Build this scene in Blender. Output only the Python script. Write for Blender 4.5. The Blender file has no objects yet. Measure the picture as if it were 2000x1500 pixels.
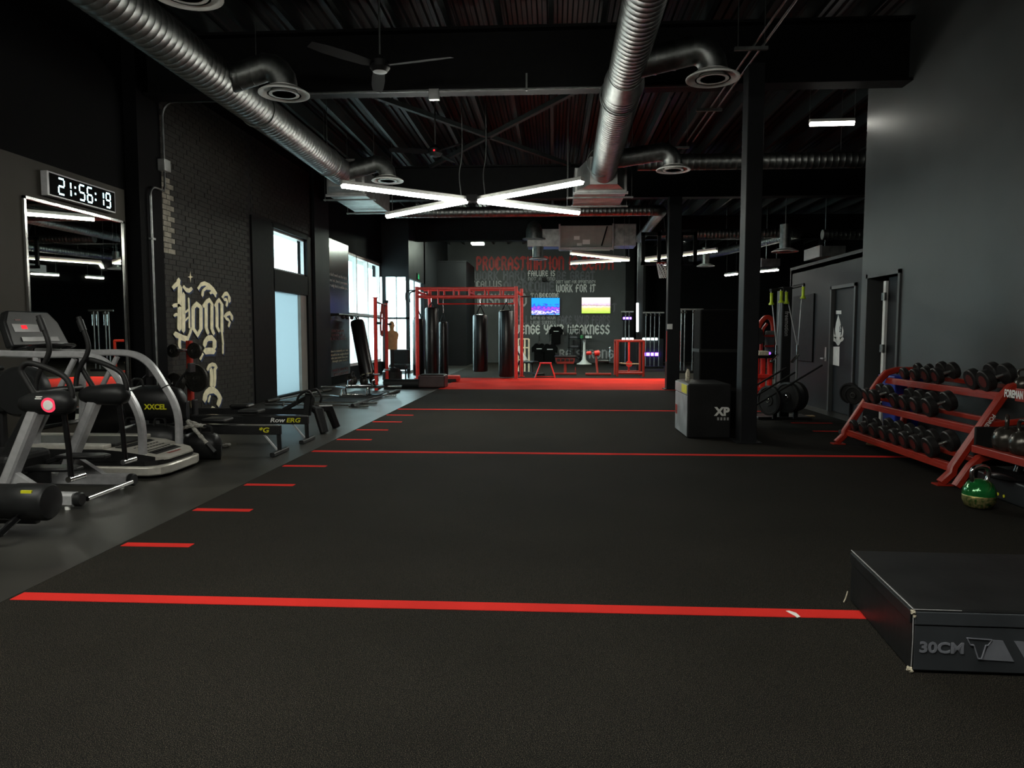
import bpy, math, random
from mathutils import Vector as V, Matrix as M
random.seed(7)
sc = bpy.context.scene
COL = sc.collection
PI = math.pi

# ------------------------------------------------------------------ camera
FPX, CAM_H = 1400.0, 1.5
_yc = V((81, 100, FPX)).normalized()          # room's long axis seen in camera coordinates (right, up, forward)
_zc = V((0, FPX, -100.0)).normalized()        # world up in camera coordinates
_xc = V((FPX, 0, -81.0)).normalized()
_xc = (_xc - _zc * _xc.dot(_zc) - _yc * _xc.dot(_yc)).normalized()
CAM_R = M((_xc, _yc, _zc))                    # camera (right, up, forward) -> world
cam_d = bpy.data.cameras.new('camera')
cam = bpy.data.objects.new('camera', cam_d)
COL.objects.link(cam)
_r, _u, _f = (CAM_R @ V((1, 0, 0))), (CAM_R @ V((0, 1, 0))), (CAM_R @ V((0, 0, 1)))
m4 = M.Identity(4)
for i in range(3):
    m4[i][0], m4[i][1], m4[i][2] = _r[i], _u[i], -_f[i]
m4[2][3] = CAM_H
cam.matrix_world = m4
cam_d.sensor_width = 36.0
cam_d.lens = FPX / 2000.0 * 36.0
cam_d.clip_start, cam_d.clip_end = 0.05, 300
sc.camera = cam

# ------------------------------------------------------------------ sky, exposure
world = bpy.data.worlds.new('sky')
sc.world = world
world.use_nodes = True
bg = world.node_tree.nodes['Background']
bg.inputs[0].default_value = (0.74, 0.95, 1.0, 1)
SKY = 8.0
bg.inputs[1].default_value = SKY
sc.view_settings.view_transform = 'Standard'
sc.view_settings.look = 'None'
sc.view_settings.exposure = 0.55
sc.view_settings.gamma = 1.0
sc.view_settings.use_curve_mapping = False
LED = 52.0                                     # radiance of the LED bars
try:
    sc.cycles.max_bounces = 6
    sc.cycles.diffuse_bounces = 3
    sc.cycles.glossy_bounces = 3
    sc.cycles.transparent_max_bounces = 8
    sc.cycles.sample_clamp_indirect = 6.0
    sc.cycles.caustics_reflective = False
    sc.cycles.caustics_refractive = False
except Exception:
    pass

# ------------------------------------------------------------------ measuring helpers
EYE = V((0, 0, CAM_H))
def _ray(px, py):
    return CAM_R @ V((px - 1000.0, 750.0 - py, FPX))
def at(px, py, Y):
    d = _ray(px, py); return EYE + d * (Y / d.y)
def onz(px, py, z):
    d = _ray(px, py); return EYE + d * ((z - CAM_H) / d.z)
def onx(px, py, X):
    d = _ray(px, py); return EYE + d * (X / d.x)

# ------------------------------------------------------------------ mesh builder
class MB:
    def __init__(s):
        s.v, s.f, s.mi = [], [], []
    def add(s, vs, fs, mi=0):
        n = len(s.v)
        s.v += [V(p) for p in vs]
        s.f += [tuple(i + n for i in f) for f in fs]
        s.mi += [mi] * len(fs)
        return s
    def box(s, lo, hi, mi=0, mat=None):
        x0, y0, z0 = lo; x1, y1, z1 = hi
        vs = [V(p) for p in ((x0, y0, z0), (x1, y0, z0), (x1, y1, z0), (x0, y1, z0), (x0, y0, z1), (x1, y0, z1), (x1, y1, z1), (x0, y1, z1))]
        if mat: vs = [mat @ p for p in vs]
        return s.add(vs, [(0, 3, 2, 1), (4, 5, 6, 7), (0, 1, 5, 4), (1, 2, 6, 5), (2, 3, 7, 6), (3, 0, 4, 7)], mi)
    def cbox(s, c, size, mi=0, mat=None):
        c = V(c); h = V(size) / 2
        return s.box(c - h, c + h, mi, mat)
    def beam(s, a, b, w, h, up=(0, 0, 1), mi=0):
        a, b = V(a), V(b); d = (b - a).normalized(); up = V(up)
        if abs(d.dot(up)) > 0.98: up = V((0, 1, 0))
        sx = d.cross(up).normalized(); sz = sx.cross(d)
        vs = []
        for p in (a, b):
            for i, j in ((-1, -1), (1, -1), (1, 1), (-1, 1)):
                vs.append(p + sx * (w / 2 * i) + sz * (h / 2 * j))
        return s.add(vs, [(3, 2, 1, 0), (4, 5, 6, 7), (0, 1, 5, 4), (1, 2, 6, 5), (2, 3, 7, 6), (3, 0, 4, 7)], mi)
    def sweep(s, pts, prof, closed=False, up=None, mi=0, scale=None):
        """profile (list of 2-D points) swept along a polyline"""
        pts = [V(p) for p in pts]; n = len(pts); k = len(prof)
        def tan(i):
            if closed: return (pts[(i + 1) % n] - pts[i - 1]).normalized()
            if i == 0: return (pts[1] - pts[0]).normalized()
            if i == n - 1: return (pts[-1] - pts[-2]).normalized()
            return ((pts[i + 1] - pts[i]).normalized() + (pts[i] - pts[i - 1]).normalized()).normalized()
        t = tan(0)
        u = V(up) if up is not None else (V((0, 0, 1)) if abs(t.z) < 0.9 else V((0, 1, 0)))
        vs = []
        for i in range(n):
            t = tan(i)
            u = (u - t * u.dot(t))
            if u.length < 1e-6: u = V((1, 0, 0)) - t * t.x
            u.normalize()
            w = t.cross(u)
            c = 1.0
            if 0 < i < n - 1:
                dd = (pts[i + 1] - pts[i]).normalized().dot((pts[i] - pts[i - 1]).normalized())
                c = 1.0 / max(0.6, math.sqrt(max(0.0, (1 + dd) / 2)))
            sc_ = scale[i] if scale else 1.0
            for a, b in prof:
                vs.append(pts[i] + w * (a * sc_ * c) + u * (b * sc_ * c))
        fs = []
        for i in range(n if closed else n - 1):
            j = (i + 1) % n
            for q in range(k):
                r = (q + 1) % k
                fs.append((i * k + q, i * k + r, j * k + r, j * k + q))
        if not closed:
            fs.append(tuple(range(k - 1, -1, -1)))
            fs.append(tuple((n - 1) * k + q for q in range(k)))
        return s.add(vs, fs, mi)
    def tube(s, pts, r, n=8, closed=False, mi=0, scale=None):
        return s.sweep(pts, [(r * math.cos(2 * PI * i / n), r * math.sin(2 * PI * i / n)) for i in range(n)], closed, None, mi, scale)
    def rtube(s, pts, w, h, up=None, mi=0):
        c = min(w, h) * 0.18
        a, b = w / 2, h / 2
        pr = [(-a + c, -b), (a - c, -b), (a, -b + c), (a, b - c), (a - c, b), (-a + c, b), (-a, b - c), (-a, -b + c)]
        return s.sweep(pts, pr, False, up, mi)
    def lathe(s, prof, a, b, n=20, mi=0):
        """profile [(radius, distance along a->b)]; solid of revolution"""
        a, b = V(a), V(b); d = (b - a).normalized()
        u = V((0, 0, 1)) if abs(d.z) < 0.9 else V((1, 0, 0))
        u = (u - d * u.dot(d)).normalized(); w = d.cross(u)
        vs, fs = [], []
        for r, t in prof:
            for i in range(n):
                th = 2 * PI * i / n
                vs.append(a + d * t + u * (r * math.cos(th)) + w * (r * math.sin(th)))
        for j in range(len(prof) - 1):
            for i in range(n):
                k = (i + 1) % n
                fs.append((j * n + i, j * n + k, (j + 1) * n + k, (j + 1) * n + i))
        if prof[0][0] > 1e-5: fs.append(tuple(range(n - 1, -1, -1)))
        if prof[-1][0] > 1e-5: fs.append(tuple((len(prof) - 1) * n + i for i in range(n)))
        return s.add(vs, fs, mi)
    def cyl(s, a, b, r, n=16, mi=0, bev=0.0):
        L = (V(b) - V(a)).length
        pr = [(r, 0), (r, L)] if not bev else [(r - bev, 0), (r, bev), (r, L - bev), (r - bev, L)]
        return s.lathe(pr, a, b, n, mi)
    def ball(s, c, r, n=16, mi=0, rings=10):
        rx, ry, rz = r if isinstance(r, (tuple, list)) else (r, r, r)
        c = V(c); vs = [c + V((0, 0, -rz))]; fs = []
        for j in range(1, rings):
            ph = PI * j / rings - PI / 2
            for i in range(n):
                th = 2 * PI * i / n
                vs.append(c + V((rx * math.cos(ph) * math.cos(th), ry * math.cos(ph) * math.sin(th), rz * math.sin(ph))))
        vs.append(c + V((0, 0, rz)))
        for i in range(n):
            k = (i + 1) % n
            fs.append((0, 1 + k, 1 + i))
            for j in range(rings - 2):
                fs.append((1 + j * n + i, 1 + j * n + k, 1 + (j + 1) * n + k, 1 + (j + 1) * n + i))
            fs.append((1 + (rings - 2) * n + i, 1 + (rings - 2) * n + k, len(vs) - 1))
        return s.add(vs, fs, mi)
    def torus(s, c, R, r, axis=(0, 0, 1), n=28, k=8, mi=0):
        c = V(c); d = V(axis).normalized()
        u = V((1, 0, 0)) if abs(d.x) < 0.9 else V((0, 1, 0))
        u = (u - d * u.dot(d)).normalized(); w = d.cross(u)
        return s.tube([c + u * (R * math.cos(2 * PI * i / n)) + w * (R * math.sin(2 * PI * i / n)) for i in range(n)], r, k, True, mi)
    def prism(s, poly, o, ux, uy, t, mi=0):
        """2-D polygon in the plane o + x*ux + y*uy, extruded by t along ux x uy"""
        o, ux, uy = V(o), V(ux), V(uy); nz = ux.cross(uy).normalized() * t
        a = [o + ux * x + uy * y for x, y in poly]
        ar = sum(poly[i][0] * poly[(i + 1) % len(poly)][1] - poly[(i + 1) % len(poly)][0] * poly[i][1] for i in range(len(poly)))
        if ar < 0: a.reverse()
        n = len(a)
        fs = [tuple(range(n - 1, -1, -1)), tuple(range(n, 2 * n))]
        fs += [(i, (i + 1) % n, n + (i + 1) % n, n + i) for i in range(n)]
        return s.add(a + [p + nz for p in a], fs, mi)
    def build(s, name, mat, parent=None, smooth=38, bevel=0.0, seg=2, local=False, at_loc=None):
        me = bpy.data.meshes.new(name)
        vs = s.v
        if parent is not None and not local:
            inv = WM(parent).inverted(); vs = [inv @ p for p in vs]
        elif at_loc is not None:
            vs = [p - V(at_loc) for p in vs]
        me.from_pydata([tuple(p) for p in vs], [], s.f)
        for m in (mat if isinstance(mat, (list, tuple)) else [mat]): me.materials.append(m)
        if any(s.mi): me.polygons.foreach_set('material_index', s.mi)
        if smooth:
            me.polygons.foreach_set('use_smooth', [True] * len(me.polygons))
            me.set_sharp_from_angle(angle=math.radians(smooth))
        me.update()
        o = bpy.data.objects.new(name, me); COL.objects.link(o)
        if parent is not None: o.parent = parent
        elif at_loc is not None: o.location = at_loc
        if bevel:
            b = o.modifiers.new('bevel', 'BEVEL'); b.width = bevel; b.segments = seg; b.limit_method = 'ANGLE'; b.angle_limit = math.radians(40)
            b.harden_normals = False
        return o

_wm = {}
def WM(o):
    if o.name in _wm: return _wm[o.name]
    m = M.Translation(o.location) @ o.rotation_euler.to_matrix().to_4x4()
    if o.parent is not None: m = WM(o.parent) @ m
    return m
def tag(o, label, cat, group=None):
    o['label'] = label; o['category'] = cat
    if group: o['group'] = group
    return o
def thing(name, label, cat, loc=(0, 0, 0), rotz=0.0, group=None):
    o = bpy.data.objects.new(name, None); COL.objects.link(o)
    o.empty_display_size = 0.1
    o.location = loc; o.rotation_euler = (0, 0, rotz)
    return tag(o, label, cat, group)
def struct(o):
    o['kind'] = 'structure'; return o
def copy_tree(o, parent=None):
    c = o.copy(); COL.objects.link(c)
    if parent is not None: c.parent = parent
    for ch in [x for x in bpy.data.objects if x.parent == o]: copy_tree(ch, c)
    return c
def place(proto, used, loc, rotz, label, group=None):
    o = proto if not used else copy_tree(proto)
    o.location = loc; o.rotation_euler = (0, 0, rotz); o['label'] = label
    if group: o['group'] = group
    return o
def arc(c, r, a0, a1, n, ux=(1, 0, 0), uy=(0, 0, 1)):
    c, ux, uy = V(c), V(ux), V(uy)
    return [c + ux * (r * math.cos(a0 + (a1 - a0) * i / n)) + uy * (r * math.sin(a0 + (a1 - a0) * i / n)) for i in range(n + 1)]
def smooth_path(pts, n=6):
    """Catmull-Rom through the points"""
    pts = [V(p) for p in pts]; out = []
    P = [pts[0] * 2 - pts[1]] + pts + [pts[-1] * 2 - pts[-2]]
    for i in range(1, len(P) - 2):
        a, b, c, d = P[i - 1], P[i], P[i + 1], P[i + 2]
        for k in range(n):
            t = k / n
            out.append(0.5 * ((2 * b) + (c - a) * t + (2 * a - 5 * b + 4 * c - d) * t * t + (3 * b - a - 3 * c + d) * t ** 3))
    out.append(pts[-1])
    return out

# ------------------------------------------------------------------ materials (all procedural)
def mat(name, col, rough=0.5, metal=0.0, var=0.18, scale=14.0, bump=0.0, bscale=None, spec=0.5, col2=None, detail=3.0, coat=0.0):
    m = bpy.data.materials.new(name); m.use_nodes = True
    nt = m.node_tree; b = nt.nodes['Principled BSDF']
    tc = nt.nodes.new('ShaderNodeTexCoord')
    nz = nt.nodes.new('ShaderNodeTexNoise'); nz.inputs['Scale'].default_value = scale; nz.inputs['Detail'].default_value = detail
    nt.links.new(tc.outputs['Object'], nz.inputs['Vector'])
    rp = nt.nodes.new('ShaderNodeValToRGB')
    c2 = col2 if col2 else tuple(min(1, c * (1 + var)) for c in col)
    c1 = col if col2 else tuple(c * (1 - var) for c in col)
    rp.color_ramp.elements[0].position = 0.35; rp.color_ramp.elements[1].position = 0.65
    rp.color_ramp.elements[0].color = (*c1, 1); rp.color_ramp.elements[1].color = (*c2, 1)
    nt.links.new(nz.outputs['Fac'], rp.inputs['Fac'])
    nt.links.new(rp.outputs['Color'], b.inputs['Base Color'])
    b.inputs['Metallic'].default_value = metal
    b.inputs['Specular IOR Level'].default_value = spec
    mr = nt.nodes.new('ShaderNodeMapRange')
    mr.inputs['To Min'].default_value = max(0.02, rough * 0.85); mr.inputs['To Max'].default_value = min(1, rough * 1.15)
    nt.links.new(nz.outputs['Fac'], mr.inputs['Value']); nt.links.new(mr.outputs['Result'], b.inputs['Roughness'])
    if coat: b.inputs['Coat Weight'].default_value = coat
    if bump:
        n2 = nt.nodes.new('ShaderNodeTexNoise'); n2.inputs['Scale'].default_value = bscale or scale * 6; n2.inputs['Detail'].default_value = 4
        nt.links.new(tc.outputs['Object'], n2.inputs['Vector'])
        bp = nt.nodes.new('ShaderNodeBump'); bp.inputs['Strength'].default_value = bump; bp.inputs['Distance'].default_value = 0.01
        nt.links.new(n2.outputs['Fac'], bp.inputs['Height']); nt.links.new(bp.outputs['Normal'], b.inputs['Normal'])
    return m
def emat(name, col, strength):
    m = bpy.data.materials.new(name); m.use_nodes = True
    nt = m.node_tree; nt.nodes.remove(nt.nodes['Principled BSDF'])
    e = nt.nodes.new('ShaderNodeEmission'); e.inputs[0].default_value = (*col, 1); e.inputs[1].default_value = strength
    nt.links.new(e.outputs[0], nt.nodes['Material Output'].inputs['Surface'])
    return m
def turf_mat(name, base, fleck, scale, rough=0.9, fl_pos=0.60, fl2=0.72, blot=None):
    m = bpy.data.materials.new(name); m.use_nodes = True
    nt = m.node_tree; b = nt.nodes['Principled BSDF']
    tc = nt.nodes.new('ShaderNodeTexCoord')
    nz = nt.nodes.new('ShaderNodeTexNoise'); nz.inputs['Scale'].default_value = scale; nz.inputs['Detail'].default_value = 2
    nt.links.new(tc.outputs['Object'], nz.inputs['Vector'])
    rp = nt.nodes.new('ShaderNodeValToRGB')
    rp.color_ramp.elements[0].position = fl_pos; rp.color_ramp.elements[1].position = fl2
    rp.color_ramp.elements[0].color = (*base, 1); rp.color_ramp.elements[1].color = (*fleck, 1)
    nt.links.new(nz.outputs['Fac'], rp.inputs['Fac'])
    n3 = nt.nodes.new('ShaderNodeTexNoise'); n3.inputs['Scale'].default_value = 0.9; n3.inputs['Detail'].default_value = 4
    nt.links.new(tc.outputs['Object'], n3.inputs['Vector'])
    mr = nt.nodes.new('ShaderNodeMapRange'); mr.inputs['From Min'].default_value = 0.3; mr.inputs['From Max'].default_value = 0.7
    mr.inputs['To Min'].default_value = 0.8; mr.inputs['To Max'].default_value = 1.15
    nt.links.new(n3.outputs['Fac'], mr.inputs['Value'])
    mx = nt.nodes.new('ShaderNodeMix'); mx.data_type = 'RGBA'; mx.blend_type = 'MULTIPLY'; mx.inputs['Factor'].default_value = 1
    nt.links.new(rp.outputs['Color'], mx.inputs[6]); nt.links.new(mr.outputs['Result'], mx.inputs[7])
    nt.links.new(mx.outputs[2], b.inputs['Base Color'])
    b.inputs['Roughness'].default_value = rough; b.inputs['Specular IOR Level'].default_value = 0.10
    bp = nt.nodes.new('ShaderNodeBump'); bp.inputs['Strength'].default_value = 0.7; bp.inputs['Distance'].default_value = 0.008
    nt.links.new(nz.outputs['Fac'], bp.inputs['Height']); nt.links.new(bp.outputs['Normal'], b.inputs['Normal'])
    return m
def glass_mat(name, tint=(0.9, 0.97, 0.97)):
    m = bpy.data.materials.new(name); m.use_nodes = True
    nt = m.node_tree; nt.nodes.remove(nt.nodes['Principled BSDF'])
    t = nt.nodes.new('ShaderNodeBsdfTransparent'); t.inputs[0].default_value = (*tint, 1)
    g = nt.nodes.new('ShaderNodeBsdfGlossy'); g.inputs['Roughness'].default_value = 0.02
    lw = nt.nodes.new('ShaderNodeLayerWeight'); lw.inputs[0].default_value = 0.5
    pw = nt.nodes.new('ShaderNodeMath'); pw.operation = 'POWER'; pw.inputs[1].default_value = 5.0
    ml = nt.nodes.new('ShaderNodeMath'); ml.operation = 'MULTIPLY_ADD'; ml.inputs[1].default_value = 0.9; ml.inputs[2].default_value = 0.03
    nt.links.new(lw.outputs['Facing'], pw.inputs[0]); nt.links.new(pw.outputs[0], ml.inputs[0])
    mx = nt.nodes.new('ShaderNodeMixShader')
    nt.links.new(ml.outputs[0], mx.inputs[0]); nt.links.new(t.outputs[0], mx.inputs[1]); nt.links.new(g.outputs[0], mx.inputs[2])
    nt.links.new(mx.outputs[0], nt.nodes['Material Output'].inputs['Surface'])
    return m
def frost_mat(name, tint):
    m = bpy.data.materials.new(name); m.use_nodes = True
    nt = m.node_tree; nt.nodes.remove(nt.nodes['Principled BSDF'])
    t = nt.nodes.new('ShaderNodeBsdfTranslucent'); t.inputs[0].default_value = (*tint, 1)
    d = nt.nodes.new('ShaderNodeBsdfDiffuse'); d.inputs[0].default_value = (0.5, 0.55, 0.58, 1)
    mx = nt.nodes.new('ShaderNodeMixShader'); mx.inputs[0].default_value = 0.12
    nt.links.new(t.outputs[0], mx.inputs[1]); nt.links.new(d.outputs[0], mx.inputs[2])
    nt.links.new(mx.outputs[0], nt.nodes['Material Output'].inputs['Surface'])
    return m

MT = dict(
    turf=turf_mat('black_turf', (0.0042, 0.0042, 0.0037), (0.18, 0.15, 0.11), 300, fl_pos=0.54, fl2=0.78),
    redturf=turf_mat('red_turf', (0.68, 0.03, 0.018), (0.80, 0.06, 0.035), 240),
    redline=turf_mat('red_line', (0.62, 0.024, 0.018), (0.78, 0.05, 0.04), 240),
    rubber=mat('grey_rubber_floor', (0.028, 0.027, 0.0235), 0.36, var=0.25, scale=2.2, bump=0.08, bscale=420),
    wall_blk=mat('black_wall_paint', (0.0042, 0.0042, 0.0048), 0.75, spec=0.08, var=0.15, scale=1.2, bump=0.05, bscale=90),
    wall_gry=mat('grey_wall_paint', (0.066, 0.070, 0.070), 0.48, spec=0.3, var=0.10, scale=1.3, bump=0.08, bscale=70),
    wall_pan=mat('warm_grey_panel_paint', (0.040, 0.0355, 0.027), 0.6, spec=0.25, var=0.10, scale=1.3, bump=0.06, bscale=70),
    wall_mid=mat('charcoal_paint', (0.011, 0.0118, 0.0132), 0.5, spec=0.18, var=0.12, scale=1.5, bump=0.06, bscale=70),
    bare=mat('pale_brick', (0.27, 0.25, 0.20), 0.7, var=0.3, scale=9, bump=0.5, bscale=60),  # paler colour given to one patch of bricks beside the pilaster
    brick=mat('painted_brick', (0.022, 0.021, 0.018), 0.55, spec=0.25, var=0.35, scale=7, bump=0.5, bscale=60),
    mortar=mat('black_mortar', (0.009, 0.009, 0.009), 0.9, bump=0.4, bscale=80),
    deck=mat('black_steel_deck', (0.005, 0.0062, 0.0062), 0.5, spec=0.3, var=0.3, scale=6),
    steel_blk=mat('black_painted_steel', (0.006, 0.006, 0.0064), 0.55, spec=0.12, var=0.2, scale=9, bump=0.05),
    joist=mat('grey_painted_joist', (0.026, 0.031, 0.031), 0.5, spec=0.3, var=0.25, scale=8),
    colm=mat('column_paint', (0.012, 0.0127, 0.0142), 0.55, spec=0.12, var=0.12, scale=4, bump=0.04),
    galv=mat('galvanised_steel', (0.23, 0.24, 0.235), 0.42, 1.0, var=0.2, scale=9, bump=0.06, bscale=30),
    galv2=mat('galvanised_sheet', (0.42, 0.43, 0.42), 0.42, 0.9, var=0.25, scale=5),
    chrome=mat('chrome', (0.75, 0.75, 0.74), 0.14, 1.0, var=0.08, scale=20),
    silver=mat('silver_paint', (0.42, 0.42, 0.43), 0.34, 0.3, var=0.08, scale=20),
    silver2=mat('champagne_silver_plastic', (0.50, 0.48, 0.43), 0.32, 0.25, var=0.08, scale=16),
    whitep=mat('white_plastic', (0.80, 0.80, 0.77), 0.4, var=0.06, scale=10),
    cream=mat('cream_paint', (0.86, 0.79, 0.55), 0.6, var=0.12, scale=10),
    navy=mat('navy_paint', (0.018, 0.036, 0.10), 0.6, var=0.3, scale=10),
    gloss=mat('glossy_black_plastic', (0.006, 0.006, 0.0065), 0.22, var=0.2, scale=20),
    blackp=mat('black_plastic', (0.008, 0.008, 0.0085), 0.45, spec=0.3, var=0.2, scale=20, bump=0.05),
    grip=mat('black_rubber_grip', (0.008, 0.008, 0.008), 0.6, spec=0.3, var=0.2, scale=40, bump=0.1),
    head=mat('charcoal_plastic', (0.012, 0.0126, 0.0129), 0.42, spec=0.25, var=0.12, scale=18, bump=0.04),
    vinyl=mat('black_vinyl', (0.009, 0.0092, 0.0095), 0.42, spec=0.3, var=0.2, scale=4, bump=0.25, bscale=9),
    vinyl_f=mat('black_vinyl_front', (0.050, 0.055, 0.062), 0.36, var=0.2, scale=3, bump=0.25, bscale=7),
    vinylg=mat('grey_vinyl', (0.28, 0.30, 0.31), 0.33, var=0.3, scale=3, bump=0.8, bscale=6),
    leather=mat('black_leather', (0.007, 0.007, 0.007), 0.30, spec=0.4, var=0.2, scale=6, bump=0.2, bscale=10),
    red=mat('red_powder_coat', (0.30, 0.020, 0.009), 0.36, 0.0, var=0.1, scale=12),
    ahu=mat('grey_enamel_cabinet', (0.32, 0.32, 0.29), 0.45, var=0.08, scale=4),
    redb=mat('bright_red_paint', (0.70, 0.03, 0.02), 0.38, 0.0, var=0.1, scale=12),
    iron=mat('cast_iron', (0.032, 0.030, 0.026), 0.40, 0.5, var=0.3, scale=20, bump=0.2, bscale=60),
    ironl=mat('worn_iron_edge', (0.12, 0.10, 0.065), 0.38, 0.7, var=0.3, scale=20, bump=0.2, bscale=60),
    bell=mat('grey_enamel_bell', (0.060, 0.056, 0.048), 0.22, 0.6, var=0.2, scale=20, bump=0.08),
    urethane=mat('dark_urethane', (0.015, 0.0145, 0.0145), 0.42, spec=0.3, var=0.2, scale=20),
    darkred=mat('dark_red_badge', (0.10, 0.014, 0.012), 0.5, var=0.2, scale=20),
    knurl=mat('knurled_steel', (0.62, 0.63, 0.63), 0.30, 1.0, var=0.12, scale=160, bump=0.4, bscale=300),
    tan=mat('tan_rubber', (0.56, 0.33, 0.15), 0.55, var=0.1, scale=8),
    wood=mat('pale_wood', (0.42, 0.30, 0.16), 0.5, var=0.2, scale=12),
    yellow=mat('yellow_print', (0.62, 0.60, 0.02), 0.45, var=0.05),
    lime=mat('lime_rubber', (0.46, 0.62, 0.02), 0.45, var=0.08),
    blue=mat('blue_plastic', (0.01, 0.03, 0.32), 0.45, var=0.15),
    rope=mat('grey_rope', (0.30, 0.29, 0.26), 0.85, var=0.4, scale=50, bump=0.6, bscale=90),
    greyprint=mat('grey_print', (0.22, 0.23, 0.265), 0.45, var=0.08),
    foam=mat('torn_foam', (0.55, 0.50, 0.38), 0.85, var=0.3, scale=40, bump=0.5),
    t_red=mat('red_wall_lettering', (0.50, 0.035, 0.03), 0.5, var=0.3, scale=3),
    t_dark=mat('dim_grey_lettering', (0.115, 0.115, 0.13), 0.5, var=0.25, scale=3),
    t_grey=mat('grey_lettering', (0.34, 0.34, 0.34), 0.5, var=0.2, scale=3),
    t_white=mat('pale_lettering', (0.72, 0.72, 0.69), 0.5, var=0.1, scale=3),
    ban_red=mat('dull_red_print', (0.17, 0.016, 0.014), 0.4, var=0.1),
    tee=mat('black_cotton', (0.004, 0.004, 0.004), 0.9, spec=0.1, bump=0.4, bscale=30),
    greenp=mat('green_enamel', (0.012, 0.16, 0.035), 0.14, 0.35, var=0.25, scale=12, coat=0.5),
    brassy=mat('chipped_brass_speckle', (0.05, 0.16, 0.03), 0.22, 0.75, scale=46, col2=(0.72, 0.60, 0.26), bump=0.3),
    concrete=mat('pale_concrete', (0.55, 0.55, 0.53), 0.8, var=0.1, scale=2),
    stucco=mat('pale_stucco', (0.62, 0.58, 0.55), 0.85, var=0.08, scale=3),
    led=emat('led_diffuser', (1.0, 1.0, 0.90), LED),
    led2=emat('led_diffuser_far', (1.0, 0.98, 0.84), LED * 0.6),
    led3=emat('soft_led_diffuser', (0.84, 0.80, 0.60), 1.0),
    led4=emat('led_bottom_lens', (1.0, 0.98, 0.86), LED * 1.6),
    trof=emat('ceiling_lamp_lens', (0.86, 1.0, 0.84), LED * 3.4),
    strip=emat('white_led_strip', (0.72, 1.0, 0.96), 7.0),
    purple=emat('purple_led_strip', (0.20, 0.06, 1.0), 11.0),
    digit=emat('clock_digit_light', (0.55, 0.95, 1.0), 3.0),
    redlamp=emat('red_indicator', (1.0, 0.02, 0.03), 1.2),
    redring=emat('pink_ring_light', (1.0, 0.06, 0.12), 0.7),
    exitg=emat('exit_green', (0.05, 1.0, 0.3), 0.6),
    glass=glass_mat('window_glass'),
    acrylic=glass_mat('clear_acrylic', (0.86, 0.88, 0.88)),
    frost=frost_mat('frosted_glass', (0.36, 0.41, 0.43)),
)
_mm = bpy.data.materials.new('silvered_mirror'); _mm.use_nodes = True
_b = _mm.node_tree.nodes['Principled BSDF']
_nz = _mm.node_tree.nodes.new('ShaderNodeTexNoise'); _nz.inputs['Scale'].default_value = 3
_mr = _mm.node_tree.nodes.new('ShaderNodeMapRange'); _mr.inputs['To Min'].default_value = 0.0; _mr.inputs['To Max'].default_value = 0.02
_mm.node_tree.links.new(_nz.outputs['Fac'], _mr.inputs['Value']); _mm.node_tree.links.new(_mr.outputs['Result'], _b.inputs['Roughness'])
_b.inputs['Metallic'].default_value = 1.0; _b.inputs['Base Color'].default_value = (0.72, 0.75, 0.72, 1)
MT['mirror'] = _mm

# ------------------------------------------------------------------ lettering helpers
def text_mb(body, size, o, ux, uy, t=0.003, width=None, align='LEFT', shear=0.0, bold=0.0):
    """plain sans lettering as a thin raised mesh in the plane (o, ux, uy)"""
    cu = bpy.data.curves.new('lettering', 'FONT'); cu.body = body; cu.size = size; cu.align_x = align; cu.shear = shear
    cu.extrude = t / 2; cu.offset = bold; cu.resolution_u = 3
    ob = bpy.data.objects.new('lettering_tmp', cu); COL.objects.link(ob)
    dg = bpy.context.evaluated_depsgraph_get(); dg.update()
    me = bpy.data.meshes.new_from_object(ob.evaluated_get(dg))
    o, ux, uy = V(o), V(ux).normalized(), V(uy).normalized(); uz = ux.cross(uy)
    xs = [v.co.x for v in me.vertices] or [0]
    k = width / (max(xs) - min(xs)) if width else 1.0
    x0 = min(xs) if width and align == 'LEFT' else 0.0
    mb = MB()
    mb.add([o + ux * ((v.co.x - x0) * k) + uy * v.co.y + uz * (v.co.z + t / 2) for v in me.vertices], [tuple(p.vertices) for p in me.polygons])
    bpy.data.objects.remove(ob); bpy.data.curves.remove(cu); bpy.data.meshes.remove(me)
    return mb
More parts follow.
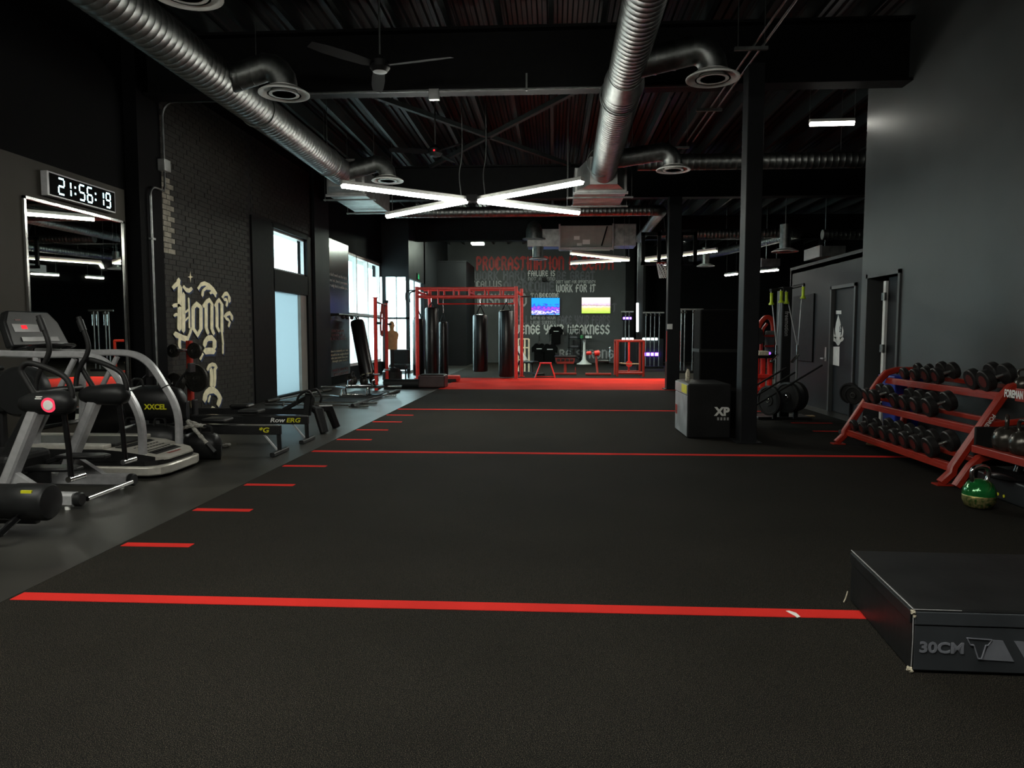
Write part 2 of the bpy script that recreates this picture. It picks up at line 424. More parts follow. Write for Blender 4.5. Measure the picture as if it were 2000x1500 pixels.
GOTH = {
    'A': (3, [[(.5, 0), (.5, 3.8), (1.5, 5), (2.5, 3.8), (2.5, 0)], [(.5, 2.3), (2.5, 2.3)]]),
    'B': (3, [[(.5, 0), (.5, 5), (1.9, 5), (2.5, 4), (1.7, 2.7), (.5, 2.7)], [(1.7, 2.7), (2.5, 1.5), (1.9, 0), (.5, 0)]]),
    'C': (3, [[(2.5, 4.2), (1.6, 5), (.5, 4), (.5, 1), (1.5, 0), (2.5, .7)], [(1.3, 4), (1.3, 1.2)]]),
    'D': (3, [[(.5, 0), (.5, 5), (1.7, 5), (2.5, 4), (2.5, 1), (1.6, 0), (.5, 0)]]),
    'E': (3, [[(2.5, 4.2), (1.6, 5), (.5, 4), (.5, 1), (1.5, 0), (2.5, .7)], [(.5, 2.6), (2.3, 2.6)]]),
    'F': (2.8, [[(2.5, 4.7), (1.2, 5), (.6, 4.2), (.6, 0)], [(.1, 2.7), (2, 2.7)]]),
    'G': (3, [[(2.5, 4.2), (1.6, 5), (.5, 4), (.5, 1), (1.5, 0), (2.5, .9), (2.5, 2.4), (1.6, 2.6)]]),
    'H': (3, [[(.5, 5), (.5, 0)], [(.5, 2.4), (1.6, 3.2), (2.5, 2.4), (2.5, 0)], [(2.5, 5), (2.5, 3.6)]]),
    'I': (1.4, [[(.7, 5), (.7, 0)], [(.2, 2.6), (1.1, 2.6)]]),
    'J': (2.2, [[(1.6, 5), (1.6, .8), (.8, 0), (.2, .8)]]),
    'K': (3, [[(.5, 5), (.5, 0)], [(2.4, 5), (1, 2.8), (2.5, 0)]]),
    'L': (2.5, [[(.5, 5), (.5, .6), (1.2, 0), (2.2, .5)]]),
    'M': (4, [[(.5, 0), (.5, 5), (2, 4.2), (2, 0)], [(2, 4.2), (2.8, 5), (3.5, 4.2), (3.5, 0)]]),
    'N': (3, [[(.5, 0), (.5, 5)], [(.5, 4.2), (1.7, 5), (2.5, 4.2), (2.5, 0)]]),
    'O': (3, [[(1.5, 5), (.5, 4), (.5, 1), (1.5, 0), (2.5, 1), (2.5, 4), (1.5, 5)]]),
    'P': (3, [[(.5, 0), (.5, 5), (1.9, 5), (2.5, 4.1), (1.9, 2.4), (.5, 2.4)]]),
    'R': (3, [[(.5, 0), (.5, 5), (1.9, 5), (2.5, 4.1), (1.7, 2.6), (.5, 2.6)], [(1.6, 2.6), (2.5, 0)]]),
    'S': (3, [[(2.5, 4.3), (1.6, 5), (.5, 4.1), (.8, 2.9), (2.2, 2.2), (2.5, 1), (1.5, 0), (.4, .8)]]),
    'T': (3, [[(.2, 4.5), (1.2, 5), (2.7, 4.7)], [(1.4, 5), (1.4, .7), (.8, 0)]]),
    'U': (3, [[(.5, 5), (.5, .9), (1.4, 0), (2.5, .9)], [(2.5, 5), (2.5, 0)]]),
    'V': (3, [[(.5, 5), (.5, 1.3), (1.5, 0), (2.5, 1.3), (2.5, 5)]]),
    'W': (4, [[(.5, 5), (.5, .9), (1.3, 0), (2, .9), (2, 4)], [(2, .9), (2.8, 0), (3.5, .9), (3.5, 5)]]),
    'Y': (3, [[(.5, 5), (.5, 3), (1.5, 2.3), (2.5, 3)], [(2.5, 5), (2.5, 1), (1.5, 0)]]),
    "'": (1, [[(.5, 5), (.4, 4.2)]]), '"': (1.6, [[(.4, 5), (.3, 4.3)], [(1.1, 5), (1, 4.3)]]), ' ': (1.8, []),
}
_nib_n = [0]
def nib(mb, pts, w, o, ux, uy, t, mi=0, thin=0.55):
    """broad-nib stroke: the hull of a diamond nib dragged along each segment"""
    for a, b in zip(pts[:-1], pts[1:]):
        q = []
        for p in (a, b):
            q += [(p[0] - w / 2, p[1]), (p[0], p[1] - w * thin), (p[0] + w / 2, p[1]), (p[0], p[1] + w * thin)]
        q = sorted(set((round(x, 5), round(y, 5)) for x, y in q))
        def half(pp):
            h = []
            for p in pp:
                while len(h) > 1 and (h[-1][0] - h[-2][0]) * (p[1] - h[-2][1]) - (h[-1][1] - h[-2][1]) * (p[0] - h[-2][0]) <= 1e-9: h.pop()
                h.append(p)
            return h[:-1]
        hull = half(q) + half(q[::-1])
        _nib_n[0] += 1
        if len(hull) > 2: mb.prism(hull, o, ux, uy, t + 0.0006 * (_nib_n[0] % 11), mi)
def gothic(body, o, ux, uy, width, height, t=0.006, w=0.8):
    mb = MB(); tot = sum(GOTH.get(c, (3, []))[0] + 0.25 for c in body)
    kx, ky = width / tot, height / 5.0
    ux, uy = V(ux).normalized() * kx, V(uy).normalized() * ky
    x = 0.0
    for c in body:
        g = GOTH.get(c, (3, []))
        for st in g[1]: nib(mb, [(x + p[0], 0.3 + p[1] * 0.88) for p in st], w, o, ux, uy, t)
        x += g[0] + 0.25
    return mb

# =================================================================== STRUCTURE
XL, XR, ZC = -6.3, 5.0, 6.2
YB = 36.0
# ---- floor
mb = MB(); mb.box((-6.7, -5.2, -0.2), (14.2, 37.5, 0.0))
floor = struct(mb.build('floor', MT['rubber'], smooth=0))
mb = MB(); mb.box((-3.05, -5.0, 0.0), (4.95, 18.8, 0.010)); mb.build('turf', MT['turf'], floor, smooth=0)
mb = MB(); mb.box((-3.05, 18.8, 0.0), (3.7, 23.6, 0.012)); mb.build('red_turf', MT['redturf'], floor, smooth=0)
mb = MB(); mb.box((-3.7, 23.6, 0.0), (9.0, 35.9, 0.006)); mb.build('training_floor', MT['turf'], floor, smooth=0)
mb = MB(); mb.box((-3.09, -5.0, 0.0), (-3.05, 18.8, 0.012)); mb.build('edge_strip', MT['rubber'], floor, smooth=0)
for k in range(-4, 16):
    y = 3.8 + 1.0 * k
    full = k % 5 == 0
    if k == 15 or (k > 10): continue
    mb = MB()
    if full: mb.box((-3.03, y - 0.056, 0.009), (4.45, y + 0.056, 0.0125))
    else: mb.box((-3.02, y - 0.042, 0.009), (-2.53, y + 0.042, 0.0125))
    mb.build('floor_line', MT['redline'], floor, smooth=0)
    if not full and k > 6:
        mb = MB(); mb.box((3.94, y - 0.036 + 0.25, 0.009), (4.6, y + 0.036 + 0.25, 0.0125)); mb.build('floor_line', MT['redline'], floor, smooth=0)
# ---- ceiling: corrugated steel deck, joists, girders, braces
mb = MB(); x = -6.7; prof = []
while x < 14.2:
    prof += [(x, ZC + 0.04), (x + 0.055, ZC + 0.04), (x + 0.075, ZC), (x + 0.13, ZC)]
    x += 0.15
prof.append((14.2, ZC + 0.04))
vs, fs = [], []
for px_, pz_ in prof: vs += [(px_, -5.2, pz_), (px_, 37.5, pz_)]
for i in range(len(prof) - 1): fs.append((2 * i, 2 * i + 1, 2 * i + 3, 2 * i + 2))
mb.add(vs, fs); mb.box((-6.7, -5.2, ZC + 0.05), (14.2, 37.5, ZC + 0.2))
ceiling = struct(mb.build('ceiling', MT['deck'], smooth=0))
x = -5.93; k = 0
while x < 13.5:
    mb = MB()
    mb.box((x - 0.035, -5.0, 5.90), (x + 0.035, 37.0, 5.925)); mb.box((x - 0.006, -5.0, 5.92), (x + 0.006, 37.0, 6.18)); mb.box((x - 0.035, -5.0, 6.17), (x + 0.035, 37.0, 6.199))
    mb.build('joist', MT['joist'], ceiling, smooth=0)
    x += 0.735
for gy in (10.75, 19.3, 27.8):
    mb = MB()
    mb.box((-6.29, gy - 0.16, 5.02), (13.9, gy + 0.16, 5.06)); mb.box((-6.29, gy - 0.03, 5.05), (13.9, gy + 0.03, 5.88)); mb.box((-6.29, gy - 0.16, 5.86), (13.9, gy + 0.16, 5.90))
    mb.build('girder', MT['steel_blk'], ceiling, smooth=0)
for a, b in (((-4.6, 11.2, 5.8), (0.4, 18.8, 5.8)), ((1.6, 11.2, 5.8), (-3.2, 18.8, 5.8)), ((-5.0, 5.6, 5.82), (-2.2, 8.0, 5.82)), ((-6.0, 8.3, 5.82), (-3.0, 6.0, 5.82))):
    mb = MB(); mb.beam(a, b, 0.09, 0.09); mb.build('brace', MT['joist'], ceiling, smooth=0)
# ---- outer walls out of frame that close the room
def slab(name, lo, hi, m):
    b = MB(); b.box(lo, hi); return struct(b.build(name, m, smooth=0))
slab('wall_rear', (-6.7, -5.4, 0), (14.2, -5.2, 6.3), MT['wall_blk'])
slab('wall_side_hall', (14.0, 10.4, 0), (14.2, 37.5, 6.3), MT['wall_blk'])
slab('wall_far_hall', (3.55, 37.3, 0), (14.0, 37.5, 6.3), MT['wall_blk'])
# ---- wall on the street side
mb = MB()
X0 = XL - 0.35
mb.box((X0, -5.2, 3.58), (XL, 10.35, 6.25)); mb.box((X0, -5.2, 0), (XL - 0.02, 10.35, 3.6))
mb.box((X0, 10.35, 0), (XL, 11.05, 6.25))
mb.box((X0, 11.05, 0), (XL - 0.03, 15.5, 6.25))
mb.box((X0, 15.5, 3.9), (XL - 0.03, 18.45, 6.25))
mb.box((X0, 18.45, 0), (XL, 21.9, 6.25))
mb.box((X0, 21.9, 4.02), (XL, 26.2, 6.25)); mb.box((X0, 21.9, 0), (XL, 26.2, 0.45))
wall_l = struct(mb.build('wall_left', MT['wall_blk'], smooth=0))
mb = MB(); mb.box((XL - 0.02, -5.1, 0.0), (XL + 0.03, 10.3, 3.58)); mb.build('wall_panel', MT['wall_pan'], wall_l, smooth=0)
mb = MB(); mb.box((XL, 10.4, 0), (XL + 0.2, 11.02, 5.9)); mb.build('pilaster', MT['wall_blk'], wall_l, smooth=0)
mb = MB(); mb.box((XL, 18.6, 0), (XL + 0.07, 19.8, 5.9)); mb.build('pilaster', MT['wall_mid'], wall_l, smooth=0)
mb = MB(); mb.box((XL - 0.04, 11.05, 0), (XL - 0.004, 14.75, 2.45)); mb.box((XL - 0.04, 11.05, 2.45), (XL - 0.012, 14.75, 5.6)); mb.box((XL - 0.04, 14.75, 3.95), (XL - 0.012, 18.45, 5.6)); mb.build('mortar_bed', MT['mortar'], wall_l, smooth=0)
# bricks: the nearest ones singly, the rest joined
BL, BH, BJ = 0.235, 0.0875, 0.011
cand = []
row = 0; z = 0.0
while z < 5.55:
    y = 11.05 - (BL / 2 if row % 2 else 0)
    while y < 18.44:
        y0, y1 = max(y, 11.055), min(y + BL - BJ, 18.44)
        if y1 - y0 > 0.03 and (y1 < 14.76 or z > 3.95):
            if not (y0 < 14.75 < y1): cand.append((y0, y1, z))
        y += BL
    z += BH; row += 1
cand_near = sorted([c for c in cand if 2.35 < c[2] < 5.0], key=lambda c: c[0])[:290]
near_set = set(cand_near)
for y0, y1, z in cand_near:
    d = random.uniform(-0.004, 0.004)
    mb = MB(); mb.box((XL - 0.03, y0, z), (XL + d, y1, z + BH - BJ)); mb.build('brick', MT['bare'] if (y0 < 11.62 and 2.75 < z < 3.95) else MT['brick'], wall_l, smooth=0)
mb = MB()
for c in cand:
    if c not in near_set:
        d = random.uniform(-0.003, 0.003)
        mb.box((XL - 0.03, c[0], c[2]), (XL + d, c[1], c[2] + BH - BJ))
o = mb.build('brickwork', MT['brick'], wall_l, smooth=0); o['kind'] = 'stuff'
# mural lettering painted on the brick: strokes in mural units mapped to the wall plane
def mural(u, v):
    p = onx(320 + u / 5.0, 520 + v / 5.0, XL + 0.006)
    return p.y, p.z
MUR = [  # (points, nib width in mural units)
    ([(152, 205), (148, 420), (146, 610)], 34), ([(186, 275), (188, 470), (186, 630)], 26),
    ([(88, 205), (112, 180), (136, 165), (142, 135)], 30), ([(192, 205), (215, 232), (242, 238), (264, 222)], 24),
    ([(88, 385), (118, 378), (150, 390)], 22), ([(98, 480), (118, 470), (150, 490)], 18), ([(190, 460), (218, 440), (240, 420)], 12), ([(190, 540), (218, 515), (240, 495)], 12),
    ([(238, 315), (244, 460), (246, 600)], 13), ([(108, 665), (140, 680), (180, 700), (222, 712)], 34), ([(232, 700), (250, 655), (262, 612)], 20),
    ([(150, 700), (146, 760), (150, 800)], 22),
    ([(315, 368), (282, 402), (282, 605), (325, 672)], 27), ([(315, 368), (358, 402), (358, 610), (325, 672)], 27),
    ([(385, 385), (408, 350), (408, 470), (408, 600), (424, 650)], 24), ([(408, 350), (440, 330), (466, 372), (466, 610), (482, 655)], 24),
    ([(500, 385), (512, 360), (515, 480), (515, 590), (532, 630)], 22), ([(515, 350), (535, 330), (562, 372), (562, 520), (562, 640)], 22), ([(562, 640), (574, 760), (574, 850)], 12),
    ([(335, 215), (358, 178), (395, 168), (440, 188), (480, 225), (504, 262)], 22), ([(372, 285), (378, 238), (408, 212), (445, 215), (472, 240)], 18), ([(448, 262), (470, 252), (492, 268), (500, 292)], 14),
    ([(572, 300), (590, 270), (615, 268), (634, 300), (636, 340)], 20), ([(585, 325), (605, 325), (615, 350), (608, 385)], 15),
    ([(592, 490), (615, 465), (640, 458), (660, 485), (662, 515)], 20), ([(605, 512), (625, 520), (640, 545), (630, 585)], 15),
    ([(395, 770), (402, 728), (430, 702), (465, 700), (490, 730), (490, 790)], 30), ([(400, 830), (440, 826), (485, 828)], 34), ([(355, 905), (368, 872), (376, 860)], 18),
    ([(425, 1008), (436, 975), (470, 958), (498, 966), (508, 990)], 20), ([(456, 1010), (462, 1080), (460, 1165)], 26), ([(492, 1005), (494, 1090), (488, 1165)], 20),
    ([(396, 1302), (404, 1245), (440, 1212), (480, 1208), (520, 1240), (545, 1290), (530, 1345)], 36), ([(432, 1320), (438, 1290), (446, 1270)], 15), ([(470, 1390), (490, 1400)], 24),
]
def mural_mb(du, dv, grow, t):
    b = MB()
    for pts, w in MUR:
        q = [mural(u + du, v + dv) for u, v in pts]
        ku = abs(mural(pts[0][0] + 10, pts[0][1])[0] - mural(pts[0][0], pts[0][1])[0]) / 10
        ww = w * grow * ku
        # stroke across the wall: x = along the wall, y = height
        nib(b, q, ww, (XL + 0.006, 0, 0), (0, 1, 0), (0, 0, 1), t, thin=0.38)
    return b
b = mural_mb(9, 11, 1.5, 0.001); b.build('mural_shadow', MT['navy'], wall_l, smooth=0)
b = mural_mb(0, 0, 1.2, 0.009)
q = [mural(258 + dx, 105 + dy) for dx, dy in ((0, -55), (6, -8), (26, 0), (6, 8), (0, 55), (-6, 8), (-26, 0), (-6, -8))]
b.prism(q, (XL + 0.006, 0, 0), (0, 1, 0), (0, 0, 1), 0.004)
b.build('mural_lettering', MT['cream'], wall_l, smooth=0)
# poster banner on the wall between the windows
pb = bpy.data.materials.new('printed_banner'); pb.use_nodes = True
nt = pb.node_tree; B = nt.nodes['Principled BSDF']
tc = nt.nodes.new('ShaderNodeTexCoord'); sp = nt.nodes.new('ShaderNodeSeparateXYZ'); nt.links.new(tc.outputs['Generated'], sp.inputs[0])
rp = nt.nodes.new('ShaderNodeValToRGB'); nt.links.new(sp.outputs['Z'], rp.inputs['Fac'])
stops = [(0.0, (.02, .012, .012)), (0.30, (.03, .016, .014)), (0.45, (.035, .022, .02)), (0.50, (.03, .03, .11)), (0.535, (.045, .028, .10)), (0.57, (.075, .022, .075)), (0.60, (.04, .018, .04)), (0.66, (.014, .013, .014)), (0.80, (.016, .014, .014)), (0.84, (.055, .014, .014)), (0.88, (.02, .014, .014)), (1.0, (.014, .014, .015))]
el = rp.color_ramp.elements
while len(el) < len(stops): el.new(0.5)
for e_, (p_, c_) in zip(el, stops): e_.position = p_; e_.color = (*c_, 1)
nt.links.new(rp.outputs['Color'], B.inputs['Base Color']); B.inputs['Roughness'].default_value = 0.22
banner = thing('wall_banner', 'dark glossy printed banner with small white writing, hung between the two street windows', 'banner', (XL, 20.85, 0.2))
mb = MB(); mb.box((XL + 0.005, 19.86, 0.25), (XL + 0.02, 21.85, 4.15)); mb.build('sheet', pb, banner, smooth=0)
def bline(pxl, pxr, py, size, body, m):
    z = onx((pxl + pxr) / 2, py, XL + 0.02).z; y0 = onx(pxl, py, XL + 0.02).y; y1 = onx(pxr, py, XL + 0.02).y
    text_mb(body, size, (XL + 0.021, y0, z), (0, 1, 0), (0, 0, 1), 0.002, width=min(y1, 21.8) - y0).build('lettering', m, banner, smooth=0)
bline(637, 677, 541, 0.13, "If you don't work out the day it", MT['t_white']); bline(637, 678, 552, 0.13, "becomes 'no', then it overcomes", MT['t_white']); bline(638, 678, 562, 0.13, "Your only limit is within you", MT['t_white'])
bline(648, 672, 649, 0.11, "DISCIPLINE", MT['ban_red']); bline(648, 674, 657, 0.11, "OVER ALL", MT['ban_red']); bline(646, 676, 664, 0.11, "EXCUSES", MT['ban_red'])
bline(641, 680, 687, 0.088, "It's time to outwork your own", MT['cream']); bline(642, 680, 694, 0.088, "mind and let the weight of it all", MT['cream']); bline(645, 679, 700, 0.088, "make you more than you", MT['cream']); bline(649, 678, 706, 0.088, "thought you can be", MT['cream'])
bline(650, 680, 724, 0.11, "NO LIMITS", MT['ban_red']); bline(652, 680, 732, 0.11, "NO EXCUSE", MT['ban_red'])
# ---- glazed street door and transom
door1 = struct(bpy.data.objects.new('door_1', None)); COL.objects.link(door1); door1.location = (XL - 0.1, 17.0, 0)
mb = MB()
f0, f1 = XL - 0.16, XL + 0.02
mb.box((f0, 14.78, 0), (f1, 15.95, 3.95)); mb.box((f0, 18.15, 0), (f1, 18.46, 3.95)); mb.box((f0, 15.9, 2.45), (f1, 18.2, 2.93)); mb.box((f0, 15.9, 3.86), (f1, 18.2, 3.97)); mb.box((f0, 15.9, 0), (f1, 18.2, 0.04))
mb.build('frame', MT['steel_blk'], door1, smooth=0)
mb = MB(); mb.box((XL - 0.14, 17.72, 0.04), (XL - 0.03, 18.15, 2.45)); mb.build('jamb', MT['ahu'], door1, smooth=0)
mb = MB(); mb.box((XL - 0.11, 15.95, 0.04), (XL - 0.10, 17.73, 2.45)); mb.build('pane', MT['frost'], door1, smooth=0)
win1 = struct(bpy.data.objects.new('window_1', None)); COL.objects.link(win1); win1.location = (XL - 0.1, 17.0, 2.93)
mb = MB()
for lo, hi in (((15.5, 2.93), (15.56, 3.86)), ((18.1, 2.93), (18.15, 3.86)), ((15.5, 2.93), (18.15, 2.98)), ((15.5, 3.81), (18.15, 3.86))):
    mb.box((XL - 0.14, lo[0], lo[1]), (XL - 0.06, hi[0], hi[1]))
mb.build('frame', MT['silver'], win1, smooth=0)
mb = MB(); mb.box((XL - 0.105, 15.55, 2.97), (XL - 0.095, 18.1, 3.82)); mb.build('pane', MT['glass'], win1, smooth=0)
# ---- big street window
win2 = struct(bpy.data.objects.new('window_2', None)); COL.objects.link(win2); win2.location = (XL - 0.1, 24.0, 0.45)
mb = MB()
for y in (21.9, 23.0, 24.4, 26.08): mb.box((XL - 0.2, y, 0.45), (XL - 0.06, y + 0.09, 4.0))
for z in (0.45, 2.05, 3.92): mb.box((XL - 0.2, 21.9, z), (XL - 0.06, 26.17, z + 0.09))
mb.build('frame', MT['whitep'], win2, smooth=0)
for y0, y1 in ((21.99, 23.0), (23.09, 24.4), (24.49, 26.08)):
    for z0, z1 in ((0.54, 2.05), (2.14, 3.92)):
        mb = MB(); mb.box((XL - 0.135, y0, z0), (XL - 0.125, y1, z1)); mb.build('pane', MT['glass'], win2, smooth=0)
# ---- entrance vestibule
XV = -5.3
mb = MB(); mb.box((XL - 0.35, 26.2, 3.55), (XV, 26.35, 6.25)); mb.box((XL - 0.0, 26.2, 0), (XL + 0.12, 26.35, 3.56)); mb.box((XV - 0.12, 26.2, 0), (XV, 26.35, 3.56)); mb.box((XL, 26.2, 2.0), (XV, 26.3, 2.07))
mb.box((XV - 0.12, 26.35, 3.5), (XV, 29.6, 6.25)); mb.box((XV - 0.12, 29.3, 0), (XV, 36.0, 6.25))
struct(mb.build('wall_vestibule', MT['wall_mid'], smooth=0))
win3 = struct(bpy.data.objects.new('window_3', None)); COL.objects.link(win3); win3.location = (-5.8, 26.25, 0)
mb = MB(); mb.box((XL + 0.12, 26.25, 0.1), (XV - 0.12, 26.26, 3.55)); mb.build('pane', MT['glass'], win3, smooth=0)
mb = MB(); mb.box((XL + 0.12, 26.23, 0), (XV - 0.12, 26.29, 0.1)); mb.box((XL + 0.5, 26.23, 0), (XL + 0.54, 26.29, 3.55)); mb.build('frame', MT['silver'], win3, smooth=0)
win4 = struct(bpy.data.objects.new('window_4', None)); COL.objects.link(win4); win4.location = (XV, 28, 0)
mb = MB(); mb.box((XV - 0.07, 26.35, 0.1), (XV - 0.06, 29.3, 3.5)); mb.build('pane', MT['glass'], win4, smooth=0)
mb = MB(); mb.box((XV - 0.09, 26.35, 0), (XV - 0.03, 29.3, 0.1)); mb.box((XV - 0.09, 27.5, 0), (XV - 0.03, 27.56, 3.5)); mb.build('frame', MT['silver'], win4, smooth=0)
# ---- block beside the vestibule and the lettered end wall
mb = MB(); mb.box((XV, 32.6, 0), (-3.96, 36.0, 4.76)); mb.box((XV, 32.58, 4.68), (-3.94, 32.6, 4.76))
struct(mb.build('wall_block', MT['wall_mid'], smooth=0))
mb = MB(); mb.box((-6.7, 36.0, 0), (3.55, 36.3, 5.6)); mb.box((-6.7, 36.05, 5.6), (3.55, 36.3, 6.25))
wall_b = struct(mb.build('wall_back', MT['wall_gry'], smooth=0))
def wline(px0, px1, pyt, pyb, body, m, w=0.8):
    w *= 1.05
    a = at(px0, pyb, YB - 0.012); c = at(px1, pyt, YB - 0.012)
    gothic(body, (a.x, YB - 0.002, a.z), (1, 0, 0), (0, 0, 1), c.x - a.x, c.z - a.z, 0.008, w).build('wall_lettering', m, wall_b, smooth=0)
wline(930, 1200, 500, 528, 'PROCRASTINATION IS DEATH', MT['t_red'], 0.95)
wline(926, 1028, 529, 548, 'WORK HARD', MT['t_dark'], 0.9); wline(1031, 1085, 528, 540, 'FAILURE IS', MT['t_white']); wline(1031, 1085, 541, 548, 'NOT AN END', MT['t_grey'])
wline(1087, 1163, 529, 548, 'BE GREAT', MT['t_dark'], 0.9)
wline(924, 981, 548, 562, '"CALLUS', MT['t_grey']); wline(983, 1084, 548, 571, 'OVERCOME', MT['t_dark'], 0.95)
wline(1086, 1163, 547, 554, "DON'T WAIT FOR OPPORTUNITY", MT['t_white'], 0.6); wline(1086, 1164, 555, 571, 'WORK FOR IT', MT['t_white'], 0.85)
wline(932, 1030, 574, 598, 'PUSH HARD', MT['t_grey'], 0.9); wline(1036, 1052, 572, 588, 'TO', MT['t_grey']); wline(1053, 1092, 572, 581, 'BECOME', MT['t_white'])
wline(1000, 1034, 616, 634, 'FALL', MT['t_dark'], 0.9); wline(1036, 1056, 616, 624, 'LIFE', MT['t_grey']); wline(1036, 1056, 626, 634, 'LIVE', MT['t_grey']); wline(1058, 1086, 616, 624, 'IS YOUR', MT['t_grey']); wline(1058, 1086, 626, 634, 'SUCCESS', MT['t_grey'])
wline(1089, 1192, 616, 634, 'FACE YOUR FEARS', MT['t_dark'], 0.9); wline(996, 1192, 634, 653, 'AVENGE YOUR WEAKNESS', MT['t_white'], 0.9)
wline(1092, 1200, 683, 700, 'BE STRONG', MT['t_grey']); wline(1190, 1206, 592, 610, 'IT', MT['t_dark'])
# dark framed opening beside the end wall
mb = MB(); mb.box((3.55, 35.6, 0), (3.95, 37.3, 6.2)); mb.box((4.15, 33.9, 0), (4.27, 34.1, 5.6))
struct(mb.build('trim_1', MT['steel_blk'], smooth=0))
# ---- wall on the dumbbell side, partition, doors
mb = MB(); mb.box((XR, -5.2, 0), (XR + 0.25, 10.75, 6.25)); mb.box((XR, 11.78, 0), (XR + 0.25, 12.05, 6.25)); mb.box((XR, 10.75, 2.36), (XR + 0.25, 11.78, 6.25))
wall_r = struct(mb.build('wall_right', MT['wall_gry'], smooth=0))
mb = MB(); mb.box((XR + 0.25, -5.2, 0), (14.2, -5.0, 6.25)); mb.box((XR + 0.25, 10.4, 0), (14.2, 10.5, 6.25)); struct(mb.build('wall_office', MT['wall_blk'], smooth=0))
door2 = struct(bpy.data.objects.new('door_2', None)); COL.objects.link(door2); door2.location = (XR, 11.2, 0)
mb = MB(); mb.box((XR - 0.03, 10.70, 0), (XR + 0.2, 10.76, 2.42)); mb.box((XR - 0.03, 11.77, 0), (XR + 0.2, 11.83, 2.42)); mb.box((XR - 0.03, 10.70, 2.36), (XR + 0.2, 11.83, 2.42)); mb.build('frame', MT['wall_gry'], door2, smooth=0)
mb = MB(); mb.box((XR + 0.16, 10.76, 0.02), (XR + 0.2, 11.45, 2.35)); mb.build('leaf', MT['wall_mid'], door2, smooth=0)
mb = MB(); mb.box((XR + 0.12, 11.46, 0.02), (XR + 0.16, 11.54, 2.3)); mb.build('leaf_edge', MT['whitep'], door2, smooth=0)
for z in (0.3, 1.2, 2.0):
    mb = MB(); mb.box((XR + 0.09, 11.42, z), (XR + 0.12, 11.53, z + 0.12)); mb.cyl((XR + 0.085, 11.42, z), (XR + 0.085, 11.42, z + 0.12), 0.012, 8); mb.build('hinge', MT['galv'], door2)
XP = 5.3
mb = MB(); mb.box((XP, 12.05, 0), (XP + 0.15, 13.0, 2.9)); mb.box((XP, 14.05, 0), (XP + 0.15, 16.5, 2.9)); mb.box((XP, 13.0, 2.32), (XP + 0.15, 14.05, 2.9)); mb.box((XP - 0.02, 12.05, 2.88), (XP + 0.17, 16.5, 2.94)); mb.box((XR + 0.2, 12.0, 0), (XP + 0.1, 12.1, 2.9)); mb.box((XP, 16.4, 0), (9.0, 16.55, 2.9)); mb.box((XP, 12.05, 2.8), (9.0, 16.5, 2.9))
wall_p = struct(mb.build('wall_partition', MT['wall_mid'], smooth=0))
door3 = struct(bpy.data.objects.new('door_3', None)); COL.objects.link(door3); door3.location = (XP, 13.5, 0)
mb = MB(); mb.box((XP - 0.03, 12.95, 0), (XP + 0.1, 13.01, 2.38)); mb.box((XP - 0.03, 14.04, 0), (XP + 0.1, 14.10, 2.38)); mb.box((XP - 0.03, 12.95, 2.32), (XP + 0.1, 14.1, 2.38)); mb.build('frame', MT['wall_gry'], door3, smooth=0)
mb = MB(); mb.box((XP + 0.04, 13.01, 0.01), (XP + 0.09, 14.04, 2.32)); mb.build('leaf', MT['wall_mid'], door3, smooth=0)
mb = MB(); a = onx(1617, 690, XP + 0.03); mb.box((XP - 0.02, a.y - 0.03, 0.95), (XP + 0.04, a.y + 0.03, 1.22)); mb.tube([(XP - 0.01, a.y, 1.0), (XP - 0.06, a.y, 1.0), (XP - 0.06, a.y + 0.13, 1.0)], 0.012); mb.build('door_handle', MT['silver'], door3)
# rocket-shaped decal and paper sheet on that door
def dpt(u, v):
    p = onx(1460 + u / 4.686, 540 + v / 4.686, XP + 0.038); return (-p.y, p.z)
mb = MB(); o_, ux_, uy_ = (XP + 0.039, 0, 0), (0, -1, 0), (0, 0, 1)
mb.prism([dpt(*p) for p in ((830, 350), (850, 420), (858, 480), (850, 560), (838, 600), (818, 600), (806, 560), (802, 480), (812, 420))], o_, ux_, uy_, 0.002)
for sgn in (-1, 1):
    f = lambda u: 829 + sgn * (u - 829)
    mb.prism([dpt(f(u), v) for u, v in ((868, 455), (878, 500), (872, 545), (850, 580), (845, 560), (862, 530), (866, 495))], o_, ux_, uy_, 0.002)
    mb.prism([dpt(f(u), v) for u, v in ((850, 560), (868, 545), (882, 570), (872, 590), (852, 600), (838, 626), (829, 632), (829, 600), (840, 590))], o_, ux_, uy_, 0.002)
mb.build('rocket_decal', MT['t_white'], door3, smooth=0)
mb = MB()
mb.prism([dpt(*p) for p in ((786, 642), (842, 642), (838, 820), (782, 808))], o_, ux_, uy_, 0.002); mb.prism([dpt(*p) for p in ((810, 312), (858, 312), (858, 344), (810, 344))], o_, ux_, uy_, 0.002)
mb.build('paper_notice', MT['whitep'], door3, smooth=0)
p0 = dpt(845, 450); p1 = dpt(845, 510)
text_mb('GIS', 0.13, (XP + 0.036, -p0[0], p0[1]), (0, 0, -1), (0, -1, 0), 0.002, width=p0[1] - p1[1], bold=0.003).build('lettering', MT['gloss'], door3, smooth=0)
# ---- outside
mb = MB(); mb.box((-60, -40, -0.25), (XL - 0.36, 80, -0.2)); struct(mb.build('ground_outside', MT['concrete'], smooth=0))
mb = MB(); mb.box((-16, -10, -0.2), (-15.5, 60, 2.9)); struct(mb.build('wall_neighbour', MT['stucco'], smooth=0))
mb = MB(); mb.box((-8.3, 17.55, -0.2), (-7.9, 17.95, 5.0)); mb.box((-8.3, -5, 4.4), (-7.0, 40, 4.7)); struct(mb.build('trim_2', MT['stucco'], smooth=0))
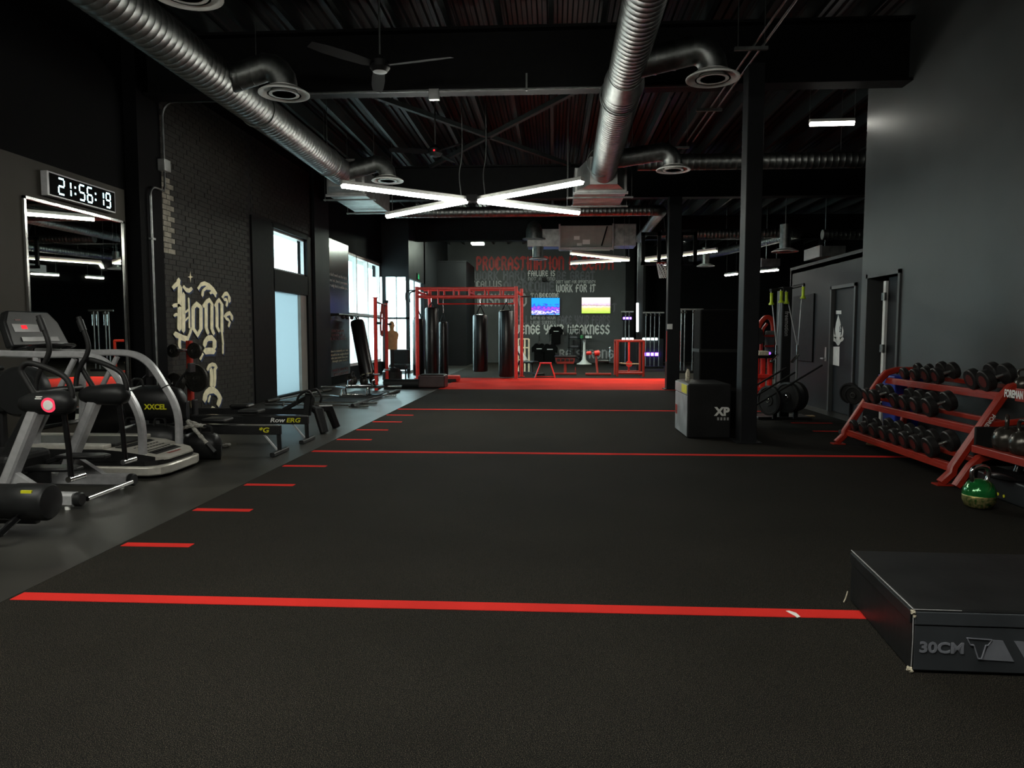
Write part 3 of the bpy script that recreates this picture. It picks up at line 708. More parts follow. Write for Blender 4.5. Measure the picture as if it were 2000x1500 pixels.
# ---- steel columns
def column(lo, hi, label, switch=False):
    t = thing('steel_column', label, 'column', ((lo[0] + hi[0]) / 2, (lo[1] + hi[1]) / 2, 0))
    b = MB(); b.box((lo[0], lo[1], 0.0), (hi[0], hi[1], 5.02)); b.build('shaft', MT['colm'], t, smooth=0, bevel=0.012)
    b = MB(); b.box((lo[0] - 0.06, lo[1] - 0.06, 0.012), (hi[0] + 0.06, hi[1] + 0.06, 0.03)); b.build('base_plate', MT['colm'], t, smooth=0)
    if switch:
        p = at(1308, 638, lo[1]); b = MB(); b.box((p.x - 0.07, lo[1] - 0.03, p.z - 0.07), (p.x + 0.07, lo[1], p.z + 0.07)); b.build('switch_plate', MT['whitep'], t, smooth=0, bevel=0.01)
        for xx in (lo[0] - 0.015, hi[0] + 0.003):
            b = MB(); b.box((xx, lo[1] + 0.02, 0.75), (xx + 0.012, lo[1] + 0.06, 1.55)); b.build('red_edge_tape', MT['redb'], t, smooth=0)
    return t
column((2.53, 9.78), (2.745, 10.06), 'dark grey square steel column beside the black padded box')
column((2.97, 18.98), (3.30, 19.28), 'dark grey square column with a white switch plate at the red turf', True)
column((3.22, 28.0), (3.44, 28.22), 'thin dark column behind the small red cage at the back')

# =================================================================== CEILING SERVICES
def ribbed(mb, a, b, r, pitch=0.11, rib=0.0035, n=28):
    a, b = V(a), V(b); L = (b - a).length; prof = [(r, 0)]
    t = pitch
    while t < L - 0.05:
        prof += [(r, t - 0.009), (r + rib, t), (r, t + 0.009)]; t += pitch
    prof.append((r, L))
    mb.lathe(prof, a, b, n); return mb
def diffuser(t, c, r=0.29):
    """round ceiling diffuser: outer flared ring and inner cones"""
    c = V(c)
    mb = MB(); mb.lathe([(r * 0.60, 0.07), (r * 0.72, 0.07), (r, 0.015), (r * 1.0, 0.0), (r * 0.93, 0.0), (r * 0.74, 0.03), (r * 0.60, 0.055)], c, c + V((0, 0, 1)), 36); mb.build('diffuser_ring', MT['whitep'], t)
    for k, q in enumerate((0.66, 0.46, 0.27)):
        mb = MB(); mb.lathe([(r * q, 0.0), (r * q - 0.02, 0.0), (r * q - 0.06, 0.05), (r * q - 0.04, 0.052)], c, c + V((0, 0, 1)), 32)
        mb.build('diffuser_cone', MT['whitep'], t)
    mb = MB(); mb.cyl(c + V((0, 0, 0.075)), c + V((0, 0, 0.09)), r * 0.60, 24); mb.build('diffuser_throat', MT['whitep'], t)
def branch(t, start, c, r=0.165):
    """side branch: spigot, horizontal run, segmented elbow, drop, diffuser"""
    s, c = V(start), V(c); hz = s.z
    d = V((c.x - s.x, c.y - s.y, 0)); L = d.length; d.normalize()
    R = 0.22; z_end = c.z + 0.05; up = V((0, 0, 0.14))
    p = [s, s + d * (L - R) + up]
    ctr = s + d * (L - R) + up + V((0, 0, -R))
    pts = list(p)
    for i in range(1, 5):
        th = PI / 2 * (1 - i / 4)
        pts.append(ctr + d * (R * math.cos(th)) + V((0, 0, R * math.sin(th))))
    pts.append(V((c.x, c.y, z_end)))
    mb = MB(); mb.tube(pts, r, 24)
    mb.build('branch_elbow', MT['galv'], t, smooth=22)
    for q in (s + d * (L - R) * 0.3 + up * 0.3, s + d * (L - R - 0.02) + up, s + d * (L - R) * 0.65 + up * 0.65):
        mb = MB(); mb.cyl(q - d * 0.018, q + d * 0.018, r + 0.008, 24); mb.build('branch_collar', MT['galv'], t)
    diffuser(t, c, 0.315)
# main duct along the street wall
d1 = thing('air_duct', 'long spiral steel air duct running above the cardio machines', 'air duct', (-4.25, 6, 4.7))
DX, DZ = -4.25, 4.70
mb = MB(); ribbed(mb, (DX, -3.0, DZ), (DX, 14.5, DZ), 0.25); mb.build('spiral_pipe', MT['galv'], d1, smooth=25)
c1 = onz(555, 185, 4.5); c2 = onz(757, 354, 4.5); c0 = onz(377, 3, 4.5); c0.y -= 0.12
for c in (c0, c1, c2): branch(d1, (DX + 0.15, c.y, DZ), c)
for y in (1.0, 4.5, 10.3, 13.5):
    mb = MB(); mb.torus((DX, y, DZ), 0.258, 0.010, (0, 1, 0), 28, 6); mb.tube([(DX, y, DZ + 0.255), (DX, y, 5.9)], 0.006, 6); mb.build('hanger', MT['galv'], d1)
# main duct above the turf
d2 = thing('air_duct', 'thick spiral air duct over the turf with two side outlets', 'air duct', (0.9, 8, 4.7))
EX = 0.88
mb = MB(); ribbed(mb, (EX - 0.12, -3.0, DZ), (EX, 9.2, DZ), 0.215); mb.build('spiral_pipe', MT['galv'], d2, smooth=25)
mb = MB(); mb.lathe([(0.222, 0), (0.222, 0.05), (0.262, 0.38), (0.262, 0.46)], (EX, 9.15, DZ), (EX + 0.02, 9.7, DZ), 28); mb.build('reducer', MT['galv'], d2, smooth=25)
mb = MB(); ribbed(mb, (EX + 0.01, 9.58, DZ), (EX + 0.1, 14.6, DZ), 0.255, 0.10); mb.build('spiral_pipe', MT['galv'], d2, smooth=25)
c3 = onz(1392, 155, 4.5); c4 = onz(1315, 333, 4.5)
for c in (c3, c4): branch(d2, (EX + 0.12, c.y, DZ), c)
for y in (2.0, 6.2, 10.0, 13.8):
    mb = MB(); mb.torus((EX, y, DZ), 0.265, 0.010, (0, 1, 0), 28, 6); mb.tube([(EX, y, DZ + 0.26), (EX, y, 5.9)], 0.006, 6); mb.build('hanger', MT['galv'], d2)
# fan-coil boxes at the ends of the two ducts
def fancoil(label, x0, x1, y0, y1, z0, z1, duct_y, dx):
    t = thing('fan_coil_unit', label, 'air unit', ((x0 + x1) / 2, (y0 + y1) / 2, z0))
    mb = MB(); mb.box((x0, y0, z0), (x1, y1, z1)); mb.build('cabinet', MT['galv2'], t, smooth=0, bevel=0.01)
    mb = MB(); mb.add([(dx - 0.27, duct_y, DZ - 0.27), (dx + 0.27, duct_y, DZ - 0.27), (dx + 0.27, duct_y, DZ + 0.27), (dx - 0.27, duct_y, DZ + 0.27), (x0 + 0.05, y0, z0 + 0.04), (x1 - 0.05, y0, z0 + 0.04), (x1 - 0.05, y0, z1 - 0.04), (x0 + 0.05, y0, z1 - 0.04)],
                      [(0, 1, 2, 3), (4, 7, 6, 5), (0, 4, 5, 1), (1, 5, 6, 2), (2, 6, 7, 3), (3, 7, 4, 0)]); mb.build('transition', MT['galv2'], t, smooth=0)
    for y in (y0 + 0.02, y1 - 0.1):
        mb = MB(); mb.box((x0 - 0.03, y, z0 - 0.03), (x1 + 0.03, y + 0.05, z0 + 0.02)); mb.build('flange', MT['silver'], t, smooth=0)
    for y in (y0 + 0.3, y1 - 0.3):
        mb = MB(); mb.beam((x0 - 0.16, y, z0 - 0.05), (x1 + 0.16, y, z0 - 0.05), 0.045, 0.03); mb.build('support_channel', MT['galv'], t, smooth=0)
        for xx in (x0 - 0.13, x1 + 0.13):
            mb = MB(); mb.tube([(xx, y, z0 - 0.08), (xx, y, 6.19)], 0.006, 6); mb.build('threaded_rod', MT['galv'], t)
    return t
fancoil('sheet metal air unit at the far end of the street side duct', -4.72, -3.92, 14.9, 17.2, 4.36, 4.9, 14.4, DX)
fancoil('sheet metal air unit at the far end of the duct over the turf', 0.42, 1.48, 14.95, 16.6, 4.36, 4.86, 14.5, EX + 0.1)
# cross ducts
def pipe_duct(label, runs, r, pitch=0.12):
    t = thing('cross_duct', label, 'air duct', runs[0][0])
    for a, b in runs:
        mb = MB(); ribbed(mb, a, b, r, pitch, 0.004, 22); mb.build('spiral_pipe', MT['galv'], t, smooth=25)
    for (a, b), (c, d) in zip(runs[:-1], runs[1:]):
        b, c = V(b), V(c); da, dc = (V(b) - V(a)).normalized(), (V(d) - V(c)).normalized()
        pts = []
        for i in range(7):
            u = i / 6; pts.append(b * (1 - u) ** 2 + (b + da * (da.dot(c - b))) * (2 * u * (1 - u)) + c * u ** 2)
        mb = MB(); mb.tube(pts, r + 0.006, 20); mb.build('elbow', MT['galv'], t, smooth=22)
    for a, b in runs:
        q = (V(a) + V(b)) / 2; mb = MB(); mb.tube([q + V((0, 0, r)), (q.x, q.y, 6.19)], 0.007, 6); mb.build('hanger_rod', MT['galv'], t)
    return t
pipe_duct('slim spiral duct crossing the room behind the X shaped light', [((-4.45, 20.2, 4.86), (2.7, 20.2, 4.86)), ((2.98, 20.5, 4.86), (3.10, 26.6, 4.9))], 0.145)
pipe_duct('spiral duct crossing behind the tall column towards the side hall', [((1.65, 14.6, 4.86), (9.5, 14.6, 4.86))], 0.155)
pipe_duct('spiral duct with a sharp bend deep in the side hall', [((3.6, 24.6, 4.80), (7.9, 24.6, 4.80)), ((8.15, 24.9, 4.80), (6.2, 33.0, 4.80))], 0.15)
pipe_duct('short spiral duct above the partition wall', [((7.4, 20.5, 4.20), (11.5, 20.5, 4.20))], 0.14)
for k, (px, py, Y, lab) in enumerate(((1533, 492, 20.5, 'white round air outlet hanging above the partition wall'), (1378, 520, 30.0, 'small round air outlet in the dark hall behind the backboard'))):
    p = at(px, py, Y); t = thing('air_outlet', lab, 'air outlet', p)
    mb = MB(); mb.cyl(p + V((0, 0, 0.05)), p + V((0, 0, 0.75)), 0.15, 20); mb.build('drop_pipe', MT['galv'], t); diffuser(t, p, 0.36)
    mb = MB(); mb.tube([p + V((0, 0, 0.7)), (p.x, p.y, 6.19)], 0.012, 6); mb.build('hanger_rod', MT['galv'], t)
for px0, px1, py0, py1, Y, lab in ((1488, 1524, 505, 520, 26.0, 'galvanised box duct lit pale green beside the tall column'), (1602, 1652, 480, 500, 20.2, 'pale lit box duct just above the partition wall')):
    a, b = at(px0, py1, Y), at(px1, py0, Y); t = thing('box_duct', lab, 'air duct', a)
    mb = MB(); mb.box((a.x, Y, a.z), (b.x, Y + 1.2, b.z)); mb.build('casing', MT['galv2'], t, smooth=0)
    mb = MB(); mb.tube([((a.x + b.x) / 2, Y + 0.6, b.z), ((a.x + b.x) / 2, Y + 0.6, 6.19)], 0.012, 6); mb.build('hanger_rod', MT['galv'], t)
    mb = MB(); mb.box((a.x - 0.03, Y - 0.03, a.z - 0.02), (a.x + 0.04, Y + 1.2, b.z + 0.02)); mb.build('flange', MT['silver'], t, smooth=0)
# air handling unit at the back
p0, p1 = at(1093, 484, 26.5), at(1196, 440, 26.5)
ah = thing('air_handler', 'grey air handling unit with a round elbow hanging under the back ceiling', 'air unit', (p0.x, 26.5, p0.z))
mb = MB(); mb.box((p0.x, 26.5, p0.z), (p1.x, 27.6, p1.z)); mb.build('cabinet', MT['ahu'], ah, smooth=0, bevel=0.015)
for px, py, w, h in ((1121, 461, 11, 7), (1138, 468, 14, 9), (1127, 475, 9, 5)):
    q = at(px, py, 26.49); mb = MB(); mb.box((q.x, 26.485, q.z - h * 0.019), (q.x + w * 0.019, 26.5, q.z)); mb.build('data_plate', MT['whitep'], ah, smooth=0)
for px in (1093, 1198):
    q = at(px, 440, 26.4); mb = MB(); mb.box((q.x - 0.03, 26.42, p0.z - 0.1), (q.x + 0.03, 26.5, p1.z + 0.05)); mb.build('corner_post', MT['silver'], ah, smooth=0)
mb = MB(); a, b = at(1094, 488, 26.4), at(1196, 483, 26.4); mb.box((a.x, 26.35, a.z), (b.x, 26.5, b.z)); mb.build('drain_pan', MT['silver'], ah, smooth=0)
a, b = at(1175, 480, 26.3), at(1186, 442, 26.3); mb = MB(); mb.beam(a, b, 0.07, 0.05); mb.build('strut', MT['steel_blk'], ah, smooth=0)
a, b = at(1199, 480, 26.6), at(1243, 437, 26.6); mb = MB(); mb.box((a.x, 26.6, a.z), (b.x, 27.6, b.z)); mb.build('plenum', MT['galv2'], ah, smooth=0, bevel=0.01)
a, b = at(1030, 482, 26.6), at(1093, 447, 26.6); mb = MB(); mb.box((a.x, 26.6, a.z), (b.x, 27.5, b.z)); mb.build('return_box', MT['galv2'], ah, smooth=0, bevel=0.01)
a, b = at(1043, 466, 26.4), at(1043, 446, 26.4); mb = MB(); mb.lathe([(0.30, 0), (0.30, 0.3), (0.24, 0.5), (0.12, 0.62), (0, 0.66)], a, b, 24); mb.build('round_elbow', MT['galv'], ah)
mb = MB(); mb.cyl(a + V((0, 0, -0.03)), a, 0.42, 24); mb.build('elbow_flange', MT['galv'], ah)
a, b = at(1051, 482, 26.5), at(1051, 507, 26.5); mb = MB(); mb.cyl(a, b, 0.20, 20); mb.build('drop_pipe', MT['galv'], ah); diffuser(ah, b, 0.33)
# ---- ceiling fans (at rest)
def fan(label, hub, angs, L, rod_top, red=False):
    t = thing('ceiling_fan', label, 'fan', hub); h = V(hub)
    mb = MB(); mb.lathe([(0.02, -0.06), (0.09, -0.05), (0.13, 0.0), (0.13, 0.08), (0.06, 0.14), (0.03, 0.16)], h, h + V((0, 0, 1)), 20); mb.build('motor_hub', MT['blackp'], t)
    mb = MB(); mb.tube([h + V((0, 0, 0.15)), (h.x, h.y, rod_top)], 0.014, 8); mb.build('down_rod', MT['galv'], t)
    for a in angs:
        d = V((math.cos(a), math.sin(a), 0)); w = V((-d.y, d.x, 0.25)).normalized()
        mb = MB(); st = [(0.10, 0.05), (0.22, 0.075), (0.5, 0.09), (0.8, 0.085), (1.0, 0.06)]
        vs, fs = [], []
        for s_, hw in st:
            q = h + d * (s_ * L) + V((0, 0, 0.03))
            for dz in (-0.006, 0.006): vs += [q - w * hw + V((0, 0, dz)), q + w * hw + V((0, 0, dz))]
        for i in range(len(st) - 1):
            k = i * 4; fs += [(k, k + 1, k + 5, k + 4), (k + 2, k + 6, k + 7, k + 3), (k, k + 4, k + 6, k + 2), (k + 1, k + 3, k + 7, k + 5)]
        fs += [(0, 2, 3, 1), (16, 17, 19, 18)]
        mb.add(vs, fs); mb.build('fan_blade', MT['wall_blk'], t)
    if red:
        mb = MB(); mb.ball(h + V((0, -0.13, 0.03)), 0.018, 8); mb.build('indicator_light', MT['redlamp'], t)
h1, h2 = onz(742, 133, 4.9), onz(850, 300, 4.85)
fan('black ceiling fan near the first girder', h1, (math.radians(-132), math.radians(-14), math.radians(106)), 1.0, 5.9)
fan('ceiling fan with a tiny red light above the X shaped lamp', h2, (math.radians(195), math.radians(75), math.radians(-45)), 0.85, 5.9, True)
# ---- LED fixtures
def bar(t, a, b, led, w=0.092, h=0.07, lens=None):
    a, b = V(a), V(b); o = b - a
    mb = MB(); mb.rtube([a + V((0, 0, 0.03)), b + V((0, 0, 0.03))], w, h); br = mb.build('light_bar', MT['whitep'], t, smooth=30)
    d = o.normalized(); e = d * 0.004
    k = 0.40 if lens else 0.12
    mb = MB(); mb.sweep([a + e, b - e], [(-w * 0.48, -0.0078), (-w * k, -0.055), (w * k, -0.055), (w * 0.48, -0.0078)], up=(0, 0, 1)); mb.build('diffuser', led, br, smooth=0)
    if lens:
        mb = MB(); mb.sweep([a + e, b - e], [(-w * 0.36, -0.0552), (-w * 0.36, -0.058), (w * 0.36, -0.058), (w * 0.36, -0.0552)], up=(0, 0, 1)); mb.build('bottom_lens', lens, br, smooth=0)
def x_light(label, ends, inner, z, cables, led=MT['led']):
    c = (V(inner[0]) + V(inner[1])) / 2
    t = thing('x_light', label, 'ceiling light', c)
    mb = MB(); mb.cbox(c + V((0, 0, 0.03)), ((V(inner[0]) - V(inner[1])).length * 1.0, 0.22, 0.12)); mb.build('hub', MT['steel_blk'], t, smooth=0, bevel=0.01)
    for i, e in enumerate(ends): bar(t, inner[i // 2], e, led)
    for q in cables:
        mb = MB(); q = V(q); mb.tube(smooth_path([q + V((0, 0, 0.07)), q + V((-0.03, 0, 0.45)), q + V((0.02, 0, 0.9)), (q.x, q.y, 6.19)], 5), 0.010, 6); mb.build('cable', MT['galv'], t)
    return t
z = 3.8
i0, i1 = onz(912, 391, z), onz(934, 391, z)
x_light('glowing X shaped LED pendant over the turf', [onz(667, 360, z), onz(756, 421, z), onz(1138, 353, z), onz(1131, 414, z)], (i0, i1), z, [i0 + V((-0.1, 0, 0)), i1 + V((0.12, 0, 0))])
def x_at(label, cx, cy, hx=1.85, hy=1.45):
    x_light(label, [(cx - hx, cy - hy, z), (cx - hx, cy + hy, z), (cx + hx, cy - hy, z), (cx + hx, cy + hy, z)], ((cx - 0.1, cy, z), (cx + 0.1, cy, z)), z, [(cx - 0.2, cy, z), (cx + 0.2, cy, z)])
x_at('X shaped LED pendant overhead at the near end of the turf', -0.5, 1.7)
x_at('X shaped LED pendant overhead above the cardio machines by the mirror', -4.9, 3.0, 1.2, 1.2)
def v_light(label, apex, e0, e1, led):
    t = thing('v_light', label, 'ceiling light', apex)
    for e in (e0, e1): bar(t, apex, e, led, lens=MT['led4'])
    a = V(apex)
    for dx in (-0.5, -0.15):
        mb = MB(); mb.tube([a + V((dx, 0, 0.07)), (a.x + dx, a.y, 6.19)], 0.006, 6); mb.build('cable', MT['galv'], t)
v_light('pale V shaped LED pendant under the air handling unit', onz(1228, 506, 3.9), onz(1115, 493, 3.9), onz(1115, 513, 3.9), MT['led3'])
v_light('angled LED pendant glimpsed behind the backboard', onz(1258, 506, 3.9), onz(1400, 488, 3.9), onz(1300, 515, 3.9), MT['led3'])
p = onz(1581, 240, 5.0); q = onz(1669, 238, 5.0)
t = thing('bar_light', 'short LED bar light hanging in front of the grey wall', 'ceiling light', p); bar(t, p, q, emat('small_bar_lens', (1.0, 0.98, 0.88), 14.0), 0.07, 0.06)
for e in (p, q):
    mb = MB(); mb.tube([V(e) + V((0, 0, 0.07)), (e.x, e.y, 6.19)], 0.004, 6); mb.build('cable', MT['galv'], t)
def bar_light(label, a, b, led=MT['led2']):
    t = thing('bar_light', label, 'ceiling light', a); bar(t, a, b, led)
    for e in (V(a), V(b)):
        e = e.lerp((V(a) + V(b)) / 2, 0.2); mb = MB(); mb.tube([e + V((0, 0, 0.07)), (e.x, e.y, 6.19)], 0.004, 6); mb.build('cable', MT['galv'], t)
bar_light('thin LED bar low in the dark hall beside the tall column', onz(1417, 537, 3.9), onz(1440, 534, 3.9)); bar_light('LED bar seen past the tall column towards the red machine', onz(1479, 530, 3.9), onz(1520, 526, 3.9))
for k, (px, py, lab) in enumerate(((933, 476, 'small glowing ceiling lamp above the lettered wall'), (1217, 478, 'small glowing ceiling lamp beside the air handling unit'))):
    p = onz(px, py, 4.85 if k else 5.3); t = thing('ceiling_lamp', lab, 'ceiling light', p)
    mb = MB(); mb.cbox(p + V((0, 0, 0.07)), (0.56, 0.5, 0.10)); mb.build('housing', MT['whitep'], t, smooth=0, bevel=0.03)
    mb = MB(); mb.cbox(p, (0.52, 0.46, 0.08)); mb.build('lens', MT['trof'], t, smooth=0, bevel=0.03)
    mb = MB(); mb.tube([p + V((0, 0, 0.1)), (p.x, p.y, 6.19)], 0.01, 6); mb.build('stem', MT['steel_blk'], t)
# ---- conduits
cd = thing('wall_conduit', 'galvanised conduit with a junction box climbing the wall beside the mirror', 'conduit', (XL + 0.24, 10.7, 0))
wx = XL + 0.25
pts = [(wx, 10.62, 0.6), (wx, 10.60, 3.55)] + arc((wx, 10.75, 3.55), 0.15, PI, PI / 2, 5, (0, 1, 0), (0, 0, 1)) + [(wx, 10.98, 3.70), (wx, 11.02, 3.78), (wx, 11.02, 4.85)] + arc((wx + 0.2, 11.02, 4.85), 0.2, PI, PI / 2, 5) + [(-4.6, 11.02, 5.05)]
mb = MB(); mb.tube(pts, 0.016, 10); mb.build('pipe', MT['galv'], cd)
mb = MB(); mb.box((wx - 0.06, 10.93, 4.0), (wx + 0.06, 11.11, 4.18)); mb.build('junction_box', MT['galv2'], cd, smooth=0, bevel=0.008)
mb = MB(); mb.box((wx - 0.03, 10.57, 2.9), (wx + 0.03, 10.66, 2.93)); mb.build('clip', MT['galv'], cd, smooth=0)
cd2 = thing('ceiling_conduit', 'straight conduit with a junction box along the first girder', 'conduit', (-3, 10.5, 5.0))
mb = MB(); mb.tube([(-4.6, 10.54, 4.985), (2.5, 10.54, 4.985)], 0.015, 10); mb.build('pipe', MT['galv'], cd2)
q = at(848, 185, 10.52); mb = MB(); mb.cbox((q.x, 10.52, q.z), (0.15, 0.09, 0.15)); mb.build('junction_box', MT['galv2'], cd2, smooth=0, bevel=0.008)
for xx in (-0.4, 1.2):
    mb = MB(); mb.box((xx - 0.012, 10.52, 4.96), (xx + 0.012, 10.56, 5.2)); mb.build('clip', MT['galv'], cd2, smooth=0)
for k, dx in enumerate((0.0, 0.11)):
    t = thing('ceiling_conduit', ('conduit hung on short channels above the column line, turf side', 'conduit hung on short channels above the column line, wall side')[k], 'conduit', (2.43 + dx, 8, 5.0))
    mb = MB(); mb.tube([(2.43 + dx, -2.0, 5.0), (2.43 + dx, 13.6, 5.0)], 0.014, 8); mb.build('pipe', MT['galv'], t)
for k, (px, py) in enumerate(((1467, 94), (1385, 214), (1325, 288))):
    p = onz(px, py, 4.97); t = thing('conduit_hanger', ('hanging channel carrying two conduits, before the first outlet', 'hanging channel carrying two conduits, behind the first outlet', 'hanging channel carrying two conduits, above the far outlet')[k], 'hanger', p)
    mb = MB(); mb.beam((p.x - 0.2, p.y, 4.965), (p.x + 0.2, p.y, 4.965), 0.045, 0.04); mb.build('channel', MT['galv'], t, smooth=0)
    for dx in (-0.16, 0.16):
        mb = MB(); mb.tube([(p.x + dx, p.y, 4.97), (p.x + dx, p.y, 6.19)], 0.006, 6); mb.build('threaded_rod', MT['galv'], t)

# =================================================================== STREET-SIDE EQUIPMENT
# ---- mirror and clock
WX = XL + 0.032
mir = thing('wall_mirror', 'tall wall mirror with a thin bright frame under the digital clock', 'mirror', (WX, 9.24, 0.35))
mb = MB(); mb.box((WX, 8.27, 0.35), (WX + 0.008, 10.21, 3.09)); mb.build('glass', MT['mirror'], mir, smooth=0)
for lo, hi in (((8.24, 0.33), (8.275, 3.12)), ((10.205, 0.33), (10.24, 3.12)), ((8.24, 3.085), (10.24, 3.12)), ((8.24, 0.33), (10.24, 0.36))):
    mb = MB(); mb.box((WX, lo[0], lo[1]), (WX + 0.028, hi[0], hi[1])); mb.build('frame', MT['chrome'], mir, smooth=0)
clk = thing('digital_clock', 'black digital wall clock reading 21:56:19 in pale blue', 'clock', (WX, 9.25, 3.18))
mb = MB(); mb.box((WX, 8.57, 3.18), (WX + 0.09, 9.93, 3.48)); mb.build('case', MT['silver'], clk, smooth=0, bevel=0.006)
mb = MB(); mb.box((WX + 0.088, 8.60, 3.20), (WX + 0.094, 9.91, 3.46)); mb.build('face', MT['tee'], clk, smooth=0)
SEG = {'0': 'abcdef', '1': 'bc', '2': 'abged', '5': 'afgcd', '6': 'afgedc', '9': 'abfgcd'}
def seg7(ch, y0, w, z0, h):
    b = MB(); t = 0.021; X = WX + 0.0945; zm = z0 + h / 2
    S = {'a': ((y0, z0 + h), (y0 + w, z0 + h)), 'g': ((y0, zm), (y0 + w, zm)), 'd': ((y0, z0), (y0 + w, z0)), 'f': ((y0, zm), (y0, z0 + h)), 'b': ((y0 + w, zm), (y0 + w, z0 + h)), 'e': ((y0, z0), (y0, zm)), 'c': ((y0 + w, z0), (y0 + w, zm))}
    for c in SEG[ch]:
        (a0, b0), (a1, b1) = S[c]
        if a0 == a1: b.box((X, a0 - t / 2, b0 + 0.012), (X + 0.002, a0 + t / 2, b1 - 0.012))
        else: b.box((X, a0 + 0.006, b0 - t / 2), (X + 0.002, a1 - 0.006, b0 + t / 2))
    b.build('digit', MT['digit'], clk, smooth=0)
FY = lambda u: 8.60 + u * 1.31
for ch, u0, u1 in (('2', .12, .20), ('1', .215, .295), ('5', .425, .50), ('6', .545, .62), ('1', .74, .805), ('9', .85, .92)):
    seg7(ch, FY(u0), FY(u1) - FY(u0), 3.235, 0.19)
for u in (.36, .675):
    for z in (3.29, 3.37):
        mb = MB(); mb.box((WX + 0.0945, FY(u) - 0.013, z - 0.013), (WX + 0.0965, FY(u) + 0.013, z + 0.013)); mb.build('colon_dot', MT['digit'], clk, smooth=0)
# ---- incline treadmill
tm = thing('treadmill', 'silver treadmill with arched grey handrails and wide rounded step', 'treadmill', (-4.9, 7.5, 0))
def plan(x0, x1, y0, y1, c):
    return [(x0, y0), (x1 - c, y0), (x1 - c * 0.3, y0 + c * 0.5), (x1, y0 + c * 1.4), (x1, y1 - c * 1.4), (x1 - c * 0.3, y1 - c * 0.5), (x1 - c, y1), (x0, y1)]
mb = MB(); mb.prism(plan(-6.1, -4.0, 7.03, 7.97, 0.14), (0, 0, 0.03), (1, 0, 0), (0, 1, 0), 0.10); mb.build('bumper', MT['silver2'], tm, smooth=30, bevel=0.018)
mb = MB(); mb.prism(plan(-6.1, -4.05, 7.06, 7.94, 0.14), (0, 0, 0.12), (1, 0, 0), (0, 1, 0), 0.06); mb.build('shadow_gap', MT['blackp'], tm, smooth=30)
mb = MB(); vs, fs = [], []
hp = [(-4.03, 0.175, 0.19, 0.20), (-4.12, 0.175, 0.215, 0.09), (-4.45, 0.175, 0.285, 0.01), (-4.62, 0.175, 0.30, 0.0), (-6.1, 0.175, 0.31, 0.0)]
for x_, zb, zt, ins in hp:
    vs += [(x_, 7.05 + ins, zb), (x_, 7.95 - ins, zb), (x_, 7.95 - ins, zt), (x_, 7.05 + ins, zt)]
for i in range(len(hp) - 1):
    k = 4 * i; fs += [(k + 3, k + 7, k + 6, k + 2), (k, k + 1, k + 5, k + 4)]
fs += [(0, 3, 2, 1), (16, 17, 18, 19)]
mb.add(vs, fs)
mb.add(vs, [f for i in range(1, len(hp) - 1) for f in ((4 * i, 4 * i + 4, 4 * i + 7, 4 * i + 3), (4 * i + 1, 4 * i + 2, 4 * i + 6, 4 * i + 5))], 1)
mb.add(vs, [(0, 4, 7, 3), (1, 2, 6, 5)])
mb.build('hood', [MT['silver2'], MT['blackp']], tm, smooth=30)
mb = MB(); mb.add([(-4.16, 7.24, 0.226), (-4.16, 7.76, 0.226), (-4.58, 7.82, 0.305), (-4.58, 7.18, 0.305), (-4.16, 7.24, 0.20), (-4.16, 7.76, 0.20), (-4.58, 7.82, 0.28), (-4.58, 7.18, 0.28)], [(0, 1, 2, 3), (4, 7, 6, 5), (0, 4, 5, 1), (1, 5, 6, 2), (2, 6, 7, 3), (3, 7, 4, 0)]); mb.build('step_pad', MT['grip'], tm, smooth=0, bevel=0.01)
for i in range(6):
    for j in range(7):
        pass
mb = MB()
for i in range(5):
    for j in range(8):
        x_ = -4.22 - i * 0.07; zz = 0.226 + (-4.16 - x_) * 0.188
        mb.cyl((x_, 7.29 + j * 0.06, zz), (x_ - 0.001, 7.29 + j * 0.06, zz + 0.006), 0.018, 8)
o = mb.build('tread_texture', MT['blackp'], tm); o['kind'] = 'stuff'
mb = MB(); mb.box((-6.05, 7.22, 0.305), (-4.6, 7.78, 0.335)); mb.build('belt', MT['grip'], tm, smooth=0, bevel=0.01)
for y0, y1 in ((7.06, 7.2), (7.8, 7.94)):
    mb = MB(); mb.box((-6.08, y0, 0.30), (-4.62, y1, 0.345)); mb.build('side_rail', MT['silver2'], tm, smooth=0, bevel=0.012)
text_mb('freemotion', 0.055, (-4.10, 7.38, 0.216), (0, 1, 0), (-0.98, 0, 0.19), 0.002).build('lettering', MT['red'], tm, smooth=0)
for y in (7.15, 7.88):
    pts = smooth_path([(-4.26, y, 0.22), (-4.26, y, 0.52), (-4.31, y, 0.72), (-4.42, y, 0.92), (-4.55, y, 1.12), (-4.70, y, 1.235), (-4.9, y, 1.275), (-5.3, y, 1.275), (-5.9, y, 1.29)], 5)
    mb = MB(); mb.rtube(pts, 0.07, 0.075, up=(0, 1, 0)); mb.build('handrail', MT['silver'], tm, smooth=40)
    mb = MB(); mb.rtube([(-4.95, y, 1.23), (-5.42, y, 0.40), (-5.46, y, 0.32)], 0.045, 0.05, up=(0, 1, 0)); mb.build('diagonal_brace', MT['silver'], tm)
    mb = MB(); mb.rtube([(-5.36, y, 1.25), (-5.40, y, 0.33)], 0.06, 0.06, up=(0, 1, 0)); mb.build('post', MT['silver'], tm)
    mb = MB(); mb.torus((-4.40, y, 0.885), 0.046, 0.006, (0.5, 0, -0.87), 12, 6); mb.build('joint_ring', MT['blackp'], tm)
cm = M.Translation((-5.72, 7.52, 1.53)) @ M.Rotation(math.radians(-22), 4, 'Y')
cons = MB(); cons.prism([(-0.44, -0.22), (0.44, -0.22), (0.40, 0.06), (0.30, 0.19), (-0.30, 0.19), (-0.40, 0.06)], (0, 0, 0), (0, 1, 0), (0, 0, 1), 0.09)
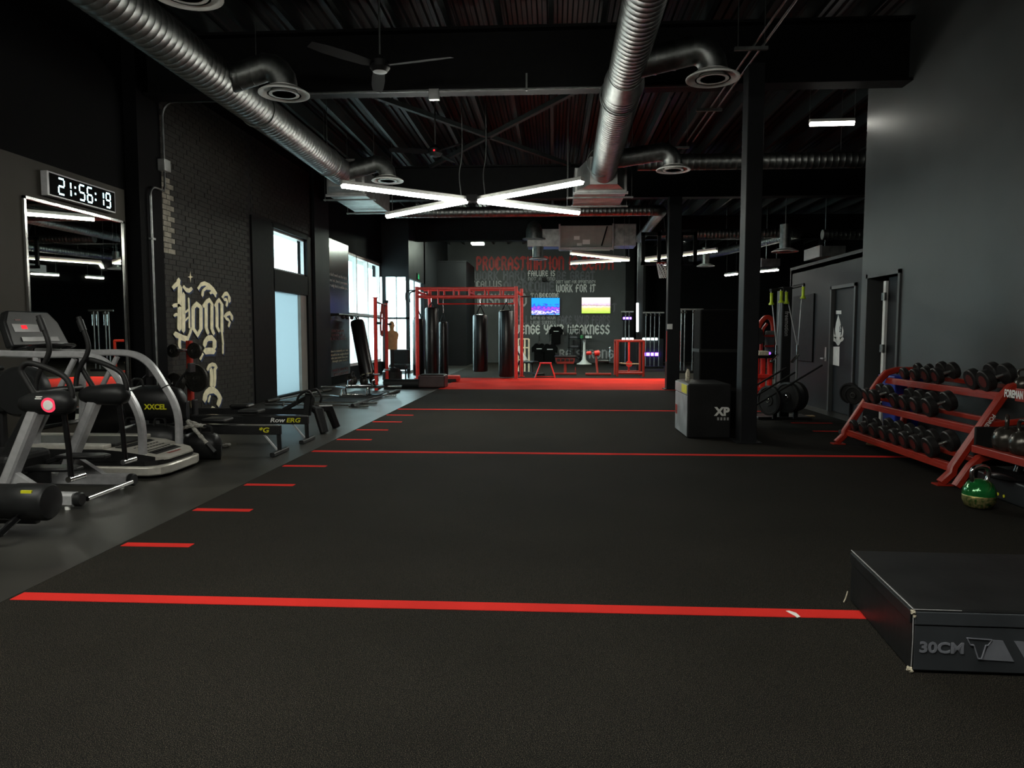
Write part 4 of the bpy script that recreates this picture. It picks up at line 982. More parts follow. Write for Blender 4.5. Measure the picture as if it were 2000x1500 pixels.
cons.v = [cm @ p for p in cons.v]; con = cons.build('console', MT['head'], tm, smooth=30, bevel=0.02)
def on_console(name, y0, y1, z0, z1, m, d=0.004):
    b = MB(); b.box((0.09, y0, z0), (0.09 + d, y1, z1)); b.v = [cm @ p for p in b.v]; b.build(name, m, con, smooth=0)
on_console('screen', -0.33, 0.05, -0.06, 0.03, MT['gloss']); on_console('red_readout', -0.21, -0.13, -0.025, 0.015, MT['redlamp'], 0.006); on_console('badge', -0.26, -0.18, 0.07, 0.083, MT['darkred'], 0.006)
mb = MB(); mb.tube(smooth_path([(-5.62, 7.14, 1.31), (-5.42, 7.2, 1.36), (-5.36, 7.52, 1.37), (-5.42, 7.84, 1.36), (-5.62, 7.9, 1.31)], 5), 0.018, 8); mb.build('grab_bar', MT['gloss'], con)
on_console('key_row', -0.28, 0.28, -0.17, -0.12, MT['gloss'], 0.01)
# ---- two-post stepping trainer
st = thing('stepping_trainer', 'grey two-headed stepping trainer with looped black handles and a glowing red ring', 'trainer', (-4.35, 6.2, 0))
for y, ring in ((5.8, True), (6.62, False)):
    dx = 0.0 if ring else -0.03
    mb = MB(); mb.rtube([(-5.2 + dx, y, 0.085), (-4.06 + dx, y, 0.085)], 0.11, 0.115); bm = mb.build('base_beam', MT['silver'], st)
    mb = MB(); mb.cyl((-4.06 + dx, y, 0.085), (-4.0 + dx, y, 0.085), 0.06, 16, bev=0.01); mb.build('end_cap', MT['head'], bm)
    mb = MB(); mb.cyl((-4.12 + dx, y - 0.02, 0.0), (-4.12 + dx, y - 0.02, 0.03), 0.022, 10); mb.build('levelling_foot', MT['whitep'], bm)
    mb = MB(); mb.rtube([(-4.36 + dx, y, 0.86), (-4.64 + dx, y, 0.26), (-4.70 + dx, y, 0.10)], 0.09, 0.13, up=(0, 1, 0)); pt = mb.build('slanted_post', MT['silver'], st)
    mb = MB(); mb.prism([(-4.60 + dx, 0.33), (-4.30 + dx, 0.14), (-4.68 + dx, 0.14)], (0, y + 0.03, 0), (1, 0, 0), (0, 0, 1), 0.06); mb.build('gusset', MT['silver'], pt, smooth=0)
    b = MB(); n = 20; secs = [(-0.245, 0.02), (-0.225, 0.055), (-0.15, 0.088), (0.0, 0.10), (0.14, 0.105), (0.205, 0.088), (0.235, 0.045), (0.245, 0.0)]
    b.lathe([(max(r, 1e-4), d + 0.245) for d, r in secs], (-4.27 + dx - 0.245, y, 0.90), (-4.27 + dx + 0.245, y, 0.915), 24)
    hd = b.build('head', MT['head'], st, smooth=50)
    if ring:
        c = V((-4.19, y - 0.098, 0.90)); mb = MB(); mb.torus(c, 0.052, 0.011, (0, 1, 0.1), 24, 8); mb.build('ring_light', MT['redring'], hd)
        mb = MB(); mb.cyl(c + V((0, -0.012, 0)), c + V((0, 0.03, 0)), 0.044, 20, bev=0.005); mb.build('button', MT['whitep'], hd)
        for k_ in range(2):
            mb = MB(); mb.box((-4.31, y - 0.094 + 0.012 * k_, 0.948 + 0.014 * k_), (-4.255, y - 0.084 + 0.012 * k_, 0.957 + 0.014 * k_)); mb.build('print_mark', MT['t_white'], hd, smooth=0)
    pts = smooth_path([(-4.38 + dx, y, 0.98), (-4.45 + dx, y, 1.10), (-4.49 + dx, y, 1.19), (-4.42 + dx, y, 1.245), (-4.25 + dx, y, 1.20), (-4.10 + dx, y, 1.12), (-4.05 + dx, y, 1.0), (-4.06 + dx, y, 0.93)], 5)
    mb = MB(); mb.tube(pts, 0.024, 10); mb.build('loop_handle', MT['grip'], st)
    mb = MB(); mb.tube([(-4.13 + dx, y, 0.84), (-4.10 + dx, y, 0.50), (-4.09 + dx, y, 0.26)], 0.023, 10); mb.build('link_rod', MT['gloss'], st)
    mb = MB(); mb.cyl((-4.09 + dx, y - 0.04, 0.26), (-4.09 + dx, y + 0.16, 0.26), 0.026, 12); mb.build('axle', MT['chrome'], st)
    yy = 6.02 if ring else 6.42
    mb = MB(); mb.prism([(-4.62, yy - 0.09), (-4.25, yy - 0.10), (-4.16, yy - 0.05), (-4.16, yy + 0.05), (-4.25, yy + 0.10), (-4.62, yy + 0.09)], (0, 0, 0.29 if ring else 0.33), (1, 0, 0), (0, 1, 0), 0.035); mb.build('foot_plate', MT['blackp'], st, smooth=30, bevel=0.012)
    mb = MB(); mb.rtube([(-4.62, yy, 0.28 if ring else 0.33), (-5.0, yy, 0.20), (-5.4, yy, 0.16)], 0.06, 0.05); mb.build('foot_lever', MT['blackp'], st)
    ya = 6.05 if ring else 6.58
    mb = MB(); mb.tube(smooth_path([(-4.56, ya, 0.95), (-4.53, ya, 1.12), (-4.43, ya, 1.30), (-4.42, ya, 1.42), (-4.50, ya, 1.65)], 5), 0.022, 10); ar = mb.build('swing_arm', MT['grip'], st)
    mb = MB(); mb.cyl((-4.455, ya, 1.52), (-4.49, ya, 1.62), 0.03, 12); mb.build('sensor_grip', MT['head'], ar)
mb = MB(); mb.cyl((-4.0, 5.86, 0.075), (-4.03, 6.56, 0.075), 0.022, 12); mb.build('cross_bar', MT['chrome'], st)
mb = MB(); mb.box((-5.35, 5.95, 0.03), (-4.75, 6.5, 0.42)); mb.build('drive_housing', MT['blackp'], st, smooth=0, bevel=0.06, seg=3)
mb = MB(); mb.rtube([(-4.95, 6.22, 0.4), (-4.62, 6.22, 0.95)], 0.12, 0.10, up=(0, 1, 0)); mb.build('mast', MT['head'], st)
mb = MB(); mb.cyl((-4.56, 5.98, 0.97), (-4.56, 6.65, 0.97), 0.035, 12); mb.build('pivot_shaft', MT['blackp'], st)
# ---- near roller machine and rounded machine at the frame edge
rm = thing('roller_machine', 'black padded roller on a low dark frame at the edge of the cardio floor', 'trainer', (-4.2, 4.9, 0))
mb = MB(); mb.lathe([(0.06, 0), (0.12, 0.01), (0.135, 0.03), (0.135, 0.26), (0.128, 0.27), (0.128, 1.3)], (-3.64, 4.95, 0.27), (-4.9, 4.95, 0.27), 28); mb.build('roller', MT['head'], rm)
mb = MB(); mb.box((-3.80, 4.845, 0.33), (-3.72, 4.86, 0.375)); mb.build('warning_sticker', MT['yellow'], rm, smooth=0)
mb = MB(); mb.rtube([(-5.0, 4.7, 0.06), (-3.95, 4.7, 0.06), (-3.86, 4.72, 0.10), (-3.86, 4.95, 0.2)], 0.06, 0.04); mb.build('floor_frame', MT['gloss'], rm)
mb = MB(); mb.rtube([(-5.0, 5.2, 0.06), (-3.95, 5.2, 0.06)], 0.06, 0.04); mb.build('floor_frame', MT['gloss'], rm)
# ---- bike-like machine whose black wheel housing shows behind the trainer
bk = thing('exercise_bike', 'dark exercise bike with rounded wheel housing behind the stepping trainer', 'exercise bike', (-5.6, 6.75, 0))
mb = MB(); mb.lathe([(0.10, -0.10), (0.22, -0.10), (0.25, -0.06), (0.25, 0.06), (0.22, 0.10), (0.10, 0.10)], (-5.25, 6.80, 0.92), (-5.25, 7.0, 0.92), 28); mb.build('wheel_housing', MT['head'], bk)
mb = MB(); mb.box((-5.7, 6.72, 0.70), (-5.25, 6.88, 1.12)); mb.build('shroud', MT['head'], bk, smooth=0, bevel=0.06, seg=3)
mb = MB(); mb.rtube([(-5.9, 6.8, 0.76), (-5.0, 6.78, 0.76)], 0.07, 0.05); mb.build('side_beam', MT['silver'], bk)
mb = MB(); mb.rtube([(-5.5, 6.8, 0.75), (-5.5, 6.8, 0.06)], 0.09, 0.09); mb.build('post', MT['blackp'], bk)
mb = MB(); mb.rtube([(-5.5, 6.70, 0.03), (-5.5, 6.99, 0.03)], 0.1, 0.06); mb.build('foot', MT['blackp'], bk)
mb = MB(); mb.box((-5.75, 6.68, 1.12), (-5.52, 6.92, 1.17)); mb.build('seat', MT['leather'], bk, smooth=0, bevel=0.02)
# ---- rowing machines
def rower(label, y, x_end, brand, x_brand):
    t = thing('rowing_machine', label, 'rowing machine', (x_end - 1.2, y, 0))
    mb = MB(); mb.box((x_end - 1.75, y - 0.035, 0.245), (x_end, y + 0.035, 0.36)); mn = mb.build('monorail', MT['blackp'], t, smooth=0, bevel=0.008)
    mb = MB(); mb.box((x_end - 1.7, y - 0.02, 0.36), (x_end - 0.02, y + 0.02, 0.372)); mb.build('track', MT['chrome'], mn, smooth=0)
    if brand:
        if brand[0]: text_mb(brand[0], 0.085, (x_brand, y - 0.036, 0.275), (1, 0, 0), (0, 0, 1), 0.002, shear=0.2, width=0.21, bold=0.002).build('lettering', MT['whitep'], mn, smooth=0)
        text_mb(brand[1], 0.085, (x_brand + (0.225 if brand[0] else 0), y - 0.036, 0.275), (1, 0, 0), (0, 0, 1), 0.002, shear=0.2, width=0.20 if brand[0] else 0.13, bold=0.002).build('lettering', MT['yellow'], mn, smooth=0)
    mb = MB(); mb.rtube([(x_end - 0.03, y, 0.34), (x_end - 0.02, y, 0.03)], 0.05, 0.035); mb.build('leg', MT['blackp'], t)
    mb = MB(); mb.rtube([(x_end - 0.22, y, 0.25), (x_end - 0.05, y, 0.05)], 0.03, 0.02); mb.build('strut', MT['silver'], t)
    mb = MB(); mb.rtube([(x_end - 0.02, y - 0.24, 0.03), (x_end - 0.02, y + 0.24, 0.03)], 0.06, 0.05); mb.build('foot_bar', MT['blackp'], t)
    mb = MB(); mb.box((x_end - 0.95, y - 0.14, 0.40), (x_end - 0.65, y + 0.14, 0.45)); mb.build('seat', MT['blackp'], t, smooth=0, bevel=0.03)
    mb = MB(); mb.cyl((x_end - 2.15, y - 0.10, 0.36), (x_end - 2.15, y + 0.10, 0.36), 0.28, 28, bev=0.03); mb.build('flywheel', MT['gloss'], t)
    mb = MB(); mb.rtube([(x_end - 1.75, y, 0.30), (x_end - 2.1, y, 0.34)], 0.10, 0.10); mb.build('body', MT['blackp'], t)
    for s in (-1, 1):
        mb = MB(); mb.rtube([(x_end - 2.05, y + s * 0.08, 0.2), (x_end - 2.2, y + s * 0.26, 0.02)], 0.04, 0.04); mb.build('front_leg', MT['blackp'], t)
        mb = MB(); mb.cbox((x_end - 1.66, y + s * 0.12, 0.42), (0.05, 0.11, 0.30)); mb.build('foot_rest', MT['blackp'], t, smooth=0, bevel=0.015)
    mb = MB(); mb.tube(smooth_path([(x_end - 2.0, y, 0.5), (x_end - 1.8, y, 0.85), (x_end - 1.65, y, 1.0)], 4), 0.018, 8); mb.build('monitor_arm', MT['blackp'], t)
    mb = MB(); mb.cbox((x_end - 1.63, y, 1.02), (0.04, 0.16, 0.13)); mb.build('monitor', MT['blackp'], t, smooth=0, bevel=0.01)
    return t
rower('black rowing machine with a yellow letter mark, beside the silver treadmill', 8.62, -3.36, ('', '*G'), -3.62)
rower('black rowing machine with white and yellow RowERG lettering', 9.62, -3.36, ('Row', 'ERG'), -3.88)
# third machine: heavy A-shaped legs, upright handles
t = thing('rowing_machine', 'black low rowing machine with thick splayed legs and upright handles', 'rowing machine', (-3.9, 10.7, 0))
mb = MB(); mb.rtube([(-6.0, 10.65, 0.30), (-3.75, 10.65, 0.30)], 0.09, 0.10); mb.build('monorail', MT['blackp'], t)
for s, y in ((-1, 10.42), (1, 11.02)):
    mb = MB(); mb.rtube([(-3.62, 10.72 + s * 0.05, 0.34), (-3.5, y - s * 0.06, 0.33), (-3.40, y, 0.02)], 0.11, 0.10); mb.build('leg', MT['blackp'], t)
mb = MB(); mb.rtube([(-3.74, 10.65, 0.25), (-3.70, 10.66, 0.58)], 0.11, 0.10); mb.build('mast', MT['head'], t)
mb = MB(); mb.rtube([(-4.1, 10.65, 0.33), (-3.74, 10.65, 0.52)], 0.07, 0.06); mb.build('stay', MT['blackp'], t)
for y in (10.5, 10.85):
    mb = MB(); mb.tube(smooth_path([(-3.85, y, 0.42), (-3.80, y, 0.56), (-3.66, y, 0.63), (-3.58, y, 0.52), (-3.60, y, 0.42)], 4), 0.018, 8); mb.build('upright_handle', MT['grip'], t)
mb = MB(); mb.cyl((-3.62, 10.62, 0.31), (-3.50, 10.62, 0.31), 0.03, 10); mb.build('knob', mat('copper_knob', (0.4, 0.15, 0.08), 0.4, 0.5), t)
mb = MB(); mb.box((-4.9, 10.52, 0.36), (-4.6, 10.78, 0.42)); mb.build('seat', MT['leather'], t, smooth=0, bevel=0.03)
mb = MB(); mb.rtube([(-5.95, 10.4, 0.03), (-5.95, 10.9, 0.03)], 0.07, 0.05); mb.rtube([(-5.95, 10.65, 0.03), (-5.95, 10.65, 0.3)], 0.06, 0.05); mb.build('rear_leg', MT['blackp'], t)
# ---- weight tree with plates
tr = thing('weight_tree', 'red weight tree standing in front of the painted mural', 'weight tree', (-5.99, 11.5, 0))
mb = MB(); mb.rtube([(-5.99, 11.5, 0.03), (-5.99, 11.5, 1.37)], 0.09, 0.09); mb.build('post', MT['red'], tr, smooth=30)
for s in (-1, 1):
    mb = MB(); mb.rtube([(-5.99, 11.5, 0.05), (-5.99 + s * 0.26, 11.5, 0.03)], 0.07, 0.06); mb.build('foot', MT['red'], tr)
mb = MB(); mb.rtube([(-5.99, 11.2, 0.03), (-5.99, 11.85, 0.03)], 0.07, 0.06); mb.build('foot', MT['red'], tr)
PEG = [(-1, 1.22, 0.11), (1, 1.22, 0.13), (-1, 0.70, 0.175), (1, 0.75, 0.24), (-1, 0.28, 0.18), (1, 0.28, 0.225)]
for s, z, r in PEG:
    mb = MB(); mb.cyl((-5.99, 11.44, z), (-5.99 + s * 0.02, 11.15, z), 0.024, 10); mb.build('peg', MT['chrome'], tr)
def plate(label, c, axis, r, th, m=MT['iron'], group=None, hub=MT['chrome']):
    c, d = V(c), V(axis).normalized(); t = thing('weight_plate', label, 'weight plate', c, group=group)
    mb = MB(); a = c - d * th / 2
    mb.lathe([(0.028, 0), (r * 0.35, 0.0), (r * 0.38, th * 0.22), (r * 0.82, th * 0.22), (r * 0.86, 0), (r, 0.004), (r, th - 0.004), (r * 0.86, th), (r * 0.82, th * 0.78), (r * 0.38, th * 0.78), (r * 0.35, th), (0.028, th)], a, a + d, 28); mb.build('disc', m, t, smooth=30)
    mb = MB(); mb.torus(c - d * (th / 2), 0.034, 0.008, d, 16, 6); mb.build('hub_ring', hub, t)
    return t
plate('small black plate on the top peg of the red weight tree, beside the post', (-6.10, 11.20, 1.21), (0.2, 1, 0), 0.105, 0.06)
plate('dark plate on the top peg of the weight tree, further from the mirror', (-5.80, 11.30, 1.21), (0.2, 1, 0), 0.13, 0.05)
plate('round plate with a pale hub on the middle peg of the weight tree', (-6.09, 11.22, 0.69), (0.25, 1, 0), 0.165, 0.08)
plate('large dark plate on the middle peg of the weight tree', (-5.80, 11.32, 0.76), (0.25, 1, 0), 0.225, 0.05)
plate('brownish worn plate at the foot of the weight tree', (-5.95, 11.02, 0.22), (0.75, 0.65, 0), 0.2, 0.07, MT['ironl'])
plate('outer worn plate leaning at the foot of the weight tree', (-5.80, 11.10, 0.22), (0.75, 0.65, 0), 0.2, 0.06, MT['ironl'])
# ---- sandbags and ropes beside the treadmill
def sandbag(label, c, s, rz, txt=None):
    t = thing('sandbag', label, 'sandbag', c, rz)
    mb = MB(); n = 20
    secs = [(-0.5, 0.05), (-0.47, 0.55), (-0.40, 0.85), (-0.2, 1.0), (0.2, 1.0), (0.40, 0.85), (0.47, 0.55), (0.5, 0.05)]
    vs, fs = [], []
    for u, k in secs:
        for i in range(n):
            th = 2 * PI * i / n
            vs.append(V((u * s[0], 0.5 * s[1] * k * math.cos(th), s[2] / 2 + 0.5 * s[2] * (k if math.sin(th) > -0.6 else 1.0) * max(-1, math.sin(th) * 1.0))))
    for j in range(len(secs) - 1):
        for i in range(n):
            q = (i + 1) % n; fs.append((j * n + i, j * n + q, (j + 1) * n + q, (j + 1) * n + i))
    mb.add(vs, fs); mb.build('bag', MT['vinyl'], t, smooth=60, local=True)
    for u in (-0.22, 0.22):
        mb = MB(); mb.tube(smooth_path([(u * s[0] - 0.07, -0.08, s[2] * 0.96), (u * s[0] - 0.05, -0.08, s[2] + 0.07), (u * s[0] + 0.05, -0.08, s[2] + 0.07), (u * s[0] + 0.07, -0.08, s[2] * 0.96)], 4), 0.014, 6); mb.build('strap_handle', MT['grip'], t, local=True)
    if txt: text_mb(txt, s[2] * 0.2, (-0.05 * s[0], -s[1] * 0.51, s[2] * 0.36), (1, 0, 0), (0, 0, 1), 0.002, bold=0.003).build('lettering', MT['yellow'], t, smooth=0, local=True)
    return t
sandbag('lower black sandbag with yellow lettering behind the treadmill handrail', (-4.80, 8.22, 0.0), (0.80, 0.32, 0.42), 0.0, 'EXCEL')
sandbag('short black sandbag under the grey rope beside the treadmill hood', (-4.16, 8.22, 0.0), (0.44, 0.28, 0.33), 0.0)
sandbag('upper black sandbag with yellow lettering stacked behind the treadmill handrail', (-4.72, 8.22, 0.46), (0.74, 0.32, 0.42), 0.0, 'XXCEL')
def rope(label, pts, r):
    t = thing('battle_rope', label, 'rope', pts[0])
    mb = MB(); P = smooth_path(pts, 7); mb.tube(P, r, 8, scale=[1 + 0.18 * math.sin(i * 1.7) for i in range(len(P))]); mb.build('cord', MT['rope'], t)
    mb = MB(); mb.tube([P[-1], P[-1] + (P[-1] - P[-2]).normalized() * 0.14], r * 1.15, 8); mb.build('end_cap', MT['blackp'], t)
rope('grey battle rope looped beside the treadmill hood', [(-4.40, 8.14, 0.37), (-4.28, 8.06, 0.40), (-4.18, 8.08, 0.42), (-4.10, 8.18, 0.40), (-4.22, 8.28, 0.40), (-4.32, 8.20, 0.45), (-4.15, 8.06, 0.36), (-4.02, 8.05, 0.22)], 0.022)
rope('grey battle rope piled closer to the rowing machines', [(-5.0, 8.98, 0.03), (-4.7, 9.02, 0.03), (-4.45, 8.98, 0.03), (-4.25, 9.1, 0.03), (-4.4, 9.2, 0.03), (-4.7, 9.15, 0.03), (-4.95, 9.2, 0.03)], 0.022)
# ---- barbells on the rubber floor
def barbell(label, a, b, sleeve=0.4, mshaft=MT['chrome'], msl=MT['galv'], r=0.014, rs=0.025):
    a, b = V(a), V(b); d = (b - a).normalized(); t = thing('barbell', label, 'barbell', a)
    mb = MB(); mb.cyl(a + d * sleeve, b - d * sleeve, r, 10); mb.build('shaft', mshaft, t)
    for p, q in ((a, a + d * sleeve), (b - d * sleeve, b)):
        mb = MB(); mb.cyl(p, q, rs, 12, bev=0.004); mb.build('sleeve', msl, t)
    for p in (a + d * sleeve, b - d * sleeve):
        mb = MB(); mb.cyl(p - d * 0.015, p + d * 0.015, 0.038, 14); mb.build('collar', msl, t)
    return t
barbell('steel barbell lying across the rubber floor, closer to the rowing machines', (-5.95, 14.45, 0.03), (-3.72, 14.2, 0.03))
barbell('steel barbell lying across the rubber floor, behind another', (-5.9, 14.95, 0.03), (-3.70, 14.8, 0.03))
barbell('black thick grip barbell lying along the turf edge', (-4.05, 14.2, 0.035), (-3.92, 18.0, 0.035), 1.0, MT['blackp'], MT['blackp'], 0.022, 0.04)
barbell('worn barbell lying slanted below the frosted door', (-6.1, 14.9, 0.04), (-5.72, 18.1, 0.04), 0.5, MT['galv'], MT['iron'], 0.02, 0.04)
def trapbar(label, c, rz, z):
    t = thing('trap_bar', label, 'trap bar', (c[0], c[1], z), rz)
    mb = MB(); P = [(-0.32, -0.26, 0.025), (0.32, -0.26, 0.025), (0.62, 0, 0.025), (0.32, 0.26, 0.025), (-0.32, 0.26, 0.025), (-0.62, 0, 0.025)]
    mb.tube(P, 0.020, 8, True); mb.build('hex_frame', MT['chrome'], t, local=True)
    for s in (-1, 1):
        mb = MB(); mb.cyl((s * 0.6, 0, 0.025), (s * 0.95, 0, 0.025), 0.025, 12); mb.build('sleeve', MT['chrome'], t, local=True)
        mb = MB(); mb.tube([(s * 0.28, -0.26, 0.03), (s * 0.28, -0.16, 0.17), (s * 0.28, 0.16, 0.17), (s * 0.28, 0.26, 0.03)], 0.017, 8); mb.build('grip', MT['chrome'], t, local=True)
trapbar('chrome hexagonal trap bar lying flat on the dark mat', (-4.62, 16.5), 0.05, 0.012)
trapbar('chrome hexagonal trap bar stacked on top of another', (-4.55, 16.75), 0.1, 0.2)
mb = MB(); mb.box((-5.1, 15.2, 0.0), (-4.2, 18.2, 0.012)); o = mb.build('lifting_mat', MT['grip'], at_loc=(-4.9, 16.7, 0.0), smooth=0); tag(o, 'thin dark lifting mat on the floor below the trap bars', 'mat')

# =================================================================== MIDDLE AND BACK
# ---- squat stand with two red posts
sq = thing('squat_stand', 'bright red squat stand posts in front of the street window', 'squat rack', (-4.7, 19.6, 0))
for x, y, ztop in ((-4.63, 18.5, 2.40), (-4.86, 20.7, 2.42)):
    mb = MB(); mb.rtube([(x, y, 0.0), (x, y, ztop)], 0.085, 0.085); ps = mb.build('post', MT['redb'], sq, smooth=30)
    mb = MB(); mb.box((x - 0.06, y - 0.06, ztop - 0.06 if y > 20 else ztop), (x + 0.06, y + 0.06, ztop + 0.02)); mb.build('post_cap', MT['blackp'] if y > 20 else MT['redb'], ps, smooth=0)
    mb = MB(); mb.torus((x, y, 0.42), 0.075, 0.02, (0, 0, 1), 18, 8); mb.build('band', MT['silver'], ps)
    mb = MB(); mb.box((x + 0.04, y - 0.05, 1.72), (x + 0.14, y + 0.05, 1.78)); mb.build('hook', MT['blackp'], ps, smooth=0)
mb = MB(); mb.tube([(-4.63, 18.5, 2.30), (-4.86, 20.7, 2.30)], 0.022, 8); mb.build('pull_up_bar', MT['blackp'], sq)
mb = MB(); mb.rtube([(-4.63, 18.5, 0.03), (-4.86, 20.7, 0.03)], 0.08, 0.05); mb.build('floor_runner', MT['blackp'], sq)
mb = MB(); mb.rtube(smooth_path([(-4.72, 19.6, 2.29), (-4.76, 19.6, 1.7), (-4.73, 19.6, 1.42), (-4.69, 19.6, 1.7), (-4.69, 19.6, 2.29)], 4), 0.05, 0.012, up=(0, 1, 0)); o = mb.build('resistance_band', MT['red'], at_loc=None); tag(o, 'red resistance band looped over the squat stand bar', 'band')
a, b = at(750, 753, 19.3), at(822, 753, 19.3)
t = thing('foam_roller', 'long black foam roller lying beside the red squat stand', 'foam roller', (a.x, 19.3, 0)); mb = MB(); mb.cyl((a.x, 19.3, 0.12), (b.x, 19.3, 0.12), 0.12, 20, bev=0.01); mb.build('roll', MT['grip'], t)
mb = MB(); mb.cyl((b.x - 0.005, 19.3, 0.12), (b.x + 0.03, 19.3, 0.12), 0.05, 14); mb.build('end_plug', MT['blackp'], t)
# ---- leaning heavy bag
t = thing('heavy_bag', 'black heavy bag leaning against the street window', 'punching bag', (-5.7, 21.2, 0))
a, b = V((-5.55, 21.2, 0.12)), V((-5.98, 21.6, 1.88)); d = (b - a).normalized()
mb = MB(); mb.lathe([(0.14, 0), (0.20, 0.03), (0.21, 0.1), (0.21, 1.75), (0.19, 1.83), (0.1, 1.86)], a, b, 24); mb.build('body', MT['leather'], t)
mb = MB(); mb.torus(a + d * 0.12, 0.212, 0.012, d, 24, 6); mb.build('hem_band', MT['cream'], t)
mb = MB(); mb.torus(b + d * 0.06, 0.05, 0.012, (0, 1, 0), 14, 6); mb.build('hanging_ring', MT['chrome'], t)
# wall bar with chains on the banner
t = thing('wall_bar', 'black wall mounted bar crossing the banner at head height', 'bar', (-6.0, 21.5, 2.0))
mb = MB(); mb.tube([(-6.05, 19.95, 2.02), (-6.05, 25.8, 2.02)], 0.028, 8); mb.build('bar', MT['blackp'], t)
for y in (20.1, 21.7, 25.6):
    mb = MB(); mb.rtube([(XL, y, 2.02), (-6.05, y, 2.02)], 0.06, 0.06); mb.build('bracket', MT['blackp'], t)
for y in (20.3, 20.7, 21.2, 21.8):
    mb = MB(); mb.ball((-6.02, y, 1.95), 0.06, 10, rings=6); mb.build('hook', MT['iron'], t)
# ---- punching dummy
t = thing('punching_dummy', 'tan rubber torso dummy standing behind the red posts', 'punching dummy', (-5.0, 22.0, 0))
mb = MB(); mb.lathe([(0.26, 0), (0.30, 0.05), (0.30, 0.3), (0.2, 0.4), (0.06, 0.44), (0.06, 1.02)], (-5.0, 22, 0), (-5.0, 22, 1), 24); mb.build('base', MT['blackp'], t)
S = [(0.98, 0.15, 0.11), (1.02, 0.17, 0.12), (1.15, 0.165, 0.115), (1.28, 0.185, 0.125), (1.40, 0.215, 0.13), (1.48, 0.215, 0.11), (1.54, 0.15, 0.09), (1.57, 0.075, 0.075), (1.61, 0.065, 0.07), (1.66, 0.075, 0.09), (1.73, 0.082, 0.105), (1.80, 0.075, 0.098), (1.85, 0.045, 0.06), (1.865, 0.005, 0.005)]
mb = MB(); n = 20; vs, fs = [], []
for z_, rx, ry in S:
    for i in range(n):
        th = 2 * PI * i / n; bulge = 1.12 if (1.66 < z_ < 1.8 and math.sin(th) < -0.9) else 1.0
        vs.append((-5.0 + rx * math.cos(th), 22 + ry * math.sin(th) * bulge, z_))
for j in range(len(S) - 1):
    for i in range(n):
        q = (i + 1) % n; fs.append((j * n + i, j * n + q, (j + 1) * n + q, (j + 1) * n + i))
fs.append(tuple(range(n - 1, -1, -1))); mb.add(vs, fs); mb.build('torso', MT['tan'], t, smooth=60)
mb = MB(); mb.ball((-5.0, 21.885, 1.715), (0.014, 0.03, 0.025), 8, rings=6); mb.build('nose', MT['tan'], t)
for s in (-1, 1):
    mb = MB(); mb.ball((-5.0 + s * 0.083, 22.0, 1.72), (0.012, 0.025, 0.035), 8, rings=6); mb.build('ear', MT['tan'], t)
# seats and gear near the vestibule
t = thing('bench_seat', 'dark padded seat near the bright vestibule glass', 'bench', (-5.05, 23.3, 0))
mb = MB(); mb.box((-5.35, 23.0, 0.30), (-4.75, 23.6, 0.48)); mb.build('cushion', MT['leather'], t, smooth=0, bevel=0.05, seg=3)
mb = MB(); mb.box((-5.33, 23.55, 0.45), (-4.77, 23.65, 0.95)); mb.build('backrest', MT['leather'], t, smooth=0, bevel=0.04)
for x in (-5.30, -4.80):
    for y in (23.05, 23.55):
        mb = MB(); mb.cyl((x, y, 0), (x, y, 0.31), 0.025, 8); mb.build('leg', MT['blackp'], t)
def kettlebell(name, label, loc, r, m_body, m_handle, rot=0.0, low=None, group=None):
    t = thing('kettlebell', label, 'kettlebell', loc, rot, group)
    c = V((0, 0, r * 0.94))
    mb = MB(); mb.lathe([(r * 0.55, 0.0), (r * 0.80, r * 0.12), (r * 0.97, r * 0.5), (r, r * 0.92), (r * 0.93, r * 1.3), (r * 0.72, r * 1.66), (r * 0.45, r * 1.86), (0.001, r * 1.93)], (0, 0, 0), (0, 0, 1), 28)
    bd = mb.build('bell', m_body, t, smooth=60, local=True)
    mb = MB(); mb.tube(smooth_path([(-r * 0.50, 0, r * 1.68), (-r * 0.64, 0, r * 2.1), (-r * 0.56, 0, r * 2.55), (-r * 0.2, 0, r * 2.72), (r * 0.2, 0, r * 2.72), (r * 0.56, 0, r * 2.55), (r * 0.64, 0, r * 2.1), (r * 0.50, 0, r * 1.68)], 5), r * 0.145, 10); mb.build('handle', m_handle, t, local=True)
    if low:
        mb = MB(); mb.lathe([(r * 0.56, -0.001), (r * 0.81, r * 0.11), (r * 0.985, r * 0.5), (r * 1.012, r * 0.82), (r * 1.0, r * 0.86)], (0, 0, 0), (0, 0, 1), 28); mb.build('speckled_coat', low, t, smooth=60, local=True)
    return t
for k, (x, y, lab) in enumerate(((-5.75, 19.95, 'small iron kettlebell on the floor by the banner, closest to the pilaster'), (-5.45, 20.35, 'iron kettlebell on the floor below the wall bar'), (-5.85, 20.6, 'iron kettlebell tucked against the foot of the banner'), (-5.3, 20.9, 'iron kettlebell at the foot of the leaning bag'))):
    kettlebell('k', lab, (x, y, 0), 0.11 + 0.01 * k, MT['iron'], MT['iron'], 0.7 * k)
